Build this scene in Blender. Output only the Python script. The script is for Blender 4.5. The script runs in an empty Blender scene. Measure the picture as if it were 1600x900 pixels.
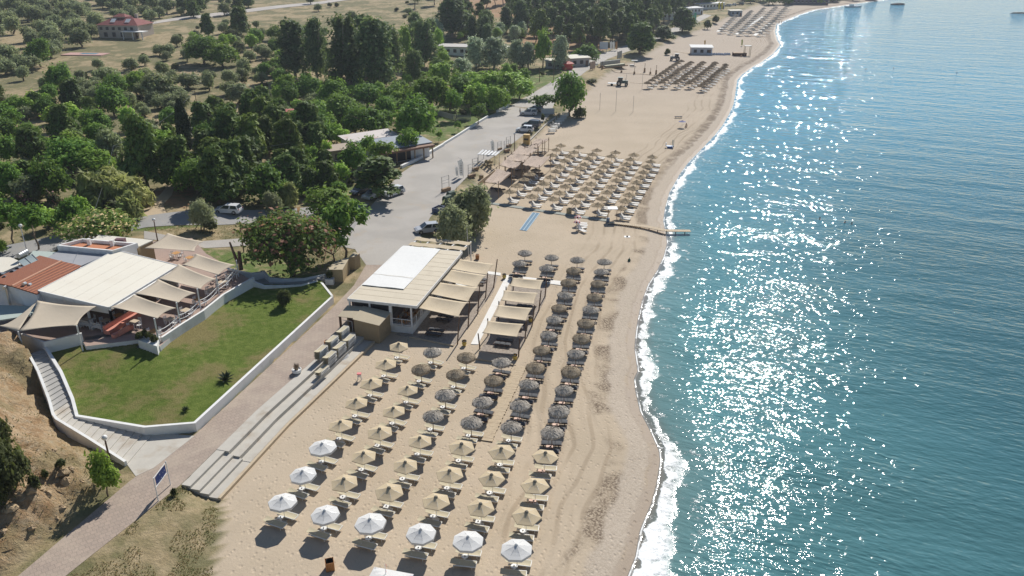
import bpy, math, random
import numpy as np
from mathutils import Vector, Matrix
R = math.radians
random.seed(7); RNG = np.random.default_rng(7)
SC = bpy.context.scene; COL = SC.collection
# ------------------------------------------------------------------ camera
F, PITCH, CAMH = 1258.0, R(23.8), 44.0
cam = bpy.data.cameras.new('camera'); camo = bpy.data.objects.new('camera', cam); COL.objects.link(camo)
camo.location = (0, 0, CAMH); camo.rotation_euler = (R(90)-PITCH, 0, 0)
cam.sensor_width = 36; cam.lens = 36*F/1600; cam.clip_end = 9000; cam.clip_start = .5
SC.camera = camo
# ------------------------------------------------------------------ sky, sun, exposure
SUN_EL, SUN_AZ = R(40), R(18)          # azimuth from +Y towards +X
w = bpy.data.worlds.new('World'); SC.world = w; w.use_nodes = True
sky = w.node_tree.nodes.new('ShaderNodeTexSky'); sky.sky_type = 'NISHITA'; sky.sun_disc = False
sky.sun_elevation = SUN_EL; sky.sun_rotation = SUN_AZ; sky.air_density = 1.0; sky.dust_density = .25; sky.ozone_density = 2.5
bg = w.node_tree.nodes['Background']; bg.inputs[1].default_value = .062
w.node_tree.links.new(sky.outputs[0], bg.inputs[0])
sl = bpy.data.lights.new('sun', 'SUN'); sl.energy = 4.3; sl.angle = R(.53); sl.color = (1, .955, .88)
so = bpy.data.objects.new('sun', sl); COL.objects.link(so)
sd = Vector((math.sin(SUN_AZ)*math.cos(SUN_EL), math.cos(SUN_AZ)*math.cos(SUN_EL), math.sin(SUN_EL)))
so.rotation_euler = sd.to_track_quat('Z', 'Y').to_euler(); so.location = (60, 120, 160)
SC.view_settings.view_transform = 'Standard'; SC.view_settings.look = 'None'
SC.view_settings.exposure = 0.3; SC.view_settings.gamma = 1
SC.cycles.max_bounces = 6; SC.cycles.transparent_max_bounces = 6
# ------------------------------------------------------------------ picture -> ground
CP, SP = math.cos(PITCH), math.sin(PITCH)
def G(px, py, z=0.0):
    xn, yn = (px-800)/F, (py-450)/F
    t = (CAMH-z)/(yn*CP+SP)
    return Vector((xn*t, t*(CP-yn*SP), z))
def mpp(p):                                     # metres per (1600-wide) picture pixel at a point
    return (p.y*CP+(CAMH-p.z)*SP)/F
def sstep(a, b, x):
    t = np.clip((x-a)/(b-a), 0, 1); return t*t*(3-2*t)
SEA = -.5; ZL = 1.0
shore_px = [(900,1100),(955,960),(980,900),(992,870),(1000,827),(1017,787),(1025,757),(1031,720),(1029,704),(1014,670),(1000,644),(993,614),
 (990,592),(996,580),(993,560),(991,545),(993,520),(997,495),(1003,470),(1012,445),(1027,422),(1037,400),(1042,380),(1040,365),(1036,345),
 (1039,325),(1046,300),(1062,272),(1077,252),(1097,232),(1115,213),(1128,197),(1139,179),(1146,163),(1149,145),(1152,125),(1160,116),(1179,103),
 (1189,98),(1208,84),(1219,70),(1214,62),(1211,50),(1213,38),(1229,31),(1246,24),(1270,16),(1310,10),(1343,5)]
sh = [(-12, 0), (-4, 25)] + [tuple(G(x, y, SEA).xy) for x, y in shore_px] + [(330, 680), (420, 1200), (300, 4000)]
SHX = np.array([p[0] for p in sh]); SHY = np.array([p[1] for p in sh])
land_px = [(-60,1040),(100,900),(285,757),(400,642),(480,572),(546,513),(606,440),(655,372),(690,318),(740,264),(800,224),(850,190),(905,141),
 (940,112),(985,92),(1040,62),(1085,45),(1110,36),(1150,16),(1185,4)]
lb = [(-42, 0)] + [tuple(G(x, y, ZL).xy) for x, y in land_px] + [(260, 700), (330, 1200), (200, 4000)]
LBX = np.array([p[0] for p in lb]); LBY = np.array([p[1] for p in lb])
def segdist(X, Y, PX, PY):
    d = np.full(np.shape(X), 1e9)
    for i in range(len(PX)-1):
        ax, ay, bx, by = PX[i], PY[i], PX[i+1], PY[i+1]
        l2 = (bx-ax)**2+(by-ay)**2+1e-9
        t = np.clip(((X-ax)*(bx-ax)+(Y-ay)*(by-ay))/l2, 0, 1)
        d = np.minimum(d, np.hypot(X-ax-t*(bx-ax), Y-ay-t*(by-ay)))
    return d
def shore_d(X, Y):                               # + inland
    return np.sign(np.interp(Y, SHY, SHX)-X+1e-9)*segdist(X, Y, SHX, SHY)
def land_d(X, Y):                                # + towards the beach
    return np.sign(X-np.interp(Y, LBY, LBX)+1e-9)*segdist(X, Y, LBX, LBY)
def inpoly(X, Y, poly):
    X, Y = np.asarray(X, float), np.asarray(Y, float); r = np.zeros(X.shape, bool); n = len(poly)
    for i in range(n):
        x1, y1 = poly[i][0], poly[i][1]; x2, y2 = poly[(i+1) % n][0], poly[(i+1) % n][1]
        c = ((y1 > Y) != (y2 > Y)) & (X < (x2-x1)*(Y-y1)/(y2-y1+1e-12)+x1)
        r ^= c
    return r
def vnoise(X, Y, s, seed=0):
    X = np.asarray(X, float)/s+seed*17.3; Y = np.asarray(Y, float)/s+seed*9.1
    xi, yi = np.floor(X), np.floor(Y); fx, fy = X-xi, Y-yi
    fx, fy = fx*fx*(3-2*fx), fy*fy*(3-2*fy)
    hsh = lambda a, b: np.modf(np.abs(np.sin(a*127.1+b*311.7+seed*3.3)*43758.5453))[0]
    return (hsh(xi, yi)*(1-fx)+hsh(xi+1, yi)*fx)*(1-fy)+(hsh(xi, yi+1)*(1-fx)+hsh(xi+1, yi+1)*fx)*fy
# lawn and restaurant plot: ground under them is kept low, their own sheets lie above
PLOT = [G(519,463,1.9), G(304,662,1.9), G(226,668,1.9), G(120,652,2.2), G(112,624,2.4), G(93,582,3), G(67,541,3.4), G(0,520,3.4), G(-60,470,3.4), G(20,405,3.4),
        G(90,392,3.4), G(230,378,3.4), G(300,372,3.4), G(372,425,3.2), G(430,440,2.4), G(500,438,2)]
BLUFF = [G(-260,1000,1), G(18,900,1), G(195,757,1), G(165,690,1.6), G(118,672,2), G(75,595,2.6), G(38,548,3.2), G(-40,520,3.4), G(-300,560,3.4)]
def hgt(X, Y):
    X, Y = np.asarray(X, float), np.asarray(Y, float)
    ld, dd = land_d(X, Y), shore_d(X, Y)
    beach = np.where(dd > 0, -.5*np.clip(1-dd/7, 0, 1)**1.3, -.5+.12*dd)
    k = 1-sstep(0, 3.2, ld)
    inland = np.maximum(-ld, 0)
    z = ZL + 2.2*sstep(-36, -56, X)*sstep(72, 90, Y)*(1-sstep(170, 260, Y))
    z = z + .035*np.maximum(Y-190, 0)*sstep(15, 110, inland) + .5*(vnoise(X, Y, 23, 1)-.5)*sstep(14, 40, inland)
    bl = inpoly(X, Y, BLUFF)
    if np.any(bl):
        bd = segdist(X, Y, np.array([p[0] for p in BLUFF[:6]]), np.array([p[1] for p in BLUFF[:6]]))
        rk = .9*np.abs(vnoise(X, Y, 3.1, 4)-.5)+.7*np.abs(vnoise(X, Y, 1.3, 5)-.5)
        zb = ZL-.1+3.3*sstep(.4, 9, bd)+rk*sstep(.5, 2, bd)*(1-.55*sstep(8, 14, bd))*1.1
        z = np.where(bl, zb, z)
    pl = inpoly(X, Y, PLOT)
    z = np.where(pl, .6, z)
    return z*k+np.clip(beach, -20, 1)*(1-k)
def T(px, py, n=7):
    z = 1.0
    for _ in range(n):
        p = G(px, py, z); z = float(hgt(p.x, p.y))
    return Vector((p.x, p.y, z))
# ------------------------------------------------------------------ mesh builder
class MB:
    def __init__(s): s.v = []; s.f = []; s.m = []
    def add(s, vs, fs, m=0):
        o = len(s.v); s.v += [tuple(v) for v in vs]; s.f += [tuple(i+o for i in f) for f in fs]; s.m += [m]*len(fs); return s
    def box(s, x, y, z, sx, sy, sz, rz=0, m=0, M=None, top=1.0):      # centre x,y; bottom z
        c, sn = math.cos(rz), math.sin(rz); vs = []
        for k, t in ((0, 1), (1, top)):
            for a, b in ((-.5,-.5), (.5,-.5), (.5,.5), (-.5,.5)):
                u, v = a*sx*t, b*sy*t; q = Vector((x+u*c-v*sn, y+u*sn+v*c, z+k*sz)); vs.append(M @ q if M else q)
        return s.add(vs, [(3,2,1,0), (4,5,6,7), (0,1,5,4), (1,2,6,5), (2,3,7,6), (3,0,4,7)], m)
    def tube(s, p0, p1, r0, r1=None, n=6, m=0, cap=True):
        p0, p1 = Vector(p0), Vector(p1); r1 = r0 if r1 is None else r1
        d = (p1-p0).normalized(); a = d.orthogonal().normalized(); b = d.cross(a); vs = []
        for p, r in ((p0, r0), (p1, r1)):
            for i in range(n):
                t = 2*math.pi*i/n; vs.append(p+(a*math.cos(t)+b*math.sin(t))*r)
        fs = [(i, (i+1) % n, n+(i+1) % n, n+i) for i in range(n)]
        if cap: fs += [tuple(range(n-1, -1, -1)), tuple(range(n, 2*n))]
        return s.add(vs, fs, m)
    def path(s, pts, r, n=6, m=0):
        for a, b in zip(pts[:-1], pts[1:]): s.tube(a, b, r, n=n, m=m)
        return s
    def bar(s, p0, p1, w, h, m=0):                                   # rectangular bar between points (w across, h up)
        p0, p1 = Vector(p0), Vector(p1); d = (p1-p0).normalized()
        u = d.cross(Vector((0,0,1))); u = Vector((1,0,0)) if u.length < 1e-4 else u.normalized(); v = u.cross(d).normalized(); vs = []
        for p in (p0, p1):
            for a, b in ((-1,-1), (1,-1), (1,1), (-1,1)): vs.append(p+u*a*w/2+v*b*h/2)
        return s.add(vs, [(0,1,2,3), (7,6,5,4), (0,4,5,1), (1,5,6,2), (2,6,7,3), (3,7,4,0)], m)
    def prism(s, poly, z0, z1, m=0, mt=None):
        n = len(poly); zz0 = z0 if hasattr(z0, '__len__') else [z0]*n; zz1 = z1 if hasattr(z1, '__len__') else [z1]*n
        area = sum(poly[i][0]*poly[(i+1) % n][1]-poly[(i+1) % n][0]*poly[i][1] for i in range(n))
        idx = list(range(n)) if area > 0 else list(range(n-1, -1, -1))
        P = [poly[i] for i in idx]; zz0 = [zz0[i] for i in idx]; zz1 = [zz1[i] for i in idx]
        vs = [(p[0], p[1], z) for p, z in zip(P, zz0)]+[(p[0], p[1], z) for p, z in zip(P, zz1)]
        s.add(vs, [(i, (i+1) % n, n+(i+1) % n, n+i) for i in range(n)]+[tuple(range(n-1, -1, -1))], m)
        s.add(vs[n:], [tuple(range(n))], m if mt is None else mt); return s
    def lathe(s, prof, n=12, c=(0,0,0), m=0, ph=0):
        vs = []; k = len(prof)
        for r, z in prof:
            for i in range(n):
                t = 2*math.pi*i/n+ph; vs.append((c[0]+r*math.cos(t), c[1]+r*math.sin(t), c[2]+z))
        return s.add(vs, [(j*n+i, j*n+(i+1) % n, (j+1)*n+(i+1) % n, (j+1)*n+i) for j in range(k-1) for i in range(n)], m)
    def wall(s, pts, th, z0, z1, m=0):                               # thick wall along a polyline, z lists allowed
        n = len(pts); z0 = z0 if hasattr(z0, '__len__') else [z0]*n; z1 = z1 if hasattr(z1, '__len__') else [z1]*n
        L, Rr = [], []
        for i in range(n):
            a = Vector(pts[max(i-1, 0)][:2]); b = Vector(pts[min(i+1, n-1)][:2]); p = Vector(pts[i][:2])
            d1 = (p-a).normalized() if i else (b-p).normalized(); d2 = (b-p).normalized() if i < n-1 else d1
            d = (d1+d2).normalized(); nn = Vector((-d.y, d.x)); k = th/2/max(.4, nn.dot(Vector((-d1.y, d1.x))))
            L.append(p+nn*k); Rr.append(p-nn*k)
        vs = []
        for i in range(n): vs += [(L[i].x, L[i].y, z0[i]), (Rr[i].x, Rr[i].y, z0[i]), (Rr[i].x, Rr[i].y, z1[i]), (L[i].x, L[i].y, z1[i])]
        fs = [(0,1,2,3), (4*n-1, 4*n-2, 4*n-3, 4*n-4)]
        for i in range(n-1):
            o = 4*i; fs += [(o+1, o, o+4, o+5), (o+2, o+1, o+5, o+6), (o+3, o+2, o+6, o+7), (o, o+3, o+7, o+4)]
        return s.add(vs, fs, m)
    def sheet(s, fn, nu, nv, th=.03, m=0, closed=True):              # thick sheet fn(u,v)->Vector
        g = [[Vector(fn(i/nu, j/nv)) for j in range(nv+1)] for i in range(nu+1)]
        vs = [p for r in g for p in r]; N = len(vs); q = nv+1
        vs = vs+[p-Vector((0,0,th)) for p in vs]
        fs = []
        for i in range(nu):
            for j in range(nv):
                a, b, c, d = i*q+j, (i+1)*q+j, (i+1)*q+j+1, i*q+j+1
                fs += [(a, b, c, d), (N+d, N+c, N+b, N+a)]
        edge = [(i*q, (i+1)*q) for i in range(nu)]+[((i+1)*q+nv, i*q+nv) for i in range(nu)]+[(j+1, j) for j in range(nv)]+[(nu*q+j, nu*q+j+1) for j in range(nv)]
        fs += [(b, a, N+a, N+b) for a, b in edge]
        return s.add(vs, fs, m)
    def mesh(s, name, mats, off=(0,0,0), smooth=False):
        me = bpy.data.meshes.new(name); o = Vector(off)
        me.from_pydata([(v[0]-o.x, v[1]-o.y, v[2]-o.z) for v in s.v], [], s.f)
        for mt in (mats if isinstance(mats, (list, tuple)) else [mats]): me.materials.append(mt)
        me.polygons.foreach_set('material_index', s.m)
        if smooth: me.polygons.foreach_set('use_smooth', [True]*len(s.f))
        me.update(); return me
    def build(s, name, mats, parent=None, world=False, smooth=False, label=None):
        off = parent.location if (world and parent) else (0,0,0)
        o = bpy.data.objects.new(name, s.mesh(name, mats, off, smooth)); COL.objects.link(o)
        if parent: o.parent = parent
        if label: o['label'] = label
        return o
    def solo(s, name, mats, loc, label, cat, group=None, smooth=False, kind=None):   # world coords -> own top-level object
        o = bpy.data.objects.new(name, s.mesh(name, mats, loc, smooth)); COL.objects.link(o); o.location = loc
        return tag(o, label, cat, group, kind)
def tag(o, label=None, cat=None, group=None, kind=None):
    for k, v in (('label', label), ('category', cat), ('group', group), ('kind', kind)):
        if v: o[k] = v
    return o
def thing(name, label, cat, loc=(0,0,0), rz=0, group=None):
    o = bpy.data.objects.new(name, None); COL.objects.link(o); o.location = loc; o.rotation_euler = (0,0,rz)
    o.empty_display_size = .2
    return tag(o, label, cat, group)
KIDS = {}
def kids(o):
    return [c for c in o.children]
def dup(root, loc, rz=0, label=None, group=None, scale=None):
    r = root.copy(); COL.objects.link(r); r.location = loc; r.rotation_euler = (0,0,rz)
    if scale: r.scale = scale
    if label: r['label'] = label
    if group: r['group'] = group
    for ch in KIDS.get(root.name) or KIDS.setdefault(root.name, [(c, list(c.children)) for c in root.children]):
        c = ch[0].copy(); COL.objects.link(c); c.parent = r
        for g in ch[1]:
            d = g.copy(); COL.objects.link(d); d.parent = c
    return r
class Stock:                                    # first use moves the model itself, later uses copy it
    def __init__(s, root): s.root = root; s.used = False
    def put(s, loc, rz, label, group=None, scale=None):
        if not s.used:
            s.used = True; KIDS.setdefault(s.root.name, [(c, list(c.children)) for c in s.root.children])
            o = s.root; o.location = loc; o.rotation_euler = (0,0,rz); o['label'] = label
            if group: o['group'] = group
            if scale: o.scale = scale
            return o
        o = dup(s.root, loc, rz, label, group, scale or (1,1,1)); return o
ORD = ['', 'first', 'second', 'third', 'fourth', 'fifth', 'sixth', 'seventh', 'eighth', 'ninth', 'tenth', 'eleventh', 'twelfth', 'thirteenth', 'fourteenth',
       'fifteenth', 'sixteenth', 'seventeenth', 'eighteenth', 'nineteenth', 'twentieth', 'twenty first', 'twenty second', 'twenty third', 'twenty fourth']
# ------------------------------------------------------------------ materials
class NT:
    def __init__(s, name):
        s.mat = bpy.data.materials.new(name); s.mat.use_nodes = True; s.t = s.mat.node_tree; s.b = s.t.nodes['Principled BSDF']; s.L = s.t.links.new
    def n(s, kind, ins=None, **kw):
        nd = s.t.nodes.new('ShaderNode'+kind)
        for k, v in kw.items(): setattr(nd, k, v)
        for k, v in (ins or {}).items():
            if v is None: continue
            sock = nd.inputs[k]
            if isinstance(v, bpy.types.NodeSocket): s.L(v, sock)
            else: sock.default_value = v
        return nd
    def pos(s, scale=(1,1,1), rz=0, obj=False):
        src = s.n('TexCoord').outputs['Object'] if obj else s.n('NewGeometry').outputs['Position']
        return s.n('Mapping', {'Vector': src, 'Scale': scale, 'Rotation': (0,0,rz)}).outputs[0]
    def noise(s, scale, detail=3, vec=None, rough=.55, out=0, dist=0):
        return s.n('TexNoise', {'Vector': vec if vec is not None else s.pos(), 'Scale': scale, 'Detail': detail, 'Roughness': rough, 'Distortion': dist}).outputs[out]
    def voro(s, scale, vec=None, out='Distance', feature='F1'):
        return s.n('TexVoronoi', {'Vector': vec if vec is not None else s.pos(), 'Scale': scale}, feature=feature).outputs[out]
    def attr(s, name, out=2):
        return s.n('Attribute', attribute_name=name).outputs[out]
    def math(s, op, a, b=0.0, c=0.0, clamp=False):
        return s.n('Math', {0: a, 1: b, 2: c}, operation=op, use_clamp=clamp).outputs[0]
    def rng(s, x, a, b, c=0.0, d=1.0, smooth=True):
        return s.n('MapRange', {'Value': x, 'From Min': a, 'From Max': b, 'To Min': c, 'To Max': d}, interpolation_type='SMOOTHSTEP' if smooth else 'LINEAR').outputs[0]
    def mix(s, f, a, b, mode='MIX'):
        def c(v): return v if isinstance(v, bpy.types.NodeSocket) else (*v[:3], 1)
        return s.n('MixRGB', {'Fac': f, 'Color1': c(a), 'Color2': c(b)}, blend_type=mode).outputs[0]
    def bump(s, h, dist, strength=1.0, normal=None):
        return s.n('Bump', {'Height': h, 'Distance': dist, 'Strength': strength, 'Normal': normal}).outputs[0]
    def out(s, col=None, rough=None, normal=None, **kw):
        for k, v in (('Base Color', col), ('Roughness', rough), ('Normal', normal)):
            if v is None: continue
            if isinstance(v, bpy.types.NodeSocket): s.L(v, s.b.inputs[k])
            else: s.b.inputs[k].default_value = (*v[:3], 1) if k == 'Base Color' else v
        for k, v in kw.items():
            sk = s.b.inputs[k.replace('_', ' ')]
            if isinstance(v, bpy.types.NodeSocket): s.L(v, sk)
            else: sk.default_value = v
        return s.mat
def plain(name, col, rough=.7, var=.12, scale=3.0, dirt=None, bumpd=0, **kw):
    t = NT(name); n = t.noise(scale, 4)
    lo = [max(0, c*(1-var)) for c in col]; hi = [min(1, c*(1+var)) for c in col]
    c = t.mix(n, lo, hi)
    if dirt: c = t.mix(t.rng(t.noise(scale*.45, 5), .5, .75, 0, .6), c, dirt)
    nrm = t.bump(t.noise(scale*4, 4), bumpd) if bumpd else None
    return t.out(c, rough, nrm, **kw)
# ================================================================== GROUND, SEA, ROADS
BANK = [G(60,960,1), G(100,900,1), G(285,757,1), G(318,752,.6), G(352,775,.2), G(338,830,.1), G(330,900,.1), G(300,980,.1)]
def bank_w(Y):
    return np.where(Y < 56, .8+6.2*(1-sstep(52, 57, Y)), np.where(Y < 86, .8, .8+2.4*sstep(86, 104, Y)))
def hgt(X, Y):                                   # final ground height (sharper edge behind the concrete steps)
    X, Y = np.asarray(X, float), np.asarray(Y, float)
    ld, dd = land_d(X, Y), shore_d(X, Y)
    beach = np.where(dd > 0, -.5*np.clip(1-dd/7, 0, 1)**1.3, -.5+.12*dd)
    k = 1-sstep(0, bank_w(Y), ld)
    inland = np.maximum(-ld, 0)
    z = ZL + 2.2*sstep(-36, -56, X)*sstep(72, 90, Y)*(1-sstep(170, 260, Y))
    z = z + .035*np.clip(Y-190, 0, 330)*sstep(15, 110, inland)*(1-sstep(120, 240, X)) + .5*(vnoise(X, Y, 23, 1)-.5)*sstep(14, 40, inland)
    bl = inpoly(X, Y, BLUFF)
    if np.any(bl):
        bd = segdist(X, Y, np.array([p[0] for p in BLUFF[:6]]), np.array([p[1] for p in BLUFF[:6]]))
        rk = 2.0*np.abs(vnoise(X, Y, 3.1, 4)-.5)+1.5*np.abs(vnoise(X, Y, 1.3, 5)-.5)+.6*vnoise(X, Y, .7, 6)
        zb = ZL-.1+3.1*sstep(.6, 7.5, bd)+rk*sstep(.5, 2.2, bd)*(1-.65*sstep(7, 13, bd))
        z = np.where(bl, zb, z)
    z = np.where(inpoly(X, Y, PLOT), .6, z)
    return z*k+np.clip(beach, -20, 1)*(1-k)
def grid_obj(name, X, Y, Z, mat, attrs, kind='structure'):
    ny, nx = X.shape
    co = np.stack([X, Y, Z], -1).reshape(-1, 3)
    i = np.arange(ny*nx).reshape(ny, nx)
    q = np.stack([i[:-1, :-1], i[:-1, 1:], i[1:, 1:], i[1:, :-1]], -1).reshape(-1, 4)
    me = bpy.data.meshes.new(name); me.vertices.add(len(co)); me.vertices.foreach_set('co', co.ravel())
    me.loops.add(q.size); me.loops.foreach_set('vertex_index', q.ravel().astype(np.int32))
    me.polygons.add(len(q)); me.polygons.foreach_set('loop_start', np.arange(0, q.size, 4, dtype=np.int32))
    me.polygons.foreach_set('use_smooth', np.ones(len(q), bool)); me.update(calc_edges=True)
    for k, v in attrs.items():
        a = me.attributes.new(k, 'FLOAT', 'POINT'); a.data.foreach_set('value', np.ascontiguousarray(v, dtype=np.float32).ravel())
    me.materials.append(mat); o = bpy.data.objects.new(name, me); COL.objects.link(o); o['kind'] = kind; return o
rows = [22.0]
while rows[-1] < 5000: rows.append(rows[-1]+max(.5, .0085*rows[-1] if rows[-1] < 800 else .05*rows[-1]))
rows = np.array(rows)
# ---- ground material
def ground_mat():
    t = NT('ground_soil_and_sand'); P = t.pos(); d = t.attr('d'); land = t.attr('land'); bl = t.attr('bluff'); gr = t.attr('green'); rd = t.attr('soil')
    y = t.n('SeparateXYZ', {0: t.n('NewGeometry').outputs['Position']}).outputs[1]
    n1, n2, n3, n4 = t.noise(.09, 4), t.noise(.8, 4), t.noise(5, 5, rough=.7), t.noise(.02, 3)
    # sand
    sand = t.mix(t.rng(n1, .35, .65), (.50,.41,.305), (.44,.36,.262)); sand = t.mix(t.math('MULTIPLY', n2, .25), sand, (.56,.465,.355))
    sand = t.mix(t.rng(y, 130, 330, 0, .75), sand, (.41,.345,.285))
    sand = t.mix(t.rng(n3, .52, .72, 0, .22), sand, (.27,.20,.14))
    dw = t.math('ADD', d, t.math('MULTIPLY_ADD', t.noise(.22, 3), 2.0, -1.0))
    band = lambda x, a, b, c, e: t.math('MULTIPLY', t.rng(x, a, b), t.rng(x, c, e, 1, 0))
    peb = band(dw, .5, 1.0, 2.6, 3.6); vc = t.voro(9, out='Color')
    pebc = t.mix(t.n('SeparateXYZ', {0: vc}).outputs[0], (.36,.305,.25), (.53,.465,.395))
    sand = t.mix(t.math('MULTIPLY', peb, .6), sand, pebc)
    deb = t.math('MULTIPLY', band(dw, 2.5, 3.2, 4.2, 5.2), t.rng(t.noise(.16, 3, dist=.5), .42, .6))
    deb = t.math('MULTIPLY', deb, t.rng(t.noise(4.5, 4, rough=.8), .42, .55, .1, 1))
    far = t.math('MULTIPLY', t.rng(y, 120, 200), band(dw, 2.2, 2.9, 3.6, 5.4)); far = t.math('MULTIPLY', far, t.rng(t.noise(.7, 4), .3, .6))
    deb = t.math('MAXIMUM', deb, t.math('MULTIPLY', far, .8))
    sand = t.mix(t.math('MULTIPLY', deb, .9), sand, (.10,.068,.045))
    wet = t.rng(t.math('ADD', d, t.math('MULTIPLY_ADD', t.noise(.35, 2), 1.2, -.6)), .5, 1.2, 1, 0)
    sand = t.mix(t.math('MULTIPLY', wet, .8), sand, (.27,.205,.15))
    lin = t.math('SINE', t.math('MULTIPLY', t.math('ADD', d, t.math('MULTIPLY', t.noise(.04, 2), 7.0)), 3.4)); lm = t.math('MULTIPLY', band(d, 3.6, 4.6, 10.5, 13), t.rng(t.noise(.09, 3), .36, .55))
    sand = t.mix(t.math('MULTIPLY', t.math('MULTIPLY', t.rng(lin, .55, .98), lm), .42), sand, (.27,.205,.14))
    # land
    dry = t.mix(t.rng(n2, .3, .7), (.42,.33,.20), (.30,.235,.13)); dry = t.mix(t.rng(n1, .5, .7, 0, .7), dry, (.46,.37,.25))
    g1 = t.mix(n3, (.06,.075,.025), (.15,.155,.06))
    dry = t.mix(t.math('MULTIPLY', t.rng(t.math('ADD', n1, t.math('MULTIPLY', t.noise(.5, 5), .45)), .62, .80), .75), dry, g1)
    dry = t.mix(t.math('MULTIPLY', rd, t.rng(n2, .25, .6)), dry, (.36,.205,.115))
    dry = t.mix(t.math('MULTIPLY', gr, t.rng(t.noise(.6, 4), .28, .55)), dry, t.mix(n3, (.075,.125,.022), (.14,.19,.05)))
    dry = t.mix(t.rng(n3, .5, .75, 0, .45), dry, (.17,.135,.075))
    rock = t.mix(t.rng(t.noise(.7, 5, rough=.7), .35, .65), (.58,.43,.27), (.44,.275,.145)); rock = t.mix(t.rng(t.noise(2.2, 5, rough=.75), .5, .7, 0, .8), rock, (.52,.46,.34))
    rock = t.mix(t.rng(t.noise(.3, 3), .5, .62, 0, .75), rock, (.33,.26,.14))
    c = t.mix(land, sand, dry); c = t.mix(bl, c, rock)
    # relief: footprints, tracks, tufts
    foot = t.math('MULTIPLY_ADD', t.rng(t.voro(2.1, t.n('Mapping', {'Vector': P, 'Scale': (1.0, .7, 1)}).outputs[0], feature='F1'), .04, .36), .045, t.math('MULTIPLY', t.noise(3.4, 4, rough=.65), .04))
    trk = t.math('MULTIPLY', t.math('SINE', t.math('MULTIPLY', t.math('ADD', d, t.math('MULTIPLY', t.noise(.035, 2), 9.0)), 5.2)), t.math('MULTIPLY', band(d, 4.0, 5.0, 11, 14), .055))
    trk = t.math('MULTIPLY', trk, t.rng(t.noise(.06, 2), .35, .55))
    tv = t.n('SeparateXYZ', {0: t.n('Mapping', {'Vector': P, 'Rotation': (0,0,R(-70))}).outputs[0]}).outputs[1]; tr2 = t.math('MULTIPLY', t.math('SINE', t.math('MULTIPLY', t.math('ADD', tv, t.math('MULTIPLY', t.noise(.05, 2), 5.0)), 4.6)), t.math('MULTIPLY', t.rng(t.noise(.07, 2), .52, .62), .03))
    hs = t.math('ADD', t.math('ADD', foot, trk), tr2)
    tuft = t.math('MULTIPLY', t.noise(3.3, 5, rough=.7), .16)
    hm = t.math('ADD', t.math('MULTIPLY', hs, t.math('SUBTRACT', 1, land)), t.math('MULTIPLY', tuft, land))
    hm = t.math('ADD', hm, t.math('MULTIPLY', t.math('MULTIPLY', bl, t.noise(1.6, 6, rough=.75)), .9))
    return t.out(c, t.rng(wet, 0, 1, .95, .62), t.bump(hm, 1.0, .9), Specular_IOR_Level=.25)
M_GROUND = ground_mat()
sL = [-2600, -1900, -1400, -1050, -800, -620, -500, -420, -360, -320, -290]
while sL[-1] < -14: sL.append(sL[-1]+(1.6 if sL[-1] < -170 else 1.0 if sL[-1] < -95 else .75))
while sL[-1] < 14: sL.append(sL[-1]+.5)
sL += [18, 24, 36, 60, 110]
sL = np.array(sL)
YY, SS = np.meshgrid(rows, sL, indexing='ij'); XX = np.interp(YY, SHY, SHX)+SS
ZZ = hgt(XX, YY)
px_poly = lambda pts, z=1.0: [T(*p) for p in pts]
ldn = land_d(XX, YY)
land = 1-sstep(-1, 1.2, ldn-np.clip(bank_w(YY)*.5, 0, 4)+1.6*(vnoise(XX, YY, 1.7, 8)-.5))
bank = inpoly(XX+1.6*(vnoise(XX, YY, 2.3, 2)-.5), YY+1.6*(vnoise(XX, YY, 1.9, 3)-.5), BANK)
land = np.maximum(land, bank*.95)
blf = inpoly(XX, YY, BLUFF)
bdd = segdist(XX, YY, np.array([p[0] for p in BLUFF[:6]]), np.array([p[1] for p in BLUFF[:6]]))
blf = blf*sstep(.6, 2.0, bdd)*np.clip(1.3*vnoise(XX, YY, 5, 3)+.25, 0, 1)
green = np.zeros_like(XX)
for pg in ([(690,222),(795,164),(770,140),(690,160),(640,205)], [(795,164),(880,118),(860,100),(780,130)], [(300,402),(430,398),(500,420),(500,440),(385,432)],
           [(180,356),(330,346),(340,354),(220,362)], [(560,300),(470,300),(470,270),(540,265)]):
    green = np.maximum(green, inpoly(XX, YY, px_poly(pg)))
soil = np.zeros_like(XX)
for pg in ([(235,300),(300,285),(300,325),(235,325)], [(420,275),(470,275),(470,320),(410,310)], [(820,40),(900,40),(960,75),(880,90),(810,80)], [(690,0),(840,0),(840,30),(690,34)]):
    soil = np.maximum(soil, inpoly(XX, YY, px_poly(pg)))
DD = shore_d(XX, YY)
grid_obj('ground', XX, YY, ZZ, M_GROUND, dict(d=DD, land=land, bluff=blf, green=green, soil=soil))
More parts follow.
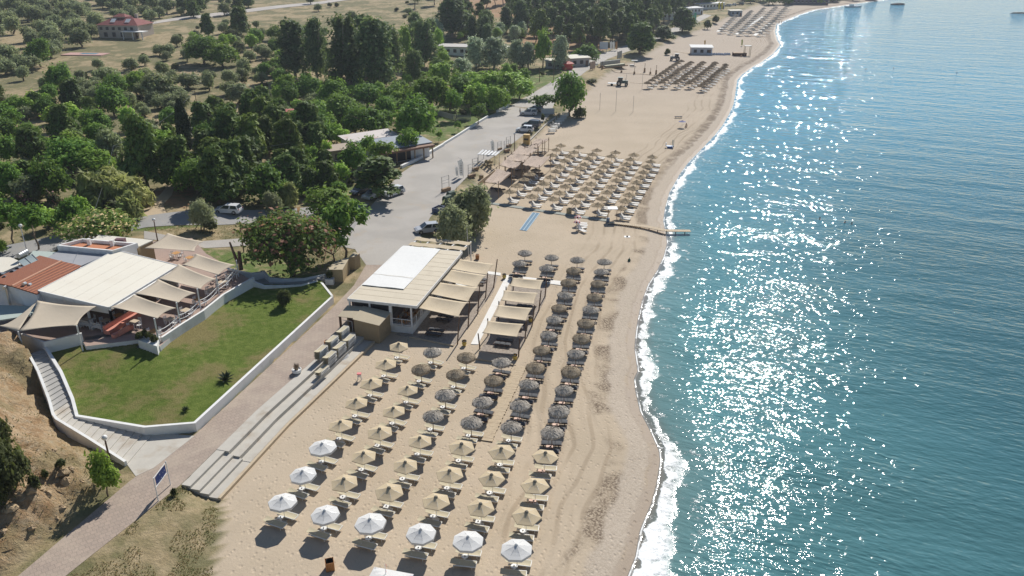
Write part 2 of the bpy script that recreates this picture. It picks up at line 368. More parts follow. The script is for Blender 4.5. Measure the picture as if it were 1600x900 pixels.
# ---- sea
def sea_mat():
    t = NT('sea_water'); d = t.attr('d'); y = t.n('SeparateXYZ', {0: t.n('NewGeometry').outputs['Position']}).outputs[1]
    cr = t.n('ValToRGB', {0: t.rng(d, 0, 150, smooth=False)}); e = cr.color_ramp.elements
    e[0].position = 0; e[0].color = (.25,.205,.17,1); e[1].position = 1; e[1].color = (.036,.085,.10,1)
    for p, c in ((.005, (.20,.205,.18,1)), (.014, (.15,.27,.27,1)), (.05, (.085,.23,.25,1)), (.25, (.045,.135,.16,1)), (.5, (.04,.105,.125,1))):
        k = e.new(p); k.color = c
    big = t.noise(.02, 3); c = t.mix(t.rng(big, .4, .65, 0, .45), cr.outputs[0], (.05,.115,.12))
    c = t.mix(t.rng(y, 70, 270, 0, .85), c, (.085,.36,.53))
    V = t.pos((1, 1, 1), R(24)); Vs = t.n('Mapping', {'Vector': V, 'Scale': (.55, 1.25, 1)}).outputs[0]
    w1 = t.noise(1.25, 1, Vs); w2 = t.noise(2.2, 2, Vs, .6); w3 = t.noise(.09, 2, Vs)
    sw = t.n('TexWave', {'Vector': V, 'Scale': .035, 'Distortion': 5.0, 'Detail': 2.0, 'Detail Scale': .6}, wave_type='BANDS', bands_direction='Y').outputs['Fac']
    w4 = t.noise(.5, 1, Vs); nf = t.rng(y, 45, 200, 1, .3); h = t.math('ADD', t.math('MULTIPLY', w1, t.rng(y, 120, 380, .21, .17)), t.math('MULTIPLY', w2, t.math('MULTIPLY', nf, .10))); h = t.math('ADD', h, t.math('MULTIPLY', w4, t.rng(y, 60, 300, .2, .55))); h = t.math('ADD', h, t.math('MULTIPLY', w3, .35)); h = t.math('ADD', h, t.math('MULTIPLY', sw, .10))
    gust = t.noise(.045, 3, t.n('Mapping', {'Vector': V, 'Scale': (.5, 1.6, 1)}).outputs[0]); h = t.math('MULTIPLY', h, t.rng(gust, .36, .62, .70, .97)); h = t.math('MULTIPLY', h, t.rng(d, 0, 6, .35, 1))
    # foam: broken wash along the shore
    al = t.noise(.11, 2); fine = t.noise(1.1, 5, rough=.7); mid = t.noise(.45, 3, dist=.6)
    wd = t.math('MULTIPLY_ADD', al, 5.0, -.6)
    wd = t.math('ADD', wd, t.rng(y, 46, 75, 1.0, 0))
    ed = t.math('ADD', d, t.math('MULTIPLY_ADD', mid, 1.6, -.8))
    f1 = t.math('MULTIPLY', t.rng(t.math('SUBTRACT', ed, wd), -1.0, .3, 1, 0), t.rng(t.math('ADD', d, t.math('MULTIPLY_ADD', mid, 2.4, -1.5)), .15, .35))
    f1 = t.math('MULTIPLY', f1, t.rng(t.math('ADD', fine, t.math('MULTIPLY', t.math('SUBTRACT', wd, ed), .09)), .36, .60))
    lace = t.math('MULTIPLY', t.rng(t.math('SUBTRACT', ed, wd), 0, 4.5, 1, 0), t.rng(fine, .58, .66))
    fo = t.math('MAXIMUM', f1, t.math('MAXIMUM', t.math('MULTIPLY', lace, .6), t.math('MULTIPLY', t.math('MULTIPLY', t.rng(d, .02, .08), t.rng(d, .14, .26, 1, 0)), t.rng(mid, .42, .6, .1, .75))))
    c = t.mix(fo, c, (.86,.88,.88))
    h2 = t.math('ADD', h, t.math('MULTIPLY', t.math('MULTIPLY', fo, fine), .12))
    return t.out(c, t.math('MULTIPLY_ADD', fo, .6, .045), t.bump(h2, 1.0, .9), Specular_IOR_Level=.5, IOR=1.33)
M_SEA = sea_mat()
sS = [-4]
while sS[-1] < 12: sS.append(sS[-1]+.4)
while sS[-1] < 3500: sS.append(sS[-1]*1.07)
YY, SS = np.meshgrid(rows, np.array(sS), indexing='ij'); XX = np.interp(YY, SHY, SHX)+SS
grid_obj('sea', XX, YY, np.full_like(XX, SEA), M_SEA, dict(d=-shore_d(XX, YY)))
# ---- roads and paths
def asphalt(name, a, b, scale=.5):
    t = NT(name); c = t.mix(t.rng(t.noise(.13, 5, dist=.4), .35, .65), a, b); c = t.mix(t.rng(t.noise(9, 4), .45, .7, 0, .35), c, [x*.6 for x in a])
    c = t.mix(t.rng(t.noise(.35, 5, rough=.7), .56, .68, 0, .5), c, (.40,.33,.25))
    return t.out(c, .9, t.bump(t.noise(14, 3), .02))
M_ROAD = asphalt('worn_asphalt', (.43,.40,.365), (.36,.335,.305))
M_ROAD2 = asphalt('grey_asphalt', (.33,.32,.31), (.27,.265,.26))
def pavers():
    t = NT('promenade_pavers'); V = t.pos((1,1,1), R(-38))
    br = t.n('TexBrick', {'Vector': V, 'Scale': 1.0, 'Color1': (.40,.315,.255,1), 'Color2': (.345,.275,.225,1), 'Mortar': (.29,.235,.195,1), 'Mortar Size': .03, 'Brick Width': .45, 'Row Height': .45})
    c = t.mix(t.rng(t.noise(.3, 5, dist=.5), .4, .7, 0, .6), br.outputs[0], (.46,.38,.30)); c = t.mix(t.rng(t.noise(4, 5, rough=.7), .5, .72, 0, .4), c, (.24,.195,.16))
    return t.out(c, .9, t.bump(t.noise(10, 3), .02))
M_PAV = pavers()
def resamp(pts, n):
    a = np.array([(p.x, p.y) for p in pts]); s = np.r_[0, np.cumsum(np.hypot(*np.diff(a, axis=0).T))]
    u = np.linspace(0, s[-1], n); return np.stack([np.interp(u, s, a[:, 0]), np.interp(u, s, a[:, 1])], -1)
def strip(name, Lp, Rp, mat, dz=.03, nu=90, nv=7, z=None):
    A, B = resamp([T(*p) if z is None else G(*p, z) for p in Lp], nu), resamp([T(*p) if z is None else G(*p, z) for p in Rp], nu)
    v = np.linspace(0, 1, nv)[None, :, None]; Pt = A[:, None, :]*(1-v)+B[:, None, :]*v
    X, Y = Pt[..., 0], Pt[..., 1]; Z = (hgt(X, Y) if z is None else np.full_like(X, z))+dz
    return grid_obj(name, X[:, ::-1], Y[:, ::-1], Z[:, ::-1], mat, {})
strip('promenade', [(-130,1040),(25,903),(205,750),(304,680),(400,592),(519,482),(553,446),(572,414)], [(60,940),(100,902),(283,757),(400,642),(480,572),(546,513),(606,440),(626,414)], M_PAV, .02, z=ZL)
strip('car_park', [(572,414),(556,392),(545,372),(560,345),(590,310),(625,272),(694,226),(745,190),(797,166)], [(626,414),(655,372),(672,340),(690,318),(740,266),(800,225),(838,196),(850,190),(862,176)], M_ROAD, .03, z=ZL)
strip('road', [(797,166),(830,147),(862,128),(900,104),(940,84),(975,72),(1010,60),(1060,40),(1100,22)], [(862,172),(868,158),(885,136),(915,112),(950,92),(985,79),(1022,66),(1075,43),(1112,24)], M_ROAD, .035, z=ZL)
strip('side_road', [(-60,398),(60,374),(200,342),(330,328),(480,324),(577,318)], [(-60,430),(60,398),(225,356),(340,352),(400,349),(480,352),(548,366)], M_ROAD2, .06)
strip('lane', [(230,386),(300,378),(395,371),(490,362),(545,368)], [(230,398),(320,388),(395,383),(490,378),(556,390)], M_ROAD, .05)
strip('distant_road', [(225,36),(270,29),(330,22),(400,14),(500,3),(560,-6)], [(225,40),(270,33),(330,27),(400,18.5),(500,7),(560,-2)], asphalt('pale_track', (.5,.46,.42), (.42,.39,.36)), .12)
strip('dirt_track', [(205,345),(225,318),(250,305),(262,290)], [(262,340),(255,320),(268,306),(275,290)], asphalt('pale_dirt', (.50,.39,.26), (.44,.34,.22)), .05)
# ================================================================== MATERIALS FOR OBJECTS
def fabric(name, col, rough=.85, trans=.25, var=.06, stain=None, sc=3.0):
    t = NT(name); n = t.noise(sc, 4, t.pos(obj=True)); c = t.mix(n, [x*(1-var) for x in col], [min(1, x*(1+var)) for x in col])
    if stain: c = t.mix(t.rng(t.noise(.7, 5), .48, .75, 0, .4), c, stain)
    t.out(c, rough, t.bump(t.noise(1.2, 3, t.pos(obj=True)), .03), Specular_IOR_Level=.2)
    tr = t.n('BsdfTranslucent', {'Color': c}); mx = t.n('MixShader', {0: trans, 1: t.b.outputs[0], 2: tr.outputs[0]})
    t.L(mx.outputs[0], t.t.nodes['Material Output'].inputs['Surface']); return t.mat
M_CREAM = fabric('cream_canvas', (.64,.53,.36), trans=.18, stain=(.52,.42,.28)); M_WHITE = fabric('white_canvas', (.82,.82,.81), trans=.3)
M_SAIL = fabric('beige_shade_cloth', (.60,.52,.41), trans=.2, var=.04); M_SAILC = fabric('cream_shade_cloth', (.66,.56,.41), trans=.2, stain=(.52,.42,.29))
M_TARP = fabric('white_tarpaulin', (.82,.82,.80), trans=.05); M_BEIGE = fabric('beige_sling', (.56,.50,.36), trans=.1)
M_WSLING = fabric('white_sling', (.78,.76,.72), trans=.05); M_GREY = plain('charcoal_cushion', (.085,.09,.10), .9, .2); M_BLACK = plain('black_cloth', (.025,.025,.028), .8)
M_WFRAME = plain('white_plastic', (.74,.74,.72), .45, .04); M_WMET = plain('white_painted_metal', (.78,.78,.77), .4, .04, dirt=(.6,.57,.5))
M_DKWOOD = plain('dark_stained_wood', (.10,.045,.025), .6, .3, 6); M_WOOD = plain('weathered_wood', (.30,.20,.12), .8, .3, 5); M_POST = plain('brown_post_wood', (.145,.09,.06), .85, .3, 5)
M_PALEWOOD = plain('pale_boards', (.52,.42,.29), .85, .2, 4, dirt=(.4,.3,.2)); M_ORWOOD = plain('orange_stained_wood', (.40,.17,.055), .6, .25, 4); M_BAMBOO = plain('bamboo_mat', (.42,.33,.19), .85, .25, 7, bumpd=.02)
M_GREYMET = plain('grey_metal', (.32,.33,.34), .4, .1, Metallic=.6); M_PINK = plain('pink_plastic', (.75,.22,.22), .5); M_RED = plain('red_paint', (.55,.04,.03), .5); M_BLUE = plain('blue_paint', (.03,.09,.32), .5)
M_YEL = plain('yellow_paint', (.62,.46,.10), .6); M_SALMON = plain('salmon_wood', (.62,.25,.18), .7, .1)
def straw_mat(name, a, b):
    t = NT(name); V = t.pos(obj=True); n = t.noise(7, 4, t.n('Mapping', {'Vector': V, 'Scale': (1, 1, 4)}).outputs[0], .7); r = t.attr('rnd')
    c = t.mix(t.rng(n, .3, .7), a, b); c = t.mix(r, t.mix(.45, c, (.05,.04,.03)), c)
    return t.out(c, .95, t.bump(n, .05), Specular_IOR_Level=.1)
M_STRAWG = straw_mat('grey_thatch', (.40,.36,.31), (.60,.55,.48)); M_STRAWB = straw_mat('brown_thatch', (.34,.27,.19), (.53,.44,.32)); M_STRAWP = straw_mat('pale_straw', (.40,.31,.20), (.54,.43,.29)); M_STRAWD = straw_mat('dark_thatch', (.20,.15,.10), (.34,.26,.18))
# ================================================================== PARASOLS, SUNBEDS, TABLES
def rnd_attr(me, rng):
    a = me.attributes.new('rnd', 'FLOAT', 'FACE'); a.data.foreach_set('value', rng.random(len(me.polygons)).astype(np.float32))
def canopy(n, R0, zr, za, val=0.0, sag=.05, steps=4, th=.012):
    mb = MB(); prof = [(.02+(R0-.02)*i/steps, za+(zr-za)*(i/steps)-sag*math.sin(math.pi*i/steps)) for i in range(steps+1)]
    if val: prof.append((R0*1.005, zr-val))
    mb.lathe(prof, n); k = len(mb.v)
    mb.lathe([(r, z-th) for r, z in prof[::-1]], n); return mb
def make_parasol(name, n, R0, zr, za, mat, val, capm, polem, cap_r):
    t = thing(name, '', 'parasol')
    c = canopy(n, R0, zr, za, val).build('canopy', mat, t)
    v = MB(); v.lathe([(.01, za+.1), (cap_r*.7, za+.05), (cap_r, za-.03)], n).lathe([(cap_r, za-.04), (.01, za-.02)], n); v.build('vent_cap', capm, t)
    MB().tube((0,0,0), (0,0,za), .022, n=6).build('pole', polem, t)
    MB().lathe([(.0,.1), (.2,.09), (.24,.0)], 10).build('base', M_GREYMET if n == 8 else M_WFRAME, t)
    rb = MB()
    for i in range(n):
        a = 2*math.pi*i/n; rb.bar((0,0,za-.05), (R0*.97*math.cos(a), R0*.97*math.sin(a), zr-.03), .015, .02)
    rb.build('ribs', polem, t); return t
M_CAP = plain('grey_vent_mesh', (.25,.22,.17), .8)
def thatch(R0, zr, za, fringe, tiers, seed, nstr=420, ln=.45):
    g = np.random.default_rng(seed); mb = MB(); n = 28
    prof = []
    for i in range(tiers):
        f0, f1 = i/tiers, (i+1)/tiers
        prof += [(max(.02, R0*f0*.97), za+(zr-za)*f0**1.25+.07*(i > 0)), (R0*f1, za+(zr-za)*f1**1.25)]
    prof += [(R0*1.0, zr-fringe*.55), (R0*.9, zr-fringe*.5), (.05, za-.25)]
    vs0 = len(mb.v); mb.lathe(prof, n)
    mb.v = [(x*(1+.05*g.standard_normal()), y*(1+.05*g.standard_normal()), z+.02*g.standard_normal()) for x, y, z in mb.v]
    for i in range(nstr):                                     # straw bundles
        a = g.random()*2*math.pi; f = g.random()**.6; hang = g.random() < .45
        if hang: f = .96+.06*g.random()
        r0 = R0*f; z0 = za+(zr-za)*f**1.25+.04; l = ln*(.6+.6*g.random())*(.7 if hang else .8); wd = .02+.03*g.random()
        d = Vector((math.cos(a), math.sin(a), 0)); s = Vector((-d.y, d.x, 0))*wd
        sl = (-1.0 if hang else (zr-za)*1.5*f**.5/R0-.06+.12*g.random()); out = .15 if hang else 1.0
        p0 = d*r0+Vector((0,0,z0)); p1 = p0+(d*out+Vector((0,0,sl)))*(l*(fringe*1.6 if hang else .5)/max(.3, abs(sl)+.5 if hang else 1))
        tw = s*.3*g.standard_normal(); mb.add([p0-s, p0+s, p1+s*.6+tw, p1-s*.6+tw], [(0,1,2,3)])
    return mb
def make_thatch(name, R0, zr, za, fringe, tiers, seed, mat, polem=M_POST, nstr=420):
    t = thing(name, '', 'parasol'); o = thatch(R0, zr, za, fringe, tiers, seed, nstr).build('thatch_canopy', mat, t)
    rnd_attr(o.data, np.random.default_rng(seed))
    MB().tube((0,0,0), (0,0,za-.1), .04, .035, 6).build('pole', polem, t); return t
def sunbed_legs(t, L, W, h, mat, r=.022):
    for sx in (-1, 1):
        for sy in (-1, 1): MB().tube((sx*L*.36, sy*W*.43, 0), (sx*L*.36, sy*W*.43, h), r, n=5).build('leg', mat, t)
def make_sunbed(kind):
    t = thing('sunbed', '', 'sunbed'); L, W, h = 1.98, .64, .33
    frm, slm = {'beige': (M_WFRAME, M_BEIGE), 'dark': (M_DKWOOD, M_GREY), 'white': (M_WFRAME, M_WSLING)}[kind]
    up = {'beige': .10, 'dark': .0, 'white': .42}[kind]; hx = -L*.14
    f = MB()
    for s in (-1, 1): f.bar((hx-.62*L*.36 if up else -L/2, s*W/2, h), (L/2, s*W/2, h), .045, .07)
    f.bar((L/2, -W/2, h), (L/2, W/2, h), .045, .07); f.bar((hx, -W/2, h-.01), (hx, W/2, h-.01), .05, .05)
    if kind == 'dark': f.bar((-L/2, -W/2, h), (-L/2, W/2, h), .045, .07)
    f.build('frame', frm, t); sunbed_legs(t, L, W, h, frm, .03 if kind == 'dark' else .02)
    bx = -L/2-.0
    if kind == 'dark':
        for i in range(3):
            a = -L/2+.03+i*(L-.06)/3; b = MB().sheet(lambda u, v, a=a: Vector((a+.012+u*((L-.06)/3-.024), (v-.5)*(W-.04), h+.13-.05*(abs(2*u-1)**6)-.03*abs(2*v-1)**6)), 8, 6, .08)
            b.build('mattress', slm, t, smooth=False)
    else:
        MB().sheet(lambda u, v: Vector((hx+u*(L/2-hx), (v-.5)*(W-.05), h+.045-.035*math.sin(math.pi*v)-.01*math.sin(math.pi*u))), 6, 5, .015).build('sling', slm, t)
        bk = t
        MB().sheet(lambda u, v: Vector((hx-u*(L/2+hx)*(.97 if up < .2 else .72), (v-.5)*(W-.03), h+.05+u*up*1.3-.03*math.sin(math.pi*v))), 5, 5, .02).build('backrest', slm, t)
    return t
S_BEIGE, S_DARK, S_WHITE = Stock(make_sunbed('beige')), Stock(make_sunbed('dark')), Stock(make_sunbed('white'))
def make_table(kind):
    t = thing('beach_table', '', 'table')
    if kind == 'round': MB().lathe([(0,.47), (.25,.47), (.27,.45), (.25,.43), (0,.43)], 14).build('tabletop', M_WFRAME, t)
    else: MB().box(0,0,.40,.62 if kind == 'wood' else .44,.36 if kind == 'wood' else .4,.05).build('tabletop', M_PTOP if kind == 'wood' else M_WFRAME, t)
    MB().lathe([(.045,.42), (.04,.06), (.17,.02), (.17,0)], 8).build('pedestal', M_DKWOOD if kind == 'wood' else M_WFRAME, t)
    MB().lathe([(.0,.525), (.045,.525), (.055,.46)], 8, c=(.07 if kind == 'wood' else 0, 0, 0 if kind != 'wood' else -.015)).build('ashtray', M_BLACK, t); return t
M_PTOP = plain('peach_tabletop', (.62,.40,.30), .6)
T_ROUND, T_SQ, T_WOOD = Stock(make_table('round')), Stock(make_table('square')), Stock(make_table('wood'))
P_CREAM = Stock(make_parasol('cream_parasol', 6, 1.2, 1.78, 2.25, M_CREAM, .05, M_CAP, M_WFRAME, .17))
P_WHITE = Stock(make_parasol('white_parasol', 8, 1.2, 1.85, 2.3, M_WHITE, .2, M_WFRAME, M_GREYMET, .13))
P_STRAW = [Stock(make_thatch('straw_parasol', 1.0, 1.8, 2.16, .3, 4, 3, M_STRAWG)), Stock(make_thatch('straw_parasol', 1.0, 1.8, 2.2, .42, 3, 11, M_STRAWB)),
           Stock(make_thatch('straw_parasol', .98, 1.82, 2.22, .34, 4, 19, M_STRAWG))]
ROWS = [   # picture position of every canopy, nearest first; w white, c cream, s straw
 ('row nearest the promenade', -22, 'beige', [(441,783,'w'),(474.5,739,'w'),(505,698,'w'),(532.5,664,'c'),(557.5,629,'c'),(581,597.5,'c'),(602.5,568,'c'),(623,540,'c')]),
 ('second row from the promenade', -21, 'beige', [(509,800,'w'),(539,753,'c'),(568,711,'c'),(593,674,'c'),(616,640.5,'c'),(637.5,608,'c'),(658,575.5,'s'),(676,547.5,'s')]),
 ('third row from the promenade', -19, 'beige', [(579.5,814.5,'w'),(607.5,767,'c'),(632.5,725,'c'),(655.5,687.5,'c'),(676,649,'s'),(695.5,615,'s'),(712,584,'s'),(728,556,'s')]),
 ('third row from the sea', -16, 'beige', [(658,829.5,'w'),(681,782.5,'c'),(702.5,739,'c'),(720.5,697,'c'),(736,658,'s'),(754.5,626,'s'),(770,593,'s'),(783,564,'s')]),
 ('second row from the sea', -11, 'beige', [(731,842,'w'),(752,790,'c'),(769.5,746,'c'),(785,703,'c'),(799,666,'s'),(812.5,632.5,'s'),(825,600,'s'),(836,572,'s'),(847,545,'s'),
   (857.5,522,'s'),(866,497.5,'s'),(874,479,'s'),(882,460,'s'),(889,440,'s'),(897,421.5,'s'),(902,405,'s')]),
 ('row nearest the sea', -7, 'beige', [(808.5,857,'w'),(822,804,'c'),(837,758,'c'),(851,712,'c'),(863,674.5,'s'),(872.5,641,'s'),(882,608,'s'),(891.5,579,'s'),(900.5,551,'s'),
   (908,526,'s'),(915,503,'s'),(922,481,'s'),(929,461,'s'),(935,441,'s'),(940,423,'s'),(944.5,407.5,'s')]),
 ('short landward row past the sails', -12, 'dark', [(811,411,'s'),(820,394,'s')]),
 ('short second row past the sails', -10, 'dark', [(854,417,'s'),(862,401,'s')])]
NAMES = {'w': 'white octagonal parasol', 'c': 'cream parasol', 's': 'straw thatched parasol'}
for rname, ang, bed, lst in ROWS:
    cnt = {}
    tot = {k: sum(1 for q in lst if q[2] == k) for k in 'wcs'}
    for i, (x, y, k) in enumerate(lst):
        zc = {'w': 1.98, 'c': 1.9, 's': 1.92}[k]; p = G(x, y, zc); g = T(x, y+14, 4); z = float(hgt(p.x, p.y)); loc = Vector((p.x, p.y, z))
        cnt[k] = cnt.get(k, 0)+1; wh = 'the only one' if tot[k] == 1 else '%s %s from the front' % (ORD[cnt[k]], 'one')
        lab = '%s, %s in the %s' % (NAMES[k], wh, rname)
        st = P_WHITE if k == 'w' else P_CREAM if k == 'c' else P_STRAW[[0, 1, 2, 1, 0, 2, 0, 1, 1, 0, 1, 2, 1, 0, 1, 1][(i*3+len(rname)) % 16] if i > 5 else 2*(i % 2)]
        tl = random.uniform(.95, 1.05)
        o = st.put(loc, R(ang)+random.uniform(-.12, .12)+(R(30) if k == 'w' else 0), lab, NAMES[k]+'s on the near beach', (tl, tl, random.uniform(.96, 1.04)))
        o.rotation_euler = (random.uniform(-.04, .04), random.uniform(-.04, .04), o.rotation_euler.z)
        b = 'dark' if (bed == 'dark' or (rname in ('second row from the sea', 'row nearest the sea') and k == 's' and not (rname.startswith('second') and i == 4)) or (rname == 'third row from the sea' and i in (6, 7)) or (rname == 'third row from the sea' and i == 5)) else 'beige'
        a = R(ang+random.uniform(-3, 3)); ux = Vector((math.cos(a), math.sin(a), 0)); uy = Vector((-ux.y, ux.x, 0)); sp = .62 if b == 'dark' else .58
        sb = S_DARK if b == 'dark' else S_BEIGE; bn = 'charcoal sunbed' if b == 'dark' else 'beige sunbed'
        tt = T_WOOD if b == 'dark' or (rname == 'row nearest the sea' and i in (2, 3)) else (T_SQ if (i*7+len(rname)) % 5 == 0 else T_ROUND)
        tn = 'peach topped table' if tt is T_WOOD else 'white round table' if tt is T_ROUND else 'white square table'
        base = loc-ux*.12-uy*.22; nm = NAMES[k].split()[0]+' parasol' if k != 's' else 'straw parasol'
        for sgn, where in ((1, 'behind'), (-1, 'in front of')):
            q = base+uy*sp*sgn*(1.05)+ux*(random.uniform(-.08, .08)-(.12 if sgn < 0 else -.1)); q.z = z
            sb.put(q, a+random.uniform(-.05, .05), '%s %s %s %s from front, %s' % (bn, where, 'the only' if tot[k] == 1 else ORD[cnt[k]], nm, rname), bn+'s on the near beach')
        q = base-ux*.1; q.z = z
        tt.put(q, a, '%s under %s %s from front, %s' % (tn, 'the only' if tot[k] == 1 else ORD[cnt[k]], nm, rname), tn+'s between sunbeds')
# ------------------------------------------------------------------ small beach things
t = thing('wooden_bin', 'orange wooden litter bin standing alone near the white gazebo roof', 'bin', T(516, 889))
for i in range(4):
    M = Matrix.Translation((0,0,0)) @ Matrix.Rotation(i*math.pi/2+.3, 4, 'Z'); b = MB()
    for j in range(5): b.box(.31, -.26+j*.13, .03, .03, .12, .78+.0*j, M=M)
    b.build('side_panel', M_ORWOOD, t)
MB().lathe([(.24,.05), (.24,.8), (.27,.84), (.24,.80)], 10).build('bin_liner', M_BLACK, t)
def open_bin(p, label, s=1.0, mat=M_ORWOOD, name='wooden_planter'):
    t = thing(name, label, 'planter' if 'planter' in name else 'bin', p)
    MB().box(0,0,.02,.5*s,.5*s,.7*s,top=1.15).build('box_body', mat, t); MB().lathe([(.2*s,.6*s), (.21*s,.78*s), (.17*s,.77*s), (.15*s,.65*s), (0,.65*s)], 10).build('inner_bucket', M_BLACK, t); return t
open_bin(T(511.5, 541.5)+Vector((0,0,0)), 'orange wooden bin on the top step beside the stacked sunbeds')
open_bin(T(746, 405), 'orange wooden bin by the railing at the bar corner', 1.0)
def urn(p, label):
    t = thing('yellow_pot', label, 'pot', p, 0, 'yellow pots among the cream sails')
    MB().lathe([(.16,0), (.27,.25), (.25,.5), (.28,.56), (.22,.56), (.2,.4), (0,.4)], 12).build('pot_body', M_YEL, t); MB().lathe([(.285,.56), (.285,.66), (.2,.66), (.2,.56)], 12).build('rim', M_BLACK, t)
urn(T(725.5, 540), 'yellow pot with a dark rim beside the front post of the bar sails'); urn(T(804.5, 562), 'yellow pot with a dark rim by the front seaward sail post')
urn(T(788, 435), 'yellow pot with a dark rim at the crossing of the white mats'); urn(T(829, 503), 'yellow pot behind the second seaward sail from the front')
t = thing('beach_stool', 'small white stand with a pink seat on open sand near the steps', 'stool', T(562, 594))
MB().box(0,0,.75,.45,.4,.1).build('pink_seat', M_PINK, t); f = MB()
for sx in (-1, 1):
    for sy in (-1, 1): f.tube((sx*.2, sy*.18, 0), (sx*.14, sy*.12, .76), .03)
f.box(0,0,.35,.3,.03,.3); f.build('stand', M_WFRAME, t)
# white gazebo at the very front
g0 = G(603, 915, 2.4); t = thing('gazebo', 'white square canopy gazebo cut by the bottom edge of the photo', 'gazebo', (g0.x, g0.y, 0), R(-14))
MB().sheet(lambda u, v: Vector(((u-.5)*3, (v-.5)*3, 2.4+.35*(1-max(abs(2*u-1), abs(2*v-1))))), 8, 8, .03).build('canopy', M_WHITE, t)
for sx in (-1, 1):
    for sy in (-1, 1): MB().tube((sx*1.4, sy*1.4, 0), (sx*1.4, sy*1.4, 2.4), .04).build('leg', M_WMET, t)
fp = G(601.5, 900, 2.6); t = thing('flag', 'small red flag on a thin pole at the white gazebo', 'flag', (fp.x, fp.y+.3, 0))
MB().tube((0,0,0), (0,0,3.4), .02).build('flag_pole', M_WMET, t); MB().sheet(lambda u, v: Vector((.05+.02*math.sin(6*v), .12*u, 3.35-.75*v)), 3, 6, .01).build('flag_cloth', M_RED, t)
# ================================================================== BEACH BAR
M_WPAINT = plain('whitewashed_wall', (.76,.76,.74), .8, .06, 2, dirt=(.6,.58,.53)); M_BLUEWALL = plain('white_render', (.72,.74,.76), .8, .05, 2)
M_DARK = plain('dark_interior', (.05,.045,.045), .8); M_DKWALL = plain('dark_mauve_wall', (.13,.10,.10), .8); M_GLASS = NT('window_glass').out((.03,.04,.05), .06, Specular_IOR_Level=.6)
M_TAN = plain('tan_reed_cladding', (.34,.255,.15), .9, .14, 4, bumpd=.02); M_TANR = plain('tan_roof_sheet', (.47,.40,.285), .9, .1, 2); M_ROOFC = plain('cream_roof_board', (.60,.53,.41), .8, .05, 1.2, dirt=(.5,.43,.33))
M_CHAIRW = plain('amber_wood_chair', (.38,.17,.05), .6, .2)
M_CONC = plain('stained_concrete', (.50,.47,.415), .9, .13, 1.2, dirt=(.32,.24,.16)); M_CONCD = plain('grey_concrete', (.36,.35,.33), .9, .1, 1.5)
BA = R(-14.0); BO = Vector((-19.69, 87.87, 0)); BM = Matrix.Translation(BO) @ Matrix.Rotation(BA, 4, 'Z')
def BL(x, y, z=0): return BM @ Vector((x, y, z))
bar = thing('beach_bar', 'beach bar building with cream roof, white tarpaulin on top and white railed deck', 'bar', BO, BA)
RW, RL = 8.7, 18.1
rf = MB().box(RW/2, RL/2, 3.72, RW, RL, .16).build('roof', M_ROOFC, bar)
sm = MB()
for i in range(1, 12): sm.bar((.05, RL*i/12, 3.885), (RW-.05, RL*i/12, 3.885), .06, .012)
sm.build('seams', M_TANR, rf)
fb = MB().bar((0, -.04, 3.72), (RW, -.04, 3.72), .07, .34).bar((RW+.04, -.05, 3.72), (RW+.04, RL, 3.72), .07, .34).bar((-.04, -.05, 3.72), (-.04, RL, 3.72), .07, .34).bar((0, RL+.04, 3.72), (RW, RL+.04, 3.72), .07, .34)
fb.build('fascia', M_WMET, bar)
MB().sheet(lambda u, v: Vector((.1+u*(5.5+.0*v), 4.0+v*9.9*1.42, 3.99+.035*math.sin(7*v+2*u)+.02*math.sin(11*u))), 10, 14, .05).build('tarpaulin', M_TARP, bar, label='bright white tarpaulin')
sm = MB().bar((.1, 7.5, 4.045), (5.6, 7.5, 4.045), .05, .02).build('tarpaulin_fold', M_ROOFC, bar)
MB().box(4.05, RL/2, -.2, 7.9, RL-.3, 1.12).build('plinth', M_WPAINT, bar)
MB().box(2.7, RL/2+.2, .925, 5.2, RL-1.0, 2.5).build('bar_room', M_DKWALL, bar)
for y in np.linspace(1.6, RL-2, 6): MB().box(5.32, y, 1.9, .06, 2.0, 1.2).build('serving_window', M_DARK, bar)
for i, x in enumerate((.6, 2.9)): MB().box(x+.9, .67, 2.4, 1.9, .06, .9).build('window', M_DARK, bar)
for x, y in [(.12,.12), (2.7,.12), (5.45,.12), (7.95,.15)]+[(7.95, RL*k/5) for k in (1,2,3,4,4.95)]+[(.12, RL*k/4) for k in (1,2,3,3.97)]:
    MB().box(x, y, .9, .18, .18, 2.82).build('post', M_WMET, bar)
MB().box(5.42, -.02, 1.0, .3, .3, 2.6).build('drain_pipe', M_WMET, bar)
rl = MB()
for z in (1.2, 1.95):
    rl.bar((5.6, -.1, z), (8.05, -.1, z), .06, .07).bar((8.05, -.1, z), (8.05, RL-.4, z), .06, .07)
for y in np.arange(0, RL-.5, 1.45): rl.box(8.05, y, .92, .07, .07, 1.05)
for x in np.arange(5.6, 8, 1.2): rl.box(x, -.1, .92, .07, .07, 1.05)
rl.build('railing', M_WMET, bar)
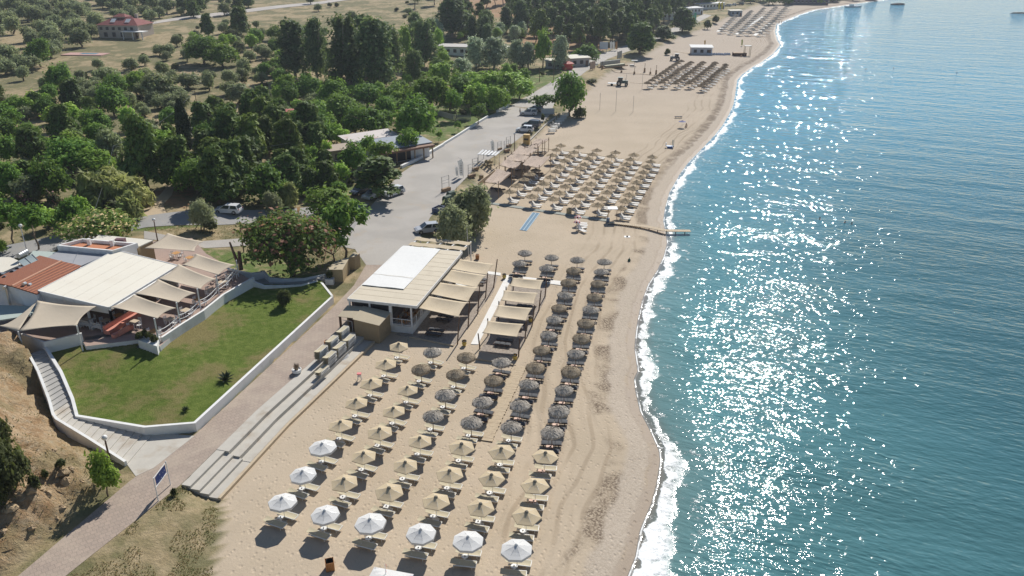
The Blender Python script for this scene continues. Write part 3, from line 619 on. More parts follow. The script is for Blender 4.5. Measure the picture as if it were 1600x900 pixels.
# tables and chairs on the deck
def make_chair(mat, h=.45, name='chair'):
    t = thing(name, '', 'chair'); MB().box(0,0,h-.04,.42,.42,.05).build('seat', mat, t)
    b = MB().box(-.2,-.18,h,.04,.05,.45).box(-.2,.18,h,.04,.05,.45)
    for z in (.12,.25,.38): b.box(-.2,0,h+z,.03,.36,.06)
    b.build('backrest', mat, t)
    for sx in (-1,1):
        for sy in (-1,1): MB().box(sx*.18, sy*.18, 0, .045, .045, h-.04).build('leg', mat, t)
    return t
def make_dtable(top, leg, r=.4, name='dining_table'):
    t = thing(name, '', 'table'); MB().box(0,0,.71,r*2,r*2,.045).build('tabletop', top, t)
    for sx in (-1,1):
        for sy in (-1,1): MB().box(sx*r*.85, sy*r*.85, 0, .06, .06, .71).build('leg', leg, t)
    return t
C_AMB, T_AMB = Stock(make_chair(M_CHAIRW)), Stock(make_dtable(M_DKWOOD, M_CHAIRW))
for i, y in enumerate((1.0, 3.0, 5.0)):
    wd = ['front corner of the bar deck', 'second place along the bar deck', 'third place along the bar deck'][i]
    T_AMB.put(BL(6.75, y, .925), BA, 'dark topped dining table at the '+wd, 'bar deck tables')
    for dx, dy, rz, w in ((-.62,0,0,'on the room side'), (.62,0,180,'on the railing side'), (0,-.62,90,'with its back to the steps')):
        C_AMB.put(BL(6.75+dx, y+dy, .925), BA+R(rz), 'amber wooden chair %s, %s' % (w, wd), 'amber chairs on the bar deck')
# reed shed in front
sh_ = thing('storage_shed', 'tan reed-clad shed with sloping roof against the front of the beach bar', 'shed', BL(0, 0), BA)
MB().prism([(2.0,-.12), (2.0,-3.0), (5.15,-3.15), (5.35,-.12)], 0, [3.05,2.75,2.4,2.65]).build('main_body', M_TAN, sh_)
MB().prism([(.35,-.12), (.35,-1.4), (1.98,-1.4), (1.98,-.12)], 0, 2.6).build('side_body', M_TAN, sh_)
MB().prism([(-.1,-.08), (-.25,-2.55), (1.93,-2.75), (1.9,-.08)], [2.95,2.62,2.72,3.02], [3.0,2.67,2.77,3.07]).build('roof', M_TANR, sh_)
MB().prism([(1.95,-.06), (1.93,-3.15), (5.3,-3.3), (5.5,-.06)], [3.09,2.79,2.42,2.68], [3.14,2.84,2.47,2.73]).build('roof', M_TANR, sh_)
MB().box(-.05,-2.35,.0,.22,.22,2.62).build('corner_post', M_DKWOOD, sh_); MB().tube((1.35,-2.2,.2), (1.35,-2.2,2.0), .035).tube((1.35,-2.2,2.0), (.2,-2.25,2.1), .035).build('shower_pipe', M_WMET, sh_)
MB().box(1.0,-1.43,.1,.9,.04,1.9).build('door', M_POST, sh_)
tp = MB().prism([tuple(BL(*q).xy) for q in ((-1.2,-.2), (-1.0,-3.6), (2.0,-3.5), (1.9,-.2))], 0, .42); tp.solo('concrete_platform', M_CONC, BL(0, -2), 'pale concrete platform under the shed at the head of the steps', 'platform')
# pergola north of the bar
pg = thing('pergola', 'open pergola with white beams and two cream fabric strips behind the bar', 'pergola', BL(0, RL+.35), BA)
pb = MB()
for i in range(5): pb.bar((.5+i*1.9, 0, 3.5), (.9+i*1.9, 4.6, 3.5), .16, .18)
pb.build('beams', M_WMET, pg)
for y0 in (.9, 3.0): MB().sheet(lambda u, v, y0=y0: Vector((.3+u*8.4, y0+v*1.25, 3.63+.04*math.sin(u*math.pi*8))), 24, 2, .03).build('fabric_strip', M_SAILC, pg)
for x, y in ((.6,.1), (8.2,.1), (.9,4.4), (8.5,4.4), (4.7,4.4)): MB().box(x, y, 0, .14, .14, 3.42).build('post', M_WMET, pg)
T_AMB.put(BL(3.2, RL+2.6, .0)+Vector((0,0,float(hgt(*BL(3.2, RL+2.6).xy)))), BA, 'dark topped dining table under the pergola behind the bar', 'bar deck tables')
C_AMB.put(BL(4.3, RL+2.6, .0)+Vector((0,0,float(hgt(*BL(4.3, RL+2.6).xy)))), BA, 'amber wooden chair under the pergola behind the bar', 'amber chairs on the bar deck')
# railing, white ramp and mast at the far bar corner
M_ = MB().prism([tuple(BL(8.8, 14.5).xy), tuple(BL(11.6, 13.6).xy), tuple(BL(11.6, 15.0).xy), tuple(BL(8.8, 16.6).xy)], -.1, .55); M_.solo('white_ramp', M_WPAINT, BL(10, 15), 'white painted ramp at the seaward far corner of the bar', 'ramp')
rl = MB(); pts = [BL(8.7, 17.6), BL(10.0, 17.0), BL(11.5, 16.0)]
for a in pts: rl.tube(a, a+Vector((0,0,1.35)), .035)
for z in (.75, 1.35):
    for a, b in zip(pts[:-1], pts[1:]): rl.tube(a+Vector((0,0,z)), b+Vector((0,0,z)), .03)
rl.solo('handrail', M_WMET, BL(8.7, 17.6), 'white metal handrail beside the white ramp behind the bar', 'railing')
m0 = T(732, 398); t = thing('flag_mast', 'tall white mast with a stay wire at the far corner of the bar', 'mast', m0)
MB().tube((0,0,0), (-.15,0,4.6), .07, .05).build('mast_pole', M_WMET, t); MB().tube((-.12,0,3.9), (-1.5,.3,.4), .018, n=4).build('stay', M_WMET, t)
# cream sails
def sail_fn(c, sag, conc):
    def fn(u, v):
        a = c[0]*(1-u)*(1-v)+c[1]*u*(1-v)+c[2]*u*v+c[3]*(1-u)*v
        ctr = (c[0]+c[1]+c[2]+c[3])/4
        e = 1-conc*(4*u*(1-u)*abs(2*v-1)**2+4*v*(1-v)*abs(2*u-1)**2); q = ctr+(a-ctr)*e
        q.z = a.z-sag*16*u*(1-u)*v*(1-v) ; return q
    return fn
def shade_sail(px, zs, mat, label, group, sag=.25, conc=.1):
    c = [G(x, y, z) for (x, y), z in zip(px, zs)]; ctr = (c[0]+c[1]+c[2]+c[3])/4; loc = Vector((ctr.x, ctr.y, min(q.z for q in c)))
    o = MB().sheet(sail_fn(c, sag, conc), 14, 14, .02).solo('shade_sail', mat, loc, label, 'shade sail', group, smooth=True); return c
H4 = lambda L, x0, y0: [(x0+x/4, y0+y/4) for x, y in L]
posts = []
bs = [[(828,212),(1088,250),(1040,318),(815,282)], [(795,280),(1036,320),(980,398),(745,350)], [(735,363),(985,395),(925,487),(680,437)], [(665,448),(920,490),(865,582),(605,525)]]
wd = ['farthest', 'third from the front', 'second from the front', 'nearest']
for s, wn in zip(bs, wd):
    c = shade_sail(H4(s, 500, 350), [3.3, 2.7, 2.6, 3.3], M_SAILC, 'cream shade sail hung from the bar roof, %s of the four' % wn, 'cream sails beside the bar', .32, .05)
for (x, y), (tx, ty) in zip(H4([(1083,398), (1033,462), (985,560), (925,642), (858,752)], 500, 350), H4([(1108,220), (1048,306), (998,382), (935,478), (870,582)], 500, 350)):
    posts.append((x, y, tx, ty, 'beside the bar'))
ss = [[(1203,335),(1397,350),(1377,413),(1183,387)], [(1147,414),(1362,430),(1337,502),(1128,476)], [(1112,505),(1327,525),(1287,606),(1083,577)], [(1047,604),(1272,625),(1232,707),(1013,681)]]
for s, wn in zip(ss, wd):
    shade_sail(H4(s, 500, 350), [2.5, 2.5, 2.4, 2.4], M_SAILC, 'cream sail on wooden posts seaward of the mat, %s of four' % wn, 'cream sails seaward of the white mat', .3, .06)
for (x, y), (tx, ty) in zip(H4([(1405,455), (1367,540), (1323,640), (1280,728), (1240,828), (1207,415), (1160,505), (1115,602), (1050,700), (1000,780)], 500, 350),
                            H4([(1417,342), (1382,415), (1342,506), (1290,606), (1249,712), (1208,318), (1163,392), (1118,482), (1048,590), (988,684)], 500, 350)):
    posts.append((x, y, tx, ty, 'of the seaward sails'))
for i, (x, y, tx, ty, wn) in enumerate(posts):
    p = G(x, y, 0); yn = (ty-450)/F; t_ = p.y/(CP-yn*SP); q = Vector(((tx-800)/F*t_, p.y, CAMH-t_*(yn*CP+SP)))
    j = i if i < 5 else (i-5 if i < 10 else i-10)
    lab = 'brown wooden sail post beside the bar, %s from the camera' % ORD[5-j] if i < 5 else 'brown sail post on the %s side of the seaward sails, %s from the camera' % ('sea' if i < 10 else 'mat', ORD[5-j])
    MB().tube(p-Vector((0,0,.2)), q, .085, .07, 7).solo('sail_post', M_POST, p, lab, 'post', 'wooden posts of the cream sails')
# gravel beds and mats below the sails
M_GRAVEL = (lambda t: t.out(t.mix(t.n('SeparateXYZ', {0: t.voro(7, out='Color')}).outputs[0], (.24,.20,.165), (.42,.36,.30)), .95, t.bump(t.noise(9, 4), .06)))(NT('gravel'))
def flat(name, px, mat, z=.02, kind='structure'):
    P = [G(x, y, z) for x, y in px]; mb = MB().prism([p.xy for p in P], z-.3, z); o = mb.build(name, mat); o['kind'] = kind; return o
flat('gravel_bed', H4([(470,690), (840,760), (1085,420), (1110,330), (850,215), (690,560)], 500, 350), M_GRAVEL, .035)
flat('gravel_bed', H4([(1000,790), (1225,832), (1412,460), (1420,385), (1210,350), (1190,420)], 500, 350), M_GRAVEL, .035)
def board_edge(px, label, z=.0, h=.16, w=.14):
    P = [G(x, y, 0) for x, y in px]; MB().wall(P, w, -.1, z+h).solo('timber_edging', M_PALEWOOD, P[0], label, 'timber edge')
board_edge(H4([(560,710), (835,765)], 500, 350), 'timber edging along the front of the gravel by the bar'); board_edge(H4([(970,845), (1225,888)], 500, 350), 'timber edging in front of the seaward sails')
def matt(px, label, mat=M_WSLING, z=.06, name='walkway_mat'):
    P = [G(x, y, z) for x, y in px]; MB().prism([p.xy for p in P], z-.1, z).solo(name, mat, P[0], label, 'mat' if 'mat' in name else 'boardwalk')
M_MAT = plain('white_mat', (.76,.75,.72), .85, .05, 2, dirt=(.62,.55,.45))
matt(H4([(1165,318), (1208,322), (988,752), (942,750)], 500, 350), 'white mat path running between the two rows of cream sails', M_MAT)
matt(H4([(1040,293), (1130,305), (1128,322), (1036,310)], 500, 350), 'white mat path from the bar to the yellow pot', M_MAT); matt(H4([(1212,322), (1540,360), (1536,386), (1200,340)], 500, 350), 'white mat path leading seaward between the straw parasols', M_MAT, .065)
bw = MB()
A0, A1 = G(812, 573, .05), G(756, 690, .05); d = (A1-A0).normalized(); nn = Vector((-d.y, d.x, 0)); L = (A1-A0).length
for i in range(int(L/.22)):
    q = A0+d*(i*.22); j = random.uniform(-.06, .06); bw.bar(q-nn*(.75+j)+Vector((0,0,.02)), q+nn*(.75-j)+Vector((0,0,.02+random.uniform(0, .02))), .19, .06)
bw.solo('boardwalk', M_PALEWOOD, A0, 'pale wooden boardwalk between parasol rows in front of the sails', 'boardwalk')
for i, (x, y, lab) in enumerate([(672,522,'nearest the timber edging'), (682,525,''), (695,503,'x'), (783,538,'y'), (788,541,'')]): pass
def dark_pair(x, y, ang, lab):
    p = G(x, y, 0); a = R(ang); uy = Vector((-math.sin(a), math.cos(a), 0))
    for s, w in ((1, 'far'), (-1, 'near')):
        S_DARK.put(p+uy*s*.5, a, 'charcoal sunbed, %s one of the pair %s' % (w, lab), 'charcoal sunbeds under the sails')
for x, y, lab in ((680,522,'under the nearest bar sail'), (695,500,'under the second bar sail'), (787,538,'in front of the nearest seaward sail'), (716,474,'under the third bar sail'), (806,512,'under the second seaward sail'), (818,484,'under the third seaward sail'), (748,442,'by the far bar sail')):
    dark_pair(x, y, -15, lab)
# ================================================================== CONCRETE STEPS, STACKS, PROMENADE THINGS
e_in = [(283,757), (400,642), (480,572), (541,518)]
Pin = [G(x, y, ZL) for x, y in e_in]; a0 = Pin[0]; L_ = resamp(Pin, 24)
def off(pts, d0):
    r = []
    for i in range(len(pts)):
        a = Vector(pts[max(i-1, 0)]); b = Vector(pts[min(i+1, len(pts)-1)]); d = (b-a).normalized(); r.append(Vector(pts[i])+Vector((d.y, -d.x))*d0)
    return r
st = thing('concrete_steps', 'long weathered concrete steps from the promenade down to the sand', 'steps', Pin[0])
W1 = [(.02, 1.25, 1.0), (1.25, 2.3, .62), (2.3, 3.35, .22)]
for a, b, z in W1:
    i0 = 4; A = off(L_, a)[i0:]; B = off(L_, b)[i0:]; m = MB()
    vs = [];
    for p, q in zip(A, B): vs += [(p.x, p.y, -.4), (q.x, q.y, -.4), (q.x, q.y, z+.035), (p.x, p.y, z+.035)]
    fs = [(0,1,2,3), tuple(len(vs)-k for k in (1,2,3,4))]
    for i in range(len(A)-1):
        o = 4*i; fs += [(o+3, o+2, o+6, o+7), (o+2, o+1, o+5, o+6), (o, o+3, o+7, o+4)]
    m.add(vs, fs).build('tread', M_CONC, st, world=True)
for k in range(4):                                        # flight at the near end with narrower steps
    A, B = off(L_, .02+k*.85)[:5], off(L_, .02+(k+1)*.85)[:5]; z = 1.0-k*.26
    vs = []
    for p, q in zip(A, B): vs += [(p.x, p.y, -.4), (q.x, q.y, -.4), (q.x, q.y, z), (p.x, p.y, z)]
    fs = [(0,1,2,3), tuple(len(vs)-k2 for k2 in (1,2,3,4))]
    for i in range(len(A)-1):
        o = 4*i; fs += [(o+3, o+2, o+6, o+7), (o+2, o+1, o+5, o+6), (o, o+3, o+7, o+4)]
    MB().add(vs, fs).build('narrow_step', M_CONC, st, world=True)
MB().wall(off(L_, 3.55), .28, -.4, .3).build('edge_beam', M_PALEWOOD, st, world=True)
# stacked sunbeds on the steps
def stack(s, lane, z, n, lab):
    p = np.array([L_[0]])[0]
    q = Vector(off(resamp(Pin, 200), lane)[int(s*199)]); d = (Vector(resamp(Pin, 200)[min(199, int(s*199)+2)])-Vector(resamp(Pin, 200)[int(s*199)-2])).normalized(); a = math.atan2(d.y, d.x)
    for k in range(n):
        S_BEIGE.put((q.x+random.uniform(-.03, .03), q.y+random.uniform(-.03, .03), z+k*.155), a+random.uniform(-.02, .02), 'beige sunbed, %s in stack %s' % ('top one' if k == n-1 else '%s from the bottom' % ORD[k+1], lab), 'beige sunbeds stacked on the steps')
stack(.77, .75, 1.04, 7, 'on the top step nearest the white pot'); stack(.853, .72, 1.04, 7, 'on the top step in the middle'); stack(.935, .7, 1.04, 7, 'on the top step beside the orange bin')
stack(.76, 1.95, .66, 7, 'on the middle step nearest the camera'); stack(.835, 1.9, .66, 7, 'on the middle step at its centre'); stack(.91, 1.9, .66, 6, 'on the middle step by the metal sheets'); stack(.69, 2.2, .66, 3, 'low on the middle step')
p = G(530, 546, .6); t = thing('folded_frames', 'pile of shiny folded metal gazebo frames beside the stacked sunbeds', 'metal pile', (p.x, p.y, 0), R(-25))
for k in range(11): MB().bar((-1.9+.0*k, -.35+.09*k, 1.15-.02*k), (.1+.05*k, -.9+.12*k, 1.0-.02*k), .05, .04).bar((.0+.05*k, -.9+.12*k, 1.02-.02*k), (1.6, -2.1+.17*k, .12+.02*k), .06, .04).build('bar', plain('bright_metal', (.72,.74,.77), .3, .1, Metallic=.5) if k == 0 else bpy.data.materials['bright_metal'], t)
p = T(464, 583); t = thing('white_pot', 'round white pot with a dried shrub on the top step', 'plant pot', p)
MB().lathe([(.3,0), (.5,.18), (.52,.5), (.45,.52), (.42,.4), (0,.4)], 14).build('pot', M_WPAINT, t)
def twigs(n, r, h, seed, w=.03):
    g = np.random.default_rng(seed); mb = MB()
    for i in range(n):
        a = g.random()*6.28; rr = r*g.random()**.5; b = Vector((rr*.4*math.cos(a), rr*.4*math.sin(a), 0)); tpt = Vector((rr*math.cos(a), rr*math.sin(a), h*(.5+.5*g.random()))); s = Vector((-math.sin(a), math.cos(a), 0))*w
        mb.add([b-s, b+s, tpt], [(0,1,2)])
    return mb
m = twigs(140, .42, .85, 4); m.v = [(x, y, z+.4) for x, y, z in m.v]; m.build('dry_shrub', plain('dry_twigs', (.26,.19,.13), .9), t)
# blue framed notice board beside the promenade
p0, p1 = T(247.5, 783), T(266.5, 758); t = thing('notice_board', 'blue notice banner in a frame on two white posts beside the promenade', 'sign', p0)
d = p1-p0; MB().tube((0,0,0), (0,0,2.35), .045).build('post', M_WMET, t); MB().tube(d, d+Vector((0,0,2.45)), .045).build('post', M_WMET, t)
u = d.normalized(); fr = MB()
for z in (1.35, 2.3): fr.bar(Vector((0,0,z)), d+Vector((0,0,z+.05)), .05, .05)
fr.build('frame', M_WMET, t)
nb = NT('blue_banner'); vv = nb.voro(2.6, nb.pos(obj=True)); c = nb.mix(nb.rng(vv, .12, .2), (.55,.58,.62), (.05,.09,.30)); nb.out(c, .6)
MB().sheet(lambda a, b: d*(.1+.8*a)+Vector((0,0,1.47+.72*b-.06*math.sin(a*math.pi)*(1 if b < .5 else -1)+.05*a)), 8, 6, .015).build('banner', nb.mat, t)
# ================================================================== RESTAURANT, LAWN, STAIRS
FT = 3.2
def GP(pts, z): return [G(x, y, z) for x, y in pts]
M_TERR = plain('terrace_paving', (.36,.26,.215), .85, .12, 1.5, dirt=(.27,.21,.18)); M_LOUV = plain('grey_sheet_roof', (.34,.345,.36), .55, .12, 1.2, dirt=(.25,.24,.23)); M_GREENR = plain('pale_green_roof', (.40,.46,.42), .7, .08)
M_TERRA = plain('terracotta_screed', (.50,.20,.10), .9, .15, 1.5, dirt=(.42,.22,.13)); M_PAVR = plain('off_white_membrane', (.74,.70,.60), .75, .035, .6, dirt=(.68,.63,.53)); M_PALER = plain('pale_roof', (.66,.62,.53), .8, .05, 1)
def tiles():
    t = NT('red_roof_tiles'); V = t.pos(obj=True); Vr = t.n('Mapping', {'Vector': V, 'Rotation': (0,0,-R(76.2)+R(90))}).outputs[0]; a = t.n('TexWave', {'Vector': Vr, 'Scale': .85, 'Distortion': .3}, wave_type='BANDS', bands_direction='X').outputs['Fac']
    c = t.mix(a, (.17,.055,.03), (.42,.15,.075)); c = t.mix(t.rng(t.noise(3, 4, V), .4, .7, 0, .5), c, (.33,.14,.08))
    return t.out(c, .85, t.bump(a, .08))
M_TILE = tiles()
def grass_mat():
    t = NT('lawn_grass'); n1, n2, n3 = t.noise(.16, 4), t.noise(1.3, 5, rough=.65), t.noise(9, 4, rough=.7)
    c = t.mix(t.rng(n2, .3, .7), (.11,.165,.024), (.19,.24,.052)); c = t.mix(t.rng(t.math('ADD', n1, t.math('MULTIPLY', n2, .25)), .57, .76, 0, .85), c, (.29,.23,.105))
    c = t.mix(t.rng(n3, .35, .7), t.mix(.4, c, (.02,.035,.006)), c)
    return t.out(c, .95, t.bump(t.math('ADD', n3, t.math('MULTIPLY', n2, .8)), .12), Specular_IOR_Level=.15)
wallpx = [(519,463,1.95), (304,660,1.95), (226,666.5,1.95), (120,649,2.05), (113,622,2.45), (95,580,3.0), (70,540,3.6)]
WP = [G(*q) for q in wallpx]
WXY = (np.array([p.x for p in WP[:4]]), np.array([p.y for p in WP[:4]]))
def lawnz(X, Y): return 1.86+.95*sstep(0, 15, segdist(X, Y, *WXY))+.05*(vnoise(X, Y, 2.5, 3)-.5)
TERR = GP([(34,531), (71,545), (127,529), (134,541), (215,531), (250,541), (282,514), (317,492), (349,467), (392,437), (358,417), (322,396), (300,372), (230,378), (90,392), (0,420), (-60,470), (-20,528)], FT)
LAWN = WP+[TERR[0], TERR[1], TERR[2], TERR[3], TERR[4], G(212,540,2.9), G(245,553,2.7), G(282,517,2.7), G(317,495,2.7), G(349,470,2.7), G(387,440,2.7), G(413,446,2.3), G(440,446,2.2), G(470,446,2.0), G(502,439,1.95)]
gx = np.arange(min(p.x for p in LAWN)-.4, max(p.x for p in LAWN)+.4, .2); gy = np.arange(min(p.y for p in LAWN)-.4, max(p.y for p in LAWN)+.4, .2)
XX, YY = np.meshgrid(gx, gy); ZZ = lawnz(XX, YY); ok = inpoly(XX[:-1,:-1]+.1, YY[:-1,:-1]+.1, [p.xy for p in LAWN])
idx = np.arange(XX.size).reshape(XX.shape); q = np.stack([idx[:-1,:-1], idx[:-1,1:], idx[1:,1:], idx[1:,:-1]], -1)[ok]
used = np.unique(q); rem = np.full(XX.size, -1); rem[used] = np.arange(len(used))
me = bpy.data.meshes.new('lawn'); me.from_pydata(np.stack([XX, YY, ZZ], -1).reshape(-1, 3)[used].tolist(), [], rem[q].tolist()); me.materials.append(grass_mat()); lo = bpy.data.objects.new('lawn', me); COL.objects.link(lo); lo['kind'] = 'structure'
me.polygons.foreach_set('use_smooth', [True]*len(me.polygons))
def seg_wall(pts, zb, zt, th, label, mat=None, name='garden_wall'):
    return MB().wall(pts, th, zb, zt).solo(name, mat or M_WPAINT, (pts[0].x, pts[0].y, min(zb) if hasattr(zb, '__len__') else zb), label, 'wall')
seg_wall(WP, .4, [p.z for p in WP], .3, 'white garden wall around the lawn beside the promenade and stairs')
WA = [G(*q) for q in [(356,419,3.5), (372,423,3.3), (393,426.5,3.1), (413,424,2.9), (421,434,2.6), (440,435.5,2.5), (475,435,2.3), (508,428,2.1)]]
seg_wall(WA, .4, [p.z for p in WA], .28, 'low white wall on the far side of the path above the lawn')
WB = [G(*q) for q in [(391,437,3.5), (413,446,2.9), (440,446,2.6), (470,445,2.3), (500,438,2.1), (519,462,1.93)]]
seg_wall(WB, .4, [p.z for p in WB], .28, 'low white wall between the path and the lawn')
flat('garden_path', [(392,437),(413,445),(440,445),(475,443),(508,434),(515,428),(475,434),(440,434),(421,432),(413,424),(393,427),(372,423),(358,420)], M_CONCD, 2.0)
# stairs
Lin = resamp(GP([(236,675), (180,668), (122,656)], 1.4)+[G(112,624,2.2), G(95,584,2.8), G(69,545,3.2)], 27); Lout = resamp(GP([(196,722), (140,692), (88,666)], 1.4)+[G(79,632,2.2), G(61,585,2.8), G(44,554,3.2)], 27)
st = thing('stairs', 'long concrete stairs climbing beside the lawn wall to the restaurant terrace', 'stairs', (Lin[0][0], Lin[0][1], 1.0))
for i in range(26):
    z = 1.03+(FT-1.03)*(i+1)/26; MB().prism([Lin[i], Lin[i+1]*1.0, Lout[i+1], Lout[i]], .2, z).build('step', M_CONC if i < 13 else M_CONCD, st, world=True)  # upper steps take the darker grey: the sails' shadow put into the colour
OW = [Vector((*p, 0)) for p in Lout]
seg_wall(OW, .2, [1.45+(FT-1.03)*(i+.5)/26 for i in range(27)], .25, 'low white wall on the outer side of the stairs')
flat('stair_landing', [(236,676), (304,681), (240,731), (212,744), (196,722)], M_CONC, 1.035)
# terrace
MB().prism([p.xy for p in TERR], .3, FT, 0, 1).solo('terrace', [M_WPAINT, M_TERR], (TERR[3].x, TERR[3].y, .6), 'raised paved restaurant terrace with white sides above the lawn', 'terrace')
PW = GP([(34,521), (69,534), (127.5,520)], FT+.95); seg_wall(PW, FT-1.2, FT+.95, .25, 'white parapet wall under the big landward shade sail')
TW = GP([(252,527), (282,507), (317,485), (349,459.5), (396,433)], FT+.6); seg_wall(TW, 2.2, FT+.6, .28, 'long white terrace parapet wall with posts above the lawn')
s_ = GP([(131,530), (168,520), (172,528), (134,541)], FT)
for k in range(3): 
    a, b = G(133,540-k*4,FT-.2*(3-k)), G(207,527-k*3,FT-.2*(3-k)); MB().bar(a, b, .9, .4).solo('terrace_step', M_CONCD, a, 'grey terrace step above the shaded lawn, %s of three' % ['lowest', 'middle', 'topmost'][k], 'step')
# posts and rope railing
pst = [(1000,772,990,590), (1136,670,1122,490), (1262,575,1248,405), (1376,480,1372,320), (1495,350,1495,226)]; tops = []
for i, (bx, by, tx, ty) in enumerate(pst):
    b = G(bx/4, 350+by/4, 2.7); yn = (350+ty/4-450)/F; t_ = b.y/(CP-yn*SP); q = Vector((b.x, b.y, CAMH-t_*(yn*CP+SP))); tops.append(b)
    MB().tube((b.x, b.y, 2.2), q, .085, n=8).solo('terrace_post', M_WMET, b, 'white round terrace post above the lawn, %s from the planter' % ORD[i+1], 'post', 'white posts of the terrace sails')
for i in range(4):
    a, b = tops[i], tops[i+1]; m = MB()
    for z in (FT+1.0, FT+1.5):
        pts = [a.lerp(b, u)+Vector((0,0,z-a.z-.28*4*u*(1-u))) for u in np.linspace(.02, .98, 9)]; pts = [Vector((p.x, p.y, z-.28*4*u*(1-u))) for p, u in zip(pts, np.linspace(0, 1, 9))]; m.path(pts, .04, 5)
    m.solo('rope_rail', M_WMET, a, 'pair of sagging white rails between the %s and %s terrace posts' % (ORD[i+1], ORD[i+2]), 'railing', 'sagging rails of the terrace')
for i, (x, y, zt, lab) in enumerate([(38,548,5.6,'front left'), (127,546,5.75,'front right')]):
    q = G([28.5,120][i], [518,509][i], zt); b = Vector((q.x, q.y, 1.6)); MB().tube(b, q, .08, n=8).solo('sail_pole', M_WMET, b, 'white pole at the %s corner of the big landward sail' % lab, 'post')
# sails
c = [G(28.5,518,5.6), G(120,509,5.75), G(150,478.5,6.0), G(58.5,469.5,5.9)]
m = MB().sheet(sail_fn(c, .25, .13), 16, 16, .02); m.sheet(lambda u, v: c[0]*(1-u)+(G(-3,508,5.5)*(1-v)+c[3]*v)*u if False else (c[0].lerp(c[3], v)).lerp(G(-4,508,5.4), u*(1-v)*1.0)-Vector((0,0,.0)), 8, 8, .02)
m.solo('shade_sail', M_SAIL, (c[0].x, c[0].y, 5.2), 'large beige shade sail over the landward terrace corner beside the stairs', 'shade sail', smooth=True)
def sail5(px, zs, lab): shade_sail(px, zs, M_SAIL, lab, 'beige sails along the terrace edge', .28, .13)
sail5([(209,460),(275,481),(246,498),(172,480)], [6.0,5.6,5.6,5.9], 'beige terrace sail nearest the planter, beside the big pale roof')
sail5([(247,436),(306,458),(279,473),(209,459)], [6.0,5.6,5.6,6.0], 'second beige terrace sail from the planter')
sail5([(279,412),(338,436),(313,452),(246,436)], [6.1,5.6,5.6,6.0], 'third beige terrace sail from the planter')
sail5([(306,396),(368,414),(341,430),(284,414)], [6.2,5.7,5.6,6.0], 'fourth beige terrace sail from the planter, at the far corner')
sail5([(262,364),(318,377),(304,393),(224,388)], [6.2,6.0,5.8,6.0], 'beige shade sail behind the big pale roof beside the lane')
# pavilion
R1 = [G(60,454,6.55), G(170,480,5.95), G(277,415,5.95), G(181,391,6.55)]
pv = thing('restaurant_pavilion', 'large open restaurant pavilion with off-white sloping roof', 'building', (R1[0].x, R1[0].y, FT))
MB().prism([p.xy for p in R1], [p.z-.14 for p in R1], [p.z for p in R1]).build('roof', M_PAVR, pv, world=True)
fb = MB()
for i in range(4):
    a, b = R1[i], R1[(i+1) % 4]; d = (b-a).normalized(); n_ = Vector((d.y, -d.x, 0))*.06; fb.bar(a+n_-Vector((0,0,.16)), b+n_-Vector((0,0,.16)), .1, .42)
fb.build('fascia', M_WMET, pv, world=True)
ctr = (R1[0]+R1[2])/2
sm = MB()
for u in (.17,.34,.5,.67,.84): sm.bar(R1[0].lerp(R1[1],u)+Vector((0,0,.006)), R1[3].lerp(R1[2],u)+Vector((0,0,.006)), .05, .02)
sm.build('roof_seams', plain('seam_grey', (.68,.64,.55)), pv, world=True)
ins = [Vector((ctr.x+(p.x-ctr.x)*.96, ctr.y+(p.y-ctr.y)*.96, p.z)) for p in R1]
fw = MB(); a, b = ins[0], ins[1]; fw.wall([a, b], .12, [5.0,5.0], [a.z-.2, b.z-.2]); fw.build('front_fascia_wall', M_WPAINT, pv, world=True)
for a, b in ((ins[0], ins[1]), (ins[1], ins[2])):
    for u in (0, .33, .66, 1): q = a.lerp(b, u); MB().box(q.x, q.y, FT, .22, .22, q.z-.2-FT).build('post', M_WMET, pv, world=True)
MB().wall([ins[0], ins[3], ins[2]], .2, FT, [ins[0].z-.25, ins[3].z-.25, ins[2].z-.25]).build('back_wall', M_WPAINT, pv, world=True)
gt = R1[1]; MB().tube((gt.x+.12, gt.y-.1, gt.z-.3), (R1[2].x+.12, R1[2].y, R1[2].z-.3), .12, n=8).build('gutter', M_WMET, pv, world=True)
# tiled kitchen
K = dict(r0=G(19,447,7.3), r1=G(96,408,7.3), e0=G(57,459,6.45), e1=G(127,415,6.45), l0=G(-14,440,6.6), l1=G(62,399,6.6))
kt = thing('kitchen_building', 'white kitchen building with ridged red tile roof left of the pale pavilion', 'building', (K['r0'].x, K['r0'].y, FT))
kd = (K['r1']-K['r0']); ka = math.atan2(kd.y, kd.x)
def slope(a, b, c_, d_, nm='roof'):
    n_ = 0.12; return MB().sheet(lambda u, v: (a.lerp(b, u)).lerp(d_.lerp(c_, u), v), 30, 6, n_).build(nm, M_TILE, kt, world=True)
slope(K['r0'], K['r1'], K['e1'], K['e0']); slope(K['r1'], K['r0'], K['l0'], K['l1'])
MB().path([K['r0'], K['r1']], .13, 7).build('ridge_tiles', plain('ridge_tile', (.55,.30,.2), .85), kt, world=True)
e0, e1, l0, l1, r0, r1 = (K[k] for k in ('e0','e1','l0','l1','r0','r1'))
MB().add([(e0.x, e0.y, FT-2), (l0.x, l0.y, FT-2), (l0.x, l0.y, l0.z-.15), (r0.x, r0.y, r0.z-.15), (e0.x, e0.y, e0.z-.15), (e0.x+.1, e0.y+.2, FT-2), (l0.x+.1, l0.y+.2, FT-2), (l0.x+.1, l0.y+.2, l0.z-.15), (r0.x+.1, r0.y+.2, r0.z-.15), (e0.x+.1, e0.y+.2, e0.z-.15)], [(1,0,4,3,2), (5,6,7,8,9), (0,1,6,5), (0,5,9,4), (1,2,7,6)]).build('front_wall', M_BLUEWALL, kt, world=True)
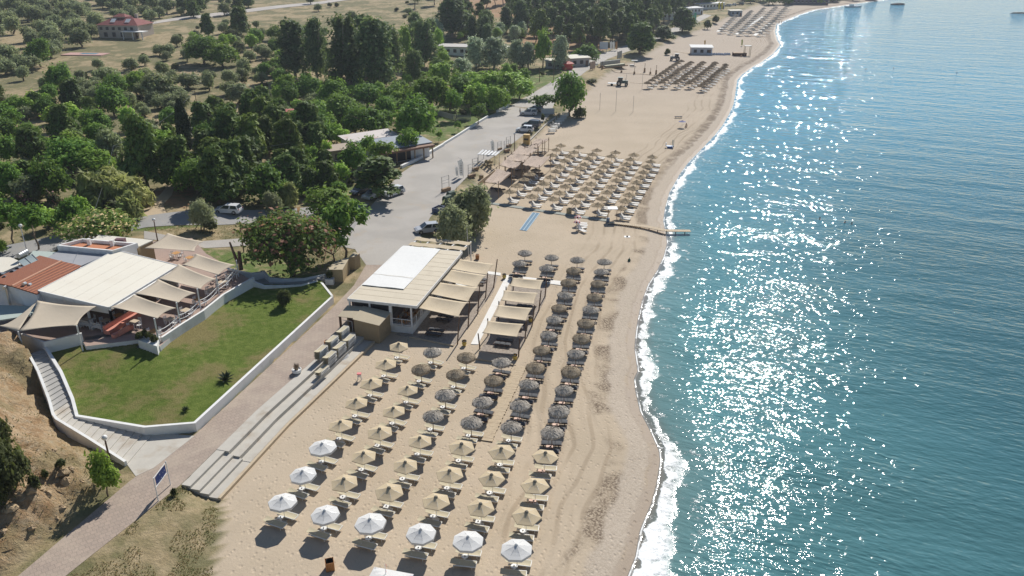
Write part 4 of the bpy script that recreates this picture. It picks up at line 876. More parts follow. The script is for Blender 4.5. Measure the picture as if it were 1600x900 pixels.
MB().wall([e0.lerp(r0, .04), e1.lerp(r1, .04)], .2, FT, 6.25).build('side_wall', M_BLUEWALL, kt, world=True); MB().wall([l0, l1], .2, FT-1, 6.35).build('side_wall', M_BLUEWALL, kt, world=True)
MB().wall([l1, r1, e1], .2, FT, [6.3, 6.9, 6.2]).build('rear_wall', M_BLUEWALL, kt, world=True)
M_STEEL = plain('stainless_duct', (.55,.55,.55), .3, .1, Metallic=.8)
for i, (x, y, y2) in enumerate(((18,480,452), (49,478,444), (56,476,452))):
    b = G(x, y-4, 4.6); q = Vector((b.x, b.y-.1, 6.9+.3*(i == 1))); MB().tube((b.x, b.y-.2, 4.6), q, .16, n=8).tube(q, q+Vector((.0,-.45,.05)), .2, n=8).build('flue_pipe', M_STEEL, kt, world=True)
lo_ = GP([(-10,476), (45,478), (60,470), (50,492), (0,500)], 4.9)
MB().prism([p.xy for p in lo_], 4.75, 4.9).solo('lean_to_roof', M_GREENR, (lo_[0].x, lo_[0].y, 4.7), 'low pale lean-to roof in front of the kitchen wall', 'roof')
q = G(6,520,FT); 
# other roofs
def flatb(name, px, z, mat, wallm, label, par=0, floorm=None):
    P = GP(px, z); t = thing(name, label, 'building', (P[0].x, P[0].y, FT))
    MB().prism([p.xy for p in P], FT-2.5, z-(.5 if par else .15)).build('walls', wallm, t, world=True)
    cx = sum((p for p in P), Vector())/len(P)
    if par:
        MB().prism([(cx.x+(p.x-cx.x)*.97, cx.y+(p.y-cx.y)*.97) for p in P], z-.5, z-.42).build('roof_floor', floorm, t, world=True); MB().wall(P+[P[0]], .25, z-.7, z).build('parapet', wallm, t, world=True)
    else: MB().prism([(cx.x+(p.x-cx.x)*1.03, cx.y+(p.y-cx.y)*1.03) for p in P], z-.147, z).build('roof', mat, t, world=True)
    return t
an = flatb('flat_roof_annex', [(90,383), (176,391), (212,380), (129,373)], 6.9, M_TERRA, M_WPAINT, 'white annex with terracotta floored flat roof behind the pavilion', 1, M_TERRA)
for x, y in ((140,382), (176,384)): p = G(x, y, 6.5); MB().box(p.x, p.y, 6.3, .4, .4, 1.0).build('chimney', M_WPAINT, an, world=True)
p = G(189, 380, 6.4); MB().box(p.x, p.y, 6.45, 1.2, .7, .6).build('cooling_unit', plain('maroon_unit', (.16,.08,.09), .6), an, world=True)
flatb('rear_annex', [(146,374), (218,384), (238,375), (156,367)], 6.3, M_PALER, M_TAN, 'small annex with pale flat roof and tan side behind the terracotta roof')
flatb('sheet_roof_store', [(64,409), (124,416), (177,393), (92,392)], 6.25, M_LOUV, M_BLUEWALL, 'store with grey sheet roof between the tiled roof and annex')
flatb('green_roof_store', [(42,405), (62,409), (92,394), (52,392)], 6.1, M_GREENR, M_BLUEWALL, 'store with pale green roof behind the solar panels')
flatb('cream_roof_store', [(-30,424), (4,425), (36,411), (16,402), (-20,402)], 6.2, M_PALER, M_BLUEWALL, 'store with cream flat roof at the left edge beside the solar panels')
sp = [G(28,408,7.0), G(43,421,6.5), G(64,411,6.5), G(50,397,7.3)]; t = thing('solar_panel', 'pale solar water panels tilted on the tiled kitchen roof edge', 'solar panel', (sp[1].x, sp[1].y, 6.3))
MB().sheet(lambda u, v: sp[0].lerp(sp[1], u).lerp(sp[3].lerp(sp[2], u), v*.48), 3, 3, .06).build('panel', plain('panel_glass', (.36,.42,.42), .15), t, world=True); MB().sheet(lambda u, v: sp[0].lerp(sp[1], u).lerp(sp[3].lerp(sp[2], u), .52+v*.48), 3, 3, .06).build('panel', bpy.data.materials['panel_glass'], t, world=True)
fm = MB()
for k in (0, .5, 1): fm.bar(sp[0].lerp(sp[3], k)+Vector((0,0,.02)), sp[1].lerp(sp[2], k)+Vector((0,0,.02)), .06, .06)
for q in sp: fm.tube((q.x, q.y, 6.0), q, .03)
fm.build('frame', M_GREYMET, t, world=True)
a, b = G(29,400,7.0), G(42,393,7.0); MB().tube(a, b, .32, n=12).solo('water_tank', M_GREYMET, a, 'grey cylindrical water tank on the roof behind the solar panels', 'tank')
for i, (x, y) in enumerate(((3,428), (10,433), (22,424), (30,419))):
    p = G(x, y, 6.6); t = thing('roof_fan_unit', 'dark roof fan unit at the left edge, %s from the left' % ORD[i+1], 'fan unit', (p.x, p.y, 6.2)); MB().box(0,0,0,.8,.6,.5).build('housing', M_GREYMET, t); MB().tube((0,-.3,.3), (0,-.5,.55), .22, n=10).build('fan_duct', M_BLACK, t)
# planter, benches, furniture
p0 = [G(215,531,3.7), G(245,541,3.7), G(250,525,3.7), G(221,517,3.7)]
t = thing('terrace_planter', 'large white planter box with green shrub at the terrace corner', 'planter', (p0[0].x, p0[0].y, 2.6)); MB().prism([p.xy for p in p0], 2.3, 3.7).build('planter_box', M_WPAINT, t, world=True)
a, b = G(167,518,FT+.4), G(216,489,FT+.4); d = (b-a).normalized(); n_ = Vector((d.y, -d.x, 0))
t = thing('salmon_bench', 'long salmon pink built-in bench beside the pavilion posts', 'bench', a); MB().bar(a+Vector((0,0,-.15)), b+Vector((0,0,-.15)), .7, .45).build('seat', M_SALMON, t, world=True); MB().bar(a+n_*-.4+Vector((0,0,.1)), b+n_*-.4+Vector((0,0,.1)), .18, .95).build('backrest', M_SALMON, t, world=True)
a2, b2 = G(176,524,FT+.4), G(206,508,FT+.4); t = thing('salmon_bench', 'short salmon pink bench facing the long one', 'bench', a2); MB().bar(a2+Vector((0,0,-.15)), b2+Vector((0,0,-.15)), .5, .45).build('seat', M_SALMON, t, world=True); MB().box((a2.x+b2.x)/2+.3, (a2.y+b2.y)/2-.2, FT+.27, 1.6, .16, .5, math.atan2(d.y, d.x)).build('backrest', M_SALMON, t, world=True)
C_WHT, T_ORG, T_PALE = Stock(make_chair(M_WMET)), Stock(make_dtable(plain('orange_tabletop', (.50,.27,.09), .5), M_WMET, .45)), Stock(make_dtable(plain('pale_tabletop', (.55,.45,.33), .6), M_WMET, .45))
tabs = [(240,517,T_ORG,'beside the corner planter'), (265,498,T_PALE,'under the nearest terrace sail'), (209,502,T_PALE,'beside the salmon benches'), (290,484,T_PALE,'by the second terrace post'), (311,467,T_ORG,'by the third terrace post'), (330,452,T_PALE,'between the third and fourth terrace posts'),
        (347,440,T_PALE,'by the fourth terrace post'), (275,395,T_ORG,'under the sail behind the pavilion, left'), (296,402,T_ORG,'under the sail behind the pavilion, right'), (135,498,T_PALE,'inside the pavilion front, left'), (185,492,T_ORG,'inside the pavilion front, right'), (8,524,T_PALE,'by the left picture edge'), (362,428,T_PALE,'at the far end of the terrace'), (165,500,T_PALE,'just behind the pavilion corner post')]
for i, (x, y, stk, w_) in enumerate(tabs):
    p = G(x, y, FT+.75); p.z = FT; a = R(62)+random.uniform(-.1, .1); stk.put(p, a, '%s dining table %s' % ('orange topped' if stk is T_ORG else 'pale', w_), 'terrace dining tables')
    for k, sd_ in enumerate(('seaward side', 'landward side', 'near side', 'far side')):
        if (i*5+k) % 7 == 6: continue
        an_ = a+[0, math.pi, -math.pi/2, math.pi/2][k]; C_WHT.put(p+Vector((math.cos(an_), math.sin(an_), 0))*random.uniform(.62, .8), an_+math.pi+random.uniform(-.2, .2), 'white chair, %s of the table %s' % (sd_, w_), 'white chairs on the restaurant terrace')
for x, y, lab in ((134,507,'left'), (153,511,'right')):
    p = G(x, y, FT+.4); t = thing('garden_bench', 'white slatted garden bench under the pavilion front, %s one' % lab, 'bench', (p.x, p.y, FT), R(-20)); MB().box(0,0,.4,1.5,.5,.06).build('seat', M_WMET, t); bk = MB()
    for k in range(9): bk.box(-.68+k*.17,-.26,.45,.05,.04,.5)
    bk.box(0,-.26,.93,1.5,.05,.07).build('backrest', M_WMET, t)
    for sx in (-1,1): MB().box(sx*.7,0,0,.06,.5,.42).build('leg', M_WMET, t)
# reed screens, small planter, stump
def reed(px, z, lab):
    P = GP(px, z); t = thing('reed_screen', lab, 'screen', (P[0].x, P[0].y, ZL)); MB().prism([p.xy for p in P], ZL-.3, z-.05).build('panels', M_BAMBOO, t, world=True); c0 = sum(P, Vector())/len(P)
    MB().prism([((p.x-c0.x)*1.03+c0.x, (p.y-c0.y)*1.03+c0.y) for p in P], z-.048, z).build('lid', M_TANR, t, world=True)
reed([(511,421), (535,421), (546,402), (524,408)], 2.9, 'larger tan reed-clad enclosure at the entrance near the pink-flowered tree'); reed([(545,402), (554,401), (562,396), (553,394)], 3.0, 'smaller tan reed-clad enclosure closest to the car park')
p = G(516,443,1.0); t = thing('square_planter', 'small white square planter with a green plant by the reed screen', 'planter', p); MB().box(0,0,0,1.1,1.0,.8).build('planter_box', M_WPAINT, t)
p = T(376, 418); p = G(376, 418, 3.0); t = thing('tree_stump', 'dark dead tree stump with two upright trunks on the grass', 'tree stump', p); MB().tube((0,0,-.3), (.1,0,2.3), .32, .22, 8).build('trunk', M_POST, t); MB().tube((-.3,0,.6), (-1.0,.1,3.6), .25, .12, 8).build('limb', M_POST, t)
# lamps and poles
def lamp(p, h, lab, wood=False, globe=True, lean=0):
    t = thing('street_lamp' if globe else 'utility_pole', lab, 'lamp' if globe else 'pole', p); MB().tube((0,0,-.2), (lean,0,h), .1 if wood else .07, .07 if wood else .05, 8).build('pole', M_POST if wood else M_WMET, t)
    if globe: MB().lathe([(0,.45), (.2,.38), (.26,.2), (.18,.03), (.06,0)], 10, c=(lean,0,h)).build('globe', M_WFRAME, t, smooth=True)
    else: MB().bar((lean-.6,0,h-.4), (lean+.6,0,h-.4), .09, .09).build('cross_arm', M_POST, t)
    return t
def lampx(x, yb, yt, *a, **k):
    p = T(x, yb); lamp(p, (yb-yt)*mpp(p)/math.cos(math.atan2(CAMH-p.z, p.y)), *a, **k)
p = G(170, 712, 1.4); lamp(p, 1.7, 'short dark lamp with white globe beside the stairs', True)
p = G(44, 400, 3.4); lamp(p, 4.2, 'white lamp post behind the restaurant roofs at the left')
lampx(247, 380, 346, 'wooden lamp post between the side road and the beige sail', True); lampx(381, 394, 346, 'thin dark pole left of the pink-flowered tree', True, False)
lampx(195, 285, 240, 'leaning wooden utility pole above the reed thicket', True, False, -.7); lampx(201, 282, 258, 'shorter wooden pole beside the leaning utility pole', True, False); lampx(310, 180, 143, 'wooden utility pole behind the cypress', True, False)
lampx(792, 166, 143, 'white lamp post at the corner of the narrow road and bright hedge'); lampx(865, 128, 95, 'wooden utility pole by the red kiosk', True, False); lampx(843, 128, 105, 'thin pole by the dark notice at the narrow road', True, False)
lampx(804, 236, 211, 'dark lamp post on the car park side of the bamboo cabinet', True)
def wire(a, b, sag, lab):
    pts = [a.lerp(b, u)-Vector((0,0,sag*4*u*(1-u))) for u in np.linspace(0, 1, 14)]; MB().path(pts, .018, 4).solo('power_line', M_GREYMET, a, lab, 'cable')
A = T(195, 285)+Vector((-.7,0,6.6)); wire(A, G(100, 440, 6.5), 1.2, 'power line from the leaning pole down to the kitchen roof'); wire(A, T(310, 180)+Vector((0,0,6)), 1.5, 'power line between the leaning pole and the pole behind the cypress'); wire(A, T(460, 280)+Vector((0,0,7)), 1.5, 'power line running right from the leaning pole into the pines')
# ================================================================== MIDDLE BEACH: PALE STRAW PARASOLS, MAT PERGOLA, KIOSK
def make_cone(seed):
    t = thing('straw_parasol', '', 'parasol'); g = np.random.default_rng(seed); mb = MB(); R0 = 1.1
    mb.lathe([(.02,2.35), (.1,2.26), (.55,2.02), (R0,1.82), (R0*.97,1.76), (.3,1.98)], 20); mb.v = [(x*(1+.05*g.standard_normal()), y*(1+.05*g.standard_normal()), z+.015*g.standard_normal()) for x, y, z in mb.v]
    for i in range(260):
        a = g.random()*6.283; f = g.random()**.6; d = Vector((math.cos(a), math.sin(a), 0)); s = Vector((-d.y, d.x, 0))*.03; z = 2.3-.5*f**.8+.03
        p = d*R0*f+Vector((0,0,z)); q = d*(R0*f+.3)+Vector((0,0,z-.14-.08*g.random())); mb.add([p-s, p+s, q+s*.5, q-s*.5], [(0,1,2,3)])
    o = mb.build('thatch_canopy', M_STRAWP, t); rnd_attr(o.data, g); MB().tube((0,0,0), (0,0,2.1), .035, n=6).build('pole', M_WOOD, t); return t
P_CONE = Stock(make_cone(5))
V4 = lambda x, y: (700+x/4, 200+y/4)
MID = [('first row from the pergola', [(672,131), (703,103)], 2, None)]
U = lambda x, y: (740+x/5.327, 215+y/5.327)
MROWS = [('row beside the pergola', [(300,447), (365,395), (420,345), (467,298), (517,265)]),
 ('second row from the pergola', [(487,482), (537,425), (585,380), (640,325), (685,278), (722,238), (757,190), (803,152), (690,98), (727,60)][:8]),
 ('third row from the pergola', [(662,503), (717,452), (765,400), (805,350), (848,292), (890,250), (925,215), (955,172), (838,117), (877,80)][:8]),
 ('middle row', [(848,535), (893,480), (938,425), (980,377), (1020,325), (1050,280), (1083,240), (1115,200), (992,137), (1027,100)][:8]),
 ('third row from the sea', [(1035,553), (1070,503), (1112,447), (1150,403), (1190,350), (1215,303), (1245,262), (1275,220), (1305,180), (1148,152), (1182,120)][:9]),
 ('second row from the sea', [(1227,580), (1262,525), (1297,467), (1328,418), (1358,370), (1390,322), (1415,280), (1445,237), (1475,195)]),
 ('landward end row', [(690,98), (727,60), (655,140)]), ('far end row', [(838,117), (877,80), (992,137), (1027,100), (1148,152), (1182,120), (1335,140), (1487,158)])]
for rn, lst in MROWS:
    for i, (x, y) in enumerate(lst):
        p = G(*U(x, y), 1.95); loc = Vector((p.x, p.y, float(hgt(p.x, p.y)))); s = random.uniform(.93, 1.05)
        w_ = '%s %s, %s, middle beach' % (ORD[i+1], 'from the front' if 'end' not in rn else 'from the left', rn)
        P_CONE.put(loc, random.uniform(0, 6), 'pale straw parasol, '+w_, 'pale straw parasols on the middle beach', (s, s, random.uniform(.96, 1.05)))
        a = R(-17); ux = Vector((math.cos(a), math.sin(a), 0)); uy = Vector((-ux.y, ux.x, 0)); b = loc+ux*.75-uy*.35
        for sg, nm in ((1, 'far'), (-1, 'near')):
            q = b+uy*sg*.55; q.z = loc.z
            S_WHITE.put(q, a+random.uniform(-.06, .06), 'white sunbed, %s of two at %s parasol, %s' % (nm, ORD[i+1], rn), 'white sunbeds on the middle beach')
# reed mat pergola
def reedmat():
    t = NT('woven_reed_mat'); V = t.pos(obj=True); a = t.noise(9, 4, t.n('Mapping', {'Vector': V, 'Scale': (.3, 3, 1)}).outputs[0], .7)
    c = t.mix(t.rng(a, .3, .7), (.36,.275,.22), (.58,.47,.38)); c = t.mix(t.rng(t.noise(1.1, 4, V), .5, .7, 0, .5), c, (.32,.25,.20)); return t.out(c, .95, t.bump(a, .06))
M_REED = reedmat()
W8 = lambda x, y: (680+x/8, 190+y/8)
mats_ = [([(620,752),(790,775),(955,640),(770,585)], 'nearest the tamarisk'), ([(800,540),(985,590),(1075,515),(880,470)], 'in the middle of the landward side'), ([(870,480),(1120,500),(1185,425),(950,400)], 'towards the far landward side'), ([(950,400),(1190,420),(1290,330),(1060,300)], 'at the far landward end'),
         ([(1090,540),(1300,575),(1440,440),(1190,430)], 'largest on the seaward side'), ([(1120,320),(1280,330),(1340,255),(1200,290)], 'beside the bamboo cabinet'), ([(1200,290),(1370,260),(1420,215),(1260,215)], 'farthest of all')]
for i, (px, w_) in enumerate(mats_):
    c = [G(*W8(*q), 2.75) for q in px]; ctr = sum(c, Vector())/4
    base = sail_fn(c, .18, .02); jit = [random.uniform(0, 6) for _ in range(3)]
    t = thing('mat_pergola', 'sagging reed mat shade on brown poles, %s' % w_, 'pergola', (ctr.x, ctr.y, 0), 0, 'reed mat shades of the middle beach')
    MB().sheet(lambda u, v: base(u, v)+Vector((0,0,.10*math.sin(9*u+jit[0])*math.sin(5*v+jit[1])+.06*math.sin(21*u+jit[2]))), 20, 14, .04).build('reed_mat', M_REED, t, world=True)
    for q in c: MB().tube((q.x, q.y, -.1), (q.x, q.y, 3.05+random.uniform(0, .4)), .07, n=6).build('pole', M_WOOD, t, world=True)
    fr = MB()
    for k in range(4): fr.tube(c[k]-Vector((0,0,.12)), c[(k+1) % 4]-Vector((0,0,.12)), .05, n=5)
    fr.build('beams', M_WOOD, t, world=True)
    for k in range(2):
        q = base(.3+.35*k, .5); q.z = 0; S_DARK.put(q, R(-15+20*k), 'charcoal sunbed, %s one below the mat shade %s' % (['first', 'second'][k], w_), 'charcoal sunbeds under the reed mats')
P = [G(*W8(*q), .9) for q in [(535,765),(745,605)]]; MB().wall(P, .12, 0, .95).solo('low_fence', M_PALEWOOD, P[0], 'low pale wooden fence between the white kiosk and the reed mats', 'fence')
# white slatted kiosk
kc = [G(*W8(*q), 2.9) for q in [(537,412),(745,425),(800,378),(605,352)]]; kx = (kc[1]-kc[0]); ky = (kc[3]-kc[0])
t = thing('slatted_kiosk', 'white open frame kiosk with slatted roof at the car park edge', 'kiosk', (kc[0].x, kc[0].y, .6))
for u in np.linspace(0, 1, 6): MB().bar(kc[0].lerp(kc[1], u), kc[3].lerp(kc[2], u), .42, .08).build('roof_slat', M_WMET, t, world=True)
fr = MB()
for q in kc: fr.bar((q.x, q.y, .6), q, .09, .09)
for k in range(4): fr.bar(kc[k], kc[(k+1) % 4], .09, .09)
fr.build('frame', M_GREYMET, t, world=True)
MB().bar(kc[0].lerp(kc[1], .02)-Vector((0,0,1.9)), kc[1]-Vector((0,0,1.9)), .5, .12).build('counter', M_BAMBOO, t, world=True)
m_ = (kc[0]+kc[2])/2; MB().box(m_.x, m_.y, .9, 1.6, .9, .5, -.2).build('bench', M_BAMBOO, t, world=True)
# feather flags
def feather(x, y, ytop, lab, mat=None, s=1.0, grp=None):
    p = T(x, y); h = (y-ytop)*mpp(p)/.93; t = thing('feather_flag', lab, 'flag', p, 0, grp); pole = [(0,0,0), (0,0,h*.75), (-.1*h,0,h*.95), (-.22*h,0,h)]; MB().path(pole, .03, 5).build('flag_pole', M_GREYMET, t)
    MB().sheet(lambda u, v: Vector((-.02-(.22*u*h*(.75+.25*math.sin(v*2))) - .10*h*max(0, v-.75)*2, .08*math.sin(5*v+2*u), h*(.12+.82*v)-(.12*h*u*v*v))), 5, 10, .012).build('flag_cloth', mat or M_WHITE, t)
    pk = MB()
    if mat is None:
        for k in range(5): pk.box(-.10*h, -.02, h*(.25+.11*k), .07*h, .10, .05*h)
        pk.build('emblem', M_GREYMET, t)
feather(724,278,248, 'white feather flag with grey print behind the tamarisk'); feather(716,277,260, 'shorter white feather flag left of its taller twin'); feather(772,239,219, 'white feather flag behind the slatted kiosk')
# framed planters along the car park edge
for i, (x, y, s) in enumerate(((697,299,1.3), (737,277,1.2), (743,266,1.1), (792,237,1.1), (795,229,1.0), (781,234,.8))):
    p = T(x, y); t = thing('framed_planter', 'wooden trough planter with trellis frame at the car park edge, %s from the camera' % ORD[i+1], 'planter', p, R(50), 'planters with frames along the car park')
    MB().box(0,0,0,1.5*s,.45*s,.5*s).build('trough', M_WOOD, t); fr = MB()
    for xx in (-.7, .7): fr.box(xx*s, .1, .5*s, .07, .07, 1.7*s)
    for z in (1.2, 1.6, 2.15): fr.bar((-.7*s,.1,z*s), (.7*s,.1,z*s), .05, .05)
    fr.build('trellis', M_GREYMET, t)
p = T(752, 281); t = thing('bamboo_drum', 'round bamboo-clad drum bin in front of the slatted kiosk', 'bin', p); MB().lathe([(.0,.98), (.42,1.0), (.45,.95), (.45,0)], 14).build('drum', M_BAMBOO, t); MB().lathe([(0,1.03), (.3,1.02), (.3,.99)], 12).build('lid', M_DKWOOD, t)
p = T(822, 226); t = thing('bamboo_cabinet', 'yellow bamboo cabinet with open compartments at the edge of the car park', 'cabinet', p, R(-15))
MB().box(0,0,0,1.3,.1,2.2).box(-.65,.5,0,.08,.95,2.2).box(.65,.5,0,.08,.95,2.2).box(0,.5,0,1.3,.95,.9).box(0,.5,1.5,1.3,.95,.08).box(0,.5,2.15,1.4,1.05,.1).build('carcass', plain('yellow_bamboo', (.55,.37,.14), .7, .15, 6), t); MB().box(.0,-.06,1.0,1.0,.03,.45).build('opening', M_DARK, t)
p = T(889, 334); t = thing('bamboo_drum', 'bamboo-clad drum bin at the front of the pale straw parasols', 'bin', p); MB().lathe([(.0,.98), (.4,1.0), (.45,.95), (.45,0)], 14).build('drum', M_BAMBOO, t); MB().tube((.35,.2,.9), (.9,.3,1.8), .03).build('handle', M_DKWOOD, t)
# rolled out blue mat, red and white chairs, shower stand, jetty
bm_ = [U(*q) for q in [(385,768),(440,776),(550,628),(492,622)]]; matt(bm_, 'blue rubber access mat lying on the open sand', plain('blue_rubber_mat', (.10,.20,.30), .8), .05, 'access_mat')
ed = MB()
for a, b in ((bm_[0], bm_[3]), (bm_[1], bm_[2]), (((bm_[0][0]+bm_[1][0])/2, (bm_[0][1]+bm_[1][1])/2), ((bm_[3][0]+bm_[2][0])/2, (bm_[3][1]+bm_[2][1])/2))): ed.bar(G(*a, .065), G(*b, .065), .12, .03)
ed.solo('mat_trim', plain('pale_blue_trim', (.42,.52,.58), .8), G(*bm_[0], .05), 'pale trim strips on the blue rubber access mat', 'mat trim')
cp = [G(*U(*q), .06) for q in [(140,545),(1110,690)]]; MB().bar(cp[0], cp[1], 1.0, .06).solo('boardwalk', plain('grey_green_boards', (.30,.32,.29), .9), cp[0], 'grey boardwalk along the front of the pale straw parasols', 'boardwalk')
for k, ((xa, ya), (xb, yb)) in enumerate((((905,365), (1080,390)), ((1090,390), (1300,412)), ((560,85), (960,130)), ((970,135), (1230,175)))):
    a, b = G(*U(xa, ya), .05), G(*U(xb, yb), .05); MB().bar(a, b, .5, .05).solo('boardwalk', M_PALEWOOD, a, 'pale plank path %s' % ['between middle beach rows', 'leading to the tide line', 'along the far landward end', 'along the far middle end'][k]+' of the straw parasols', 'boardwalk')
for i, (x, y) in enumerate(((870,665), (862,705))):
    p = G(*U(x, y), 1.3); t = thing('striped_parasol', 'small red and white parasol on open sand, %s one' % ['far', 'near'][i], 'parasol', (p.x, p.y, 0)); c = MB(); prof = [(.02,1.65), (.35,1.55), (.62,1.32)]; c.lathe(prof, 12); c.m = [(j % 2) for j in range(len(c.f))]; c.build('canopy', [M_RED, M_WHITE], t); MB().tube((0,0,0), (0,0,1.62), .02).build('pole', M_WMET, t)
    for sg in (-1, 1): q = Vector((p.x+.5+.2*i, p.y+sg*.5-.4, 0)); S_WHITE.put(q, R(-15+40*i*sg), 'white sunbed, %s one beside the %s red and white parasol' % (['left', 'right'][sg > 0], ['far', 'near'][i]), 'white sunbeds by the striped parasols')
jx = [(1130,705),(1300,722),(1440,735),(1598,765)]; jp = [G(*U(*q), .25) for q in jx]+[G(1079,361,-.05)]
t = thing('jetty', 'long narrow wooden plank jetty running from the sand into the water', 'jetty', jp[0]); pl = MB(); pts = resamp(jp, 46)
for i in range(45): a, b = Vector((*pts[i], .28-.3*i/45)), Vector((*pts[i+1], .28-.3*(i+1)/45)); pl.bar(a, a.lerp(b, .93), 1.0, .07)
pl.build('planks', M_PALEWOOD, t, world=True)
for i in range(2, 45, 5): MB().tube((*pts[i], -1.2), (*pts[i], .2-.3*i/45), .07).build('pile', M_POST, t, world=True)
p = G(*U(1130,700), 0); t = thing('lifeguard_stand', 'small stand with a flat white roof at the landward end of the jetty', 'stand', p)
MB().box(.5,.6,2.15,1.6,1.5,.08).build('roof', M_WMET, t); MB().box(-.25,.2,0,.12,.12,2.15).box(1.2,.2,0,.06,.06,2.15).build('post', M_WOOD, t); MB().box(-.25,-.1,0,.5,.4,.7).build('blue_box', plain('slate_blue', (.16,.22,.32)), t); MB().box(.35,-1.5,0,1.6,.5,.12).build('platform', plain('slate', (.16,.17,.19)), t)
p = T(980, 370); t = thing('launch_pad', 'small white landing pad with a dark device on the sand', 'landing pad', p); MB().box(0,0,.01,.9,.7,.03).build('pad', M_WMET, t); MB().box(0,0,.04,.3,.25,.1).build('device', M_BLACK, t)
p = T(983, 408); t = thing('litter_bag', 'small dark green bag lying on the sand by the seaward row', 'bag', p); MB().lathe([(0,.02), (.2,.05), (.24,.2), (.1,.38), (.03,.45)], 8).build('bag_body', plain('green_bag', (.02,.10,.07)), t); MB().tube((0,0,.44), (.05,0,.6), .03).build('handle', M_BLACK, t)
# ================================================================== FAR BEACH
P_FAR = Stock(make_thatch('straw_parasol', 1.2, 1.75, 2.25, .3, 3, 23, M_STRAWD, nstr=120))
Fv = lambda x, y: (980+x/6.667, 70+y/6.667)
cols = [((215,390),(560,165)), ((365,385),(660,180)), ((510,395),(790,180)), ((650,395),(925,185)), ((780,425),(1030,205))]
farbeds = MB()
def farbed(mb, p, a):
    M = Matrix.Translation(p) @ Matrix.Rotation(a, 4, 'Z'); mb.box(.2,0,.28,1.3,.62,.1,M=M); c = [M @ Vector(q) for q in ((-.45,-.31,.33), (-.45,.31,.33), (-1.0,.31,.75), (-1.0,-.31,.75))]; mb.add(c, [(0,1,2,3)])
    for sx in (-.4, .8): mb.box(sx,0,0,.06,.6,.28,M=M)
for ci, (a_, b_) in enumerate(cols):
    A, B = G(*Fv(*a_), 1.9), G(*Fv(*b_), 1.9); n = 11
    for i in range(n):
        p = A.lerp(B, i/(n-1)); p.z = 0; p += Vector((random.uniform(-.3, .3), random.uniform(-.3, .3), 0)); s = random.uniform(.95, 1.1)
        P_FAR.put(p, random.uniform(0, 6), 'dark straw far beach parasol, %s from the front, %s column from land' % (ORD[i+1], ORD[ci+1]), 'dark straw parasols on the far beach', (s, s, 1))
        for sg in (-1, 1): farbed(farbeds, p+Vector((.8, -.5+sg*.55, 0)), R(-15))
o = farbeds.build('sunbeds', M_WSLING); tag(o, 'pale sunbeds below the dark straw parasols of the far beach', 'sunbeds', None, 'stuff')
# farthest block of closely set parasols near the headland
P_END = Stock(make_thatch('straw_parasol', 1.5, 1.8, 2.4, .3, 2, 29, plain('grey_straw', (.25,.23,.20), .95, .3), nstr=60))
Ev = lambda x, y: (980+x/6.667, y/6.667)
endb = MB(); ecols = [((975,350),(1130,195)), ((1075,360),(1290,150)), ((1170,375),(1420,120)), ((1265,375),(1560,90)), ((1375,380),(1660,100))]
for ci, (a_, b_) in enumerate(ecols):
    A, B = T(*Ev(*a_)), T(*Ev(*b_)); n = 13 if ci else 8
    for i in range(n):
        p = A.lerp(B, i/(n-1)); p.z = float(hgt(p.x, p.y)); P_END.put(p, random.uniform(0, 6), 'grey parasol near the headland, %s from the front, %s column from land' % (ORD[i+1], ORD[ci+1]), 'grey parasols near the headland', (1,1,1))
        for sg in (-1, 1): farbed(endb, p+Vector((.9+1.0, sg*.8-.8, 0)), R(-20)); farbed(endb, p+Vector((-1.4, sg*.8-2.2, 0)), R(-20))
o = endb.build('sunbeds', M_WSLING); tag(o, 'pale sunbeds packed below the grey parasols near the headland', 'sunbeds', None, 'stuff')
for i, (a_, b_) in enumerate((((1130,362),(1420,170)), ((1325,372),(1500,230)), ((945,330),(1060,230)))):
    a, b = T(*Ev(*a_)), T(*Ev(*b_)); a.z += .05; b.z += .05; MB().bar(a, b, 1.6, .06).solo('walkway_mat', M_MAT, a, 'pale walkway mat between grey parasols near the headland, %s' % ['middle one', 'seaward one', 'landward one'][i], 'mat')
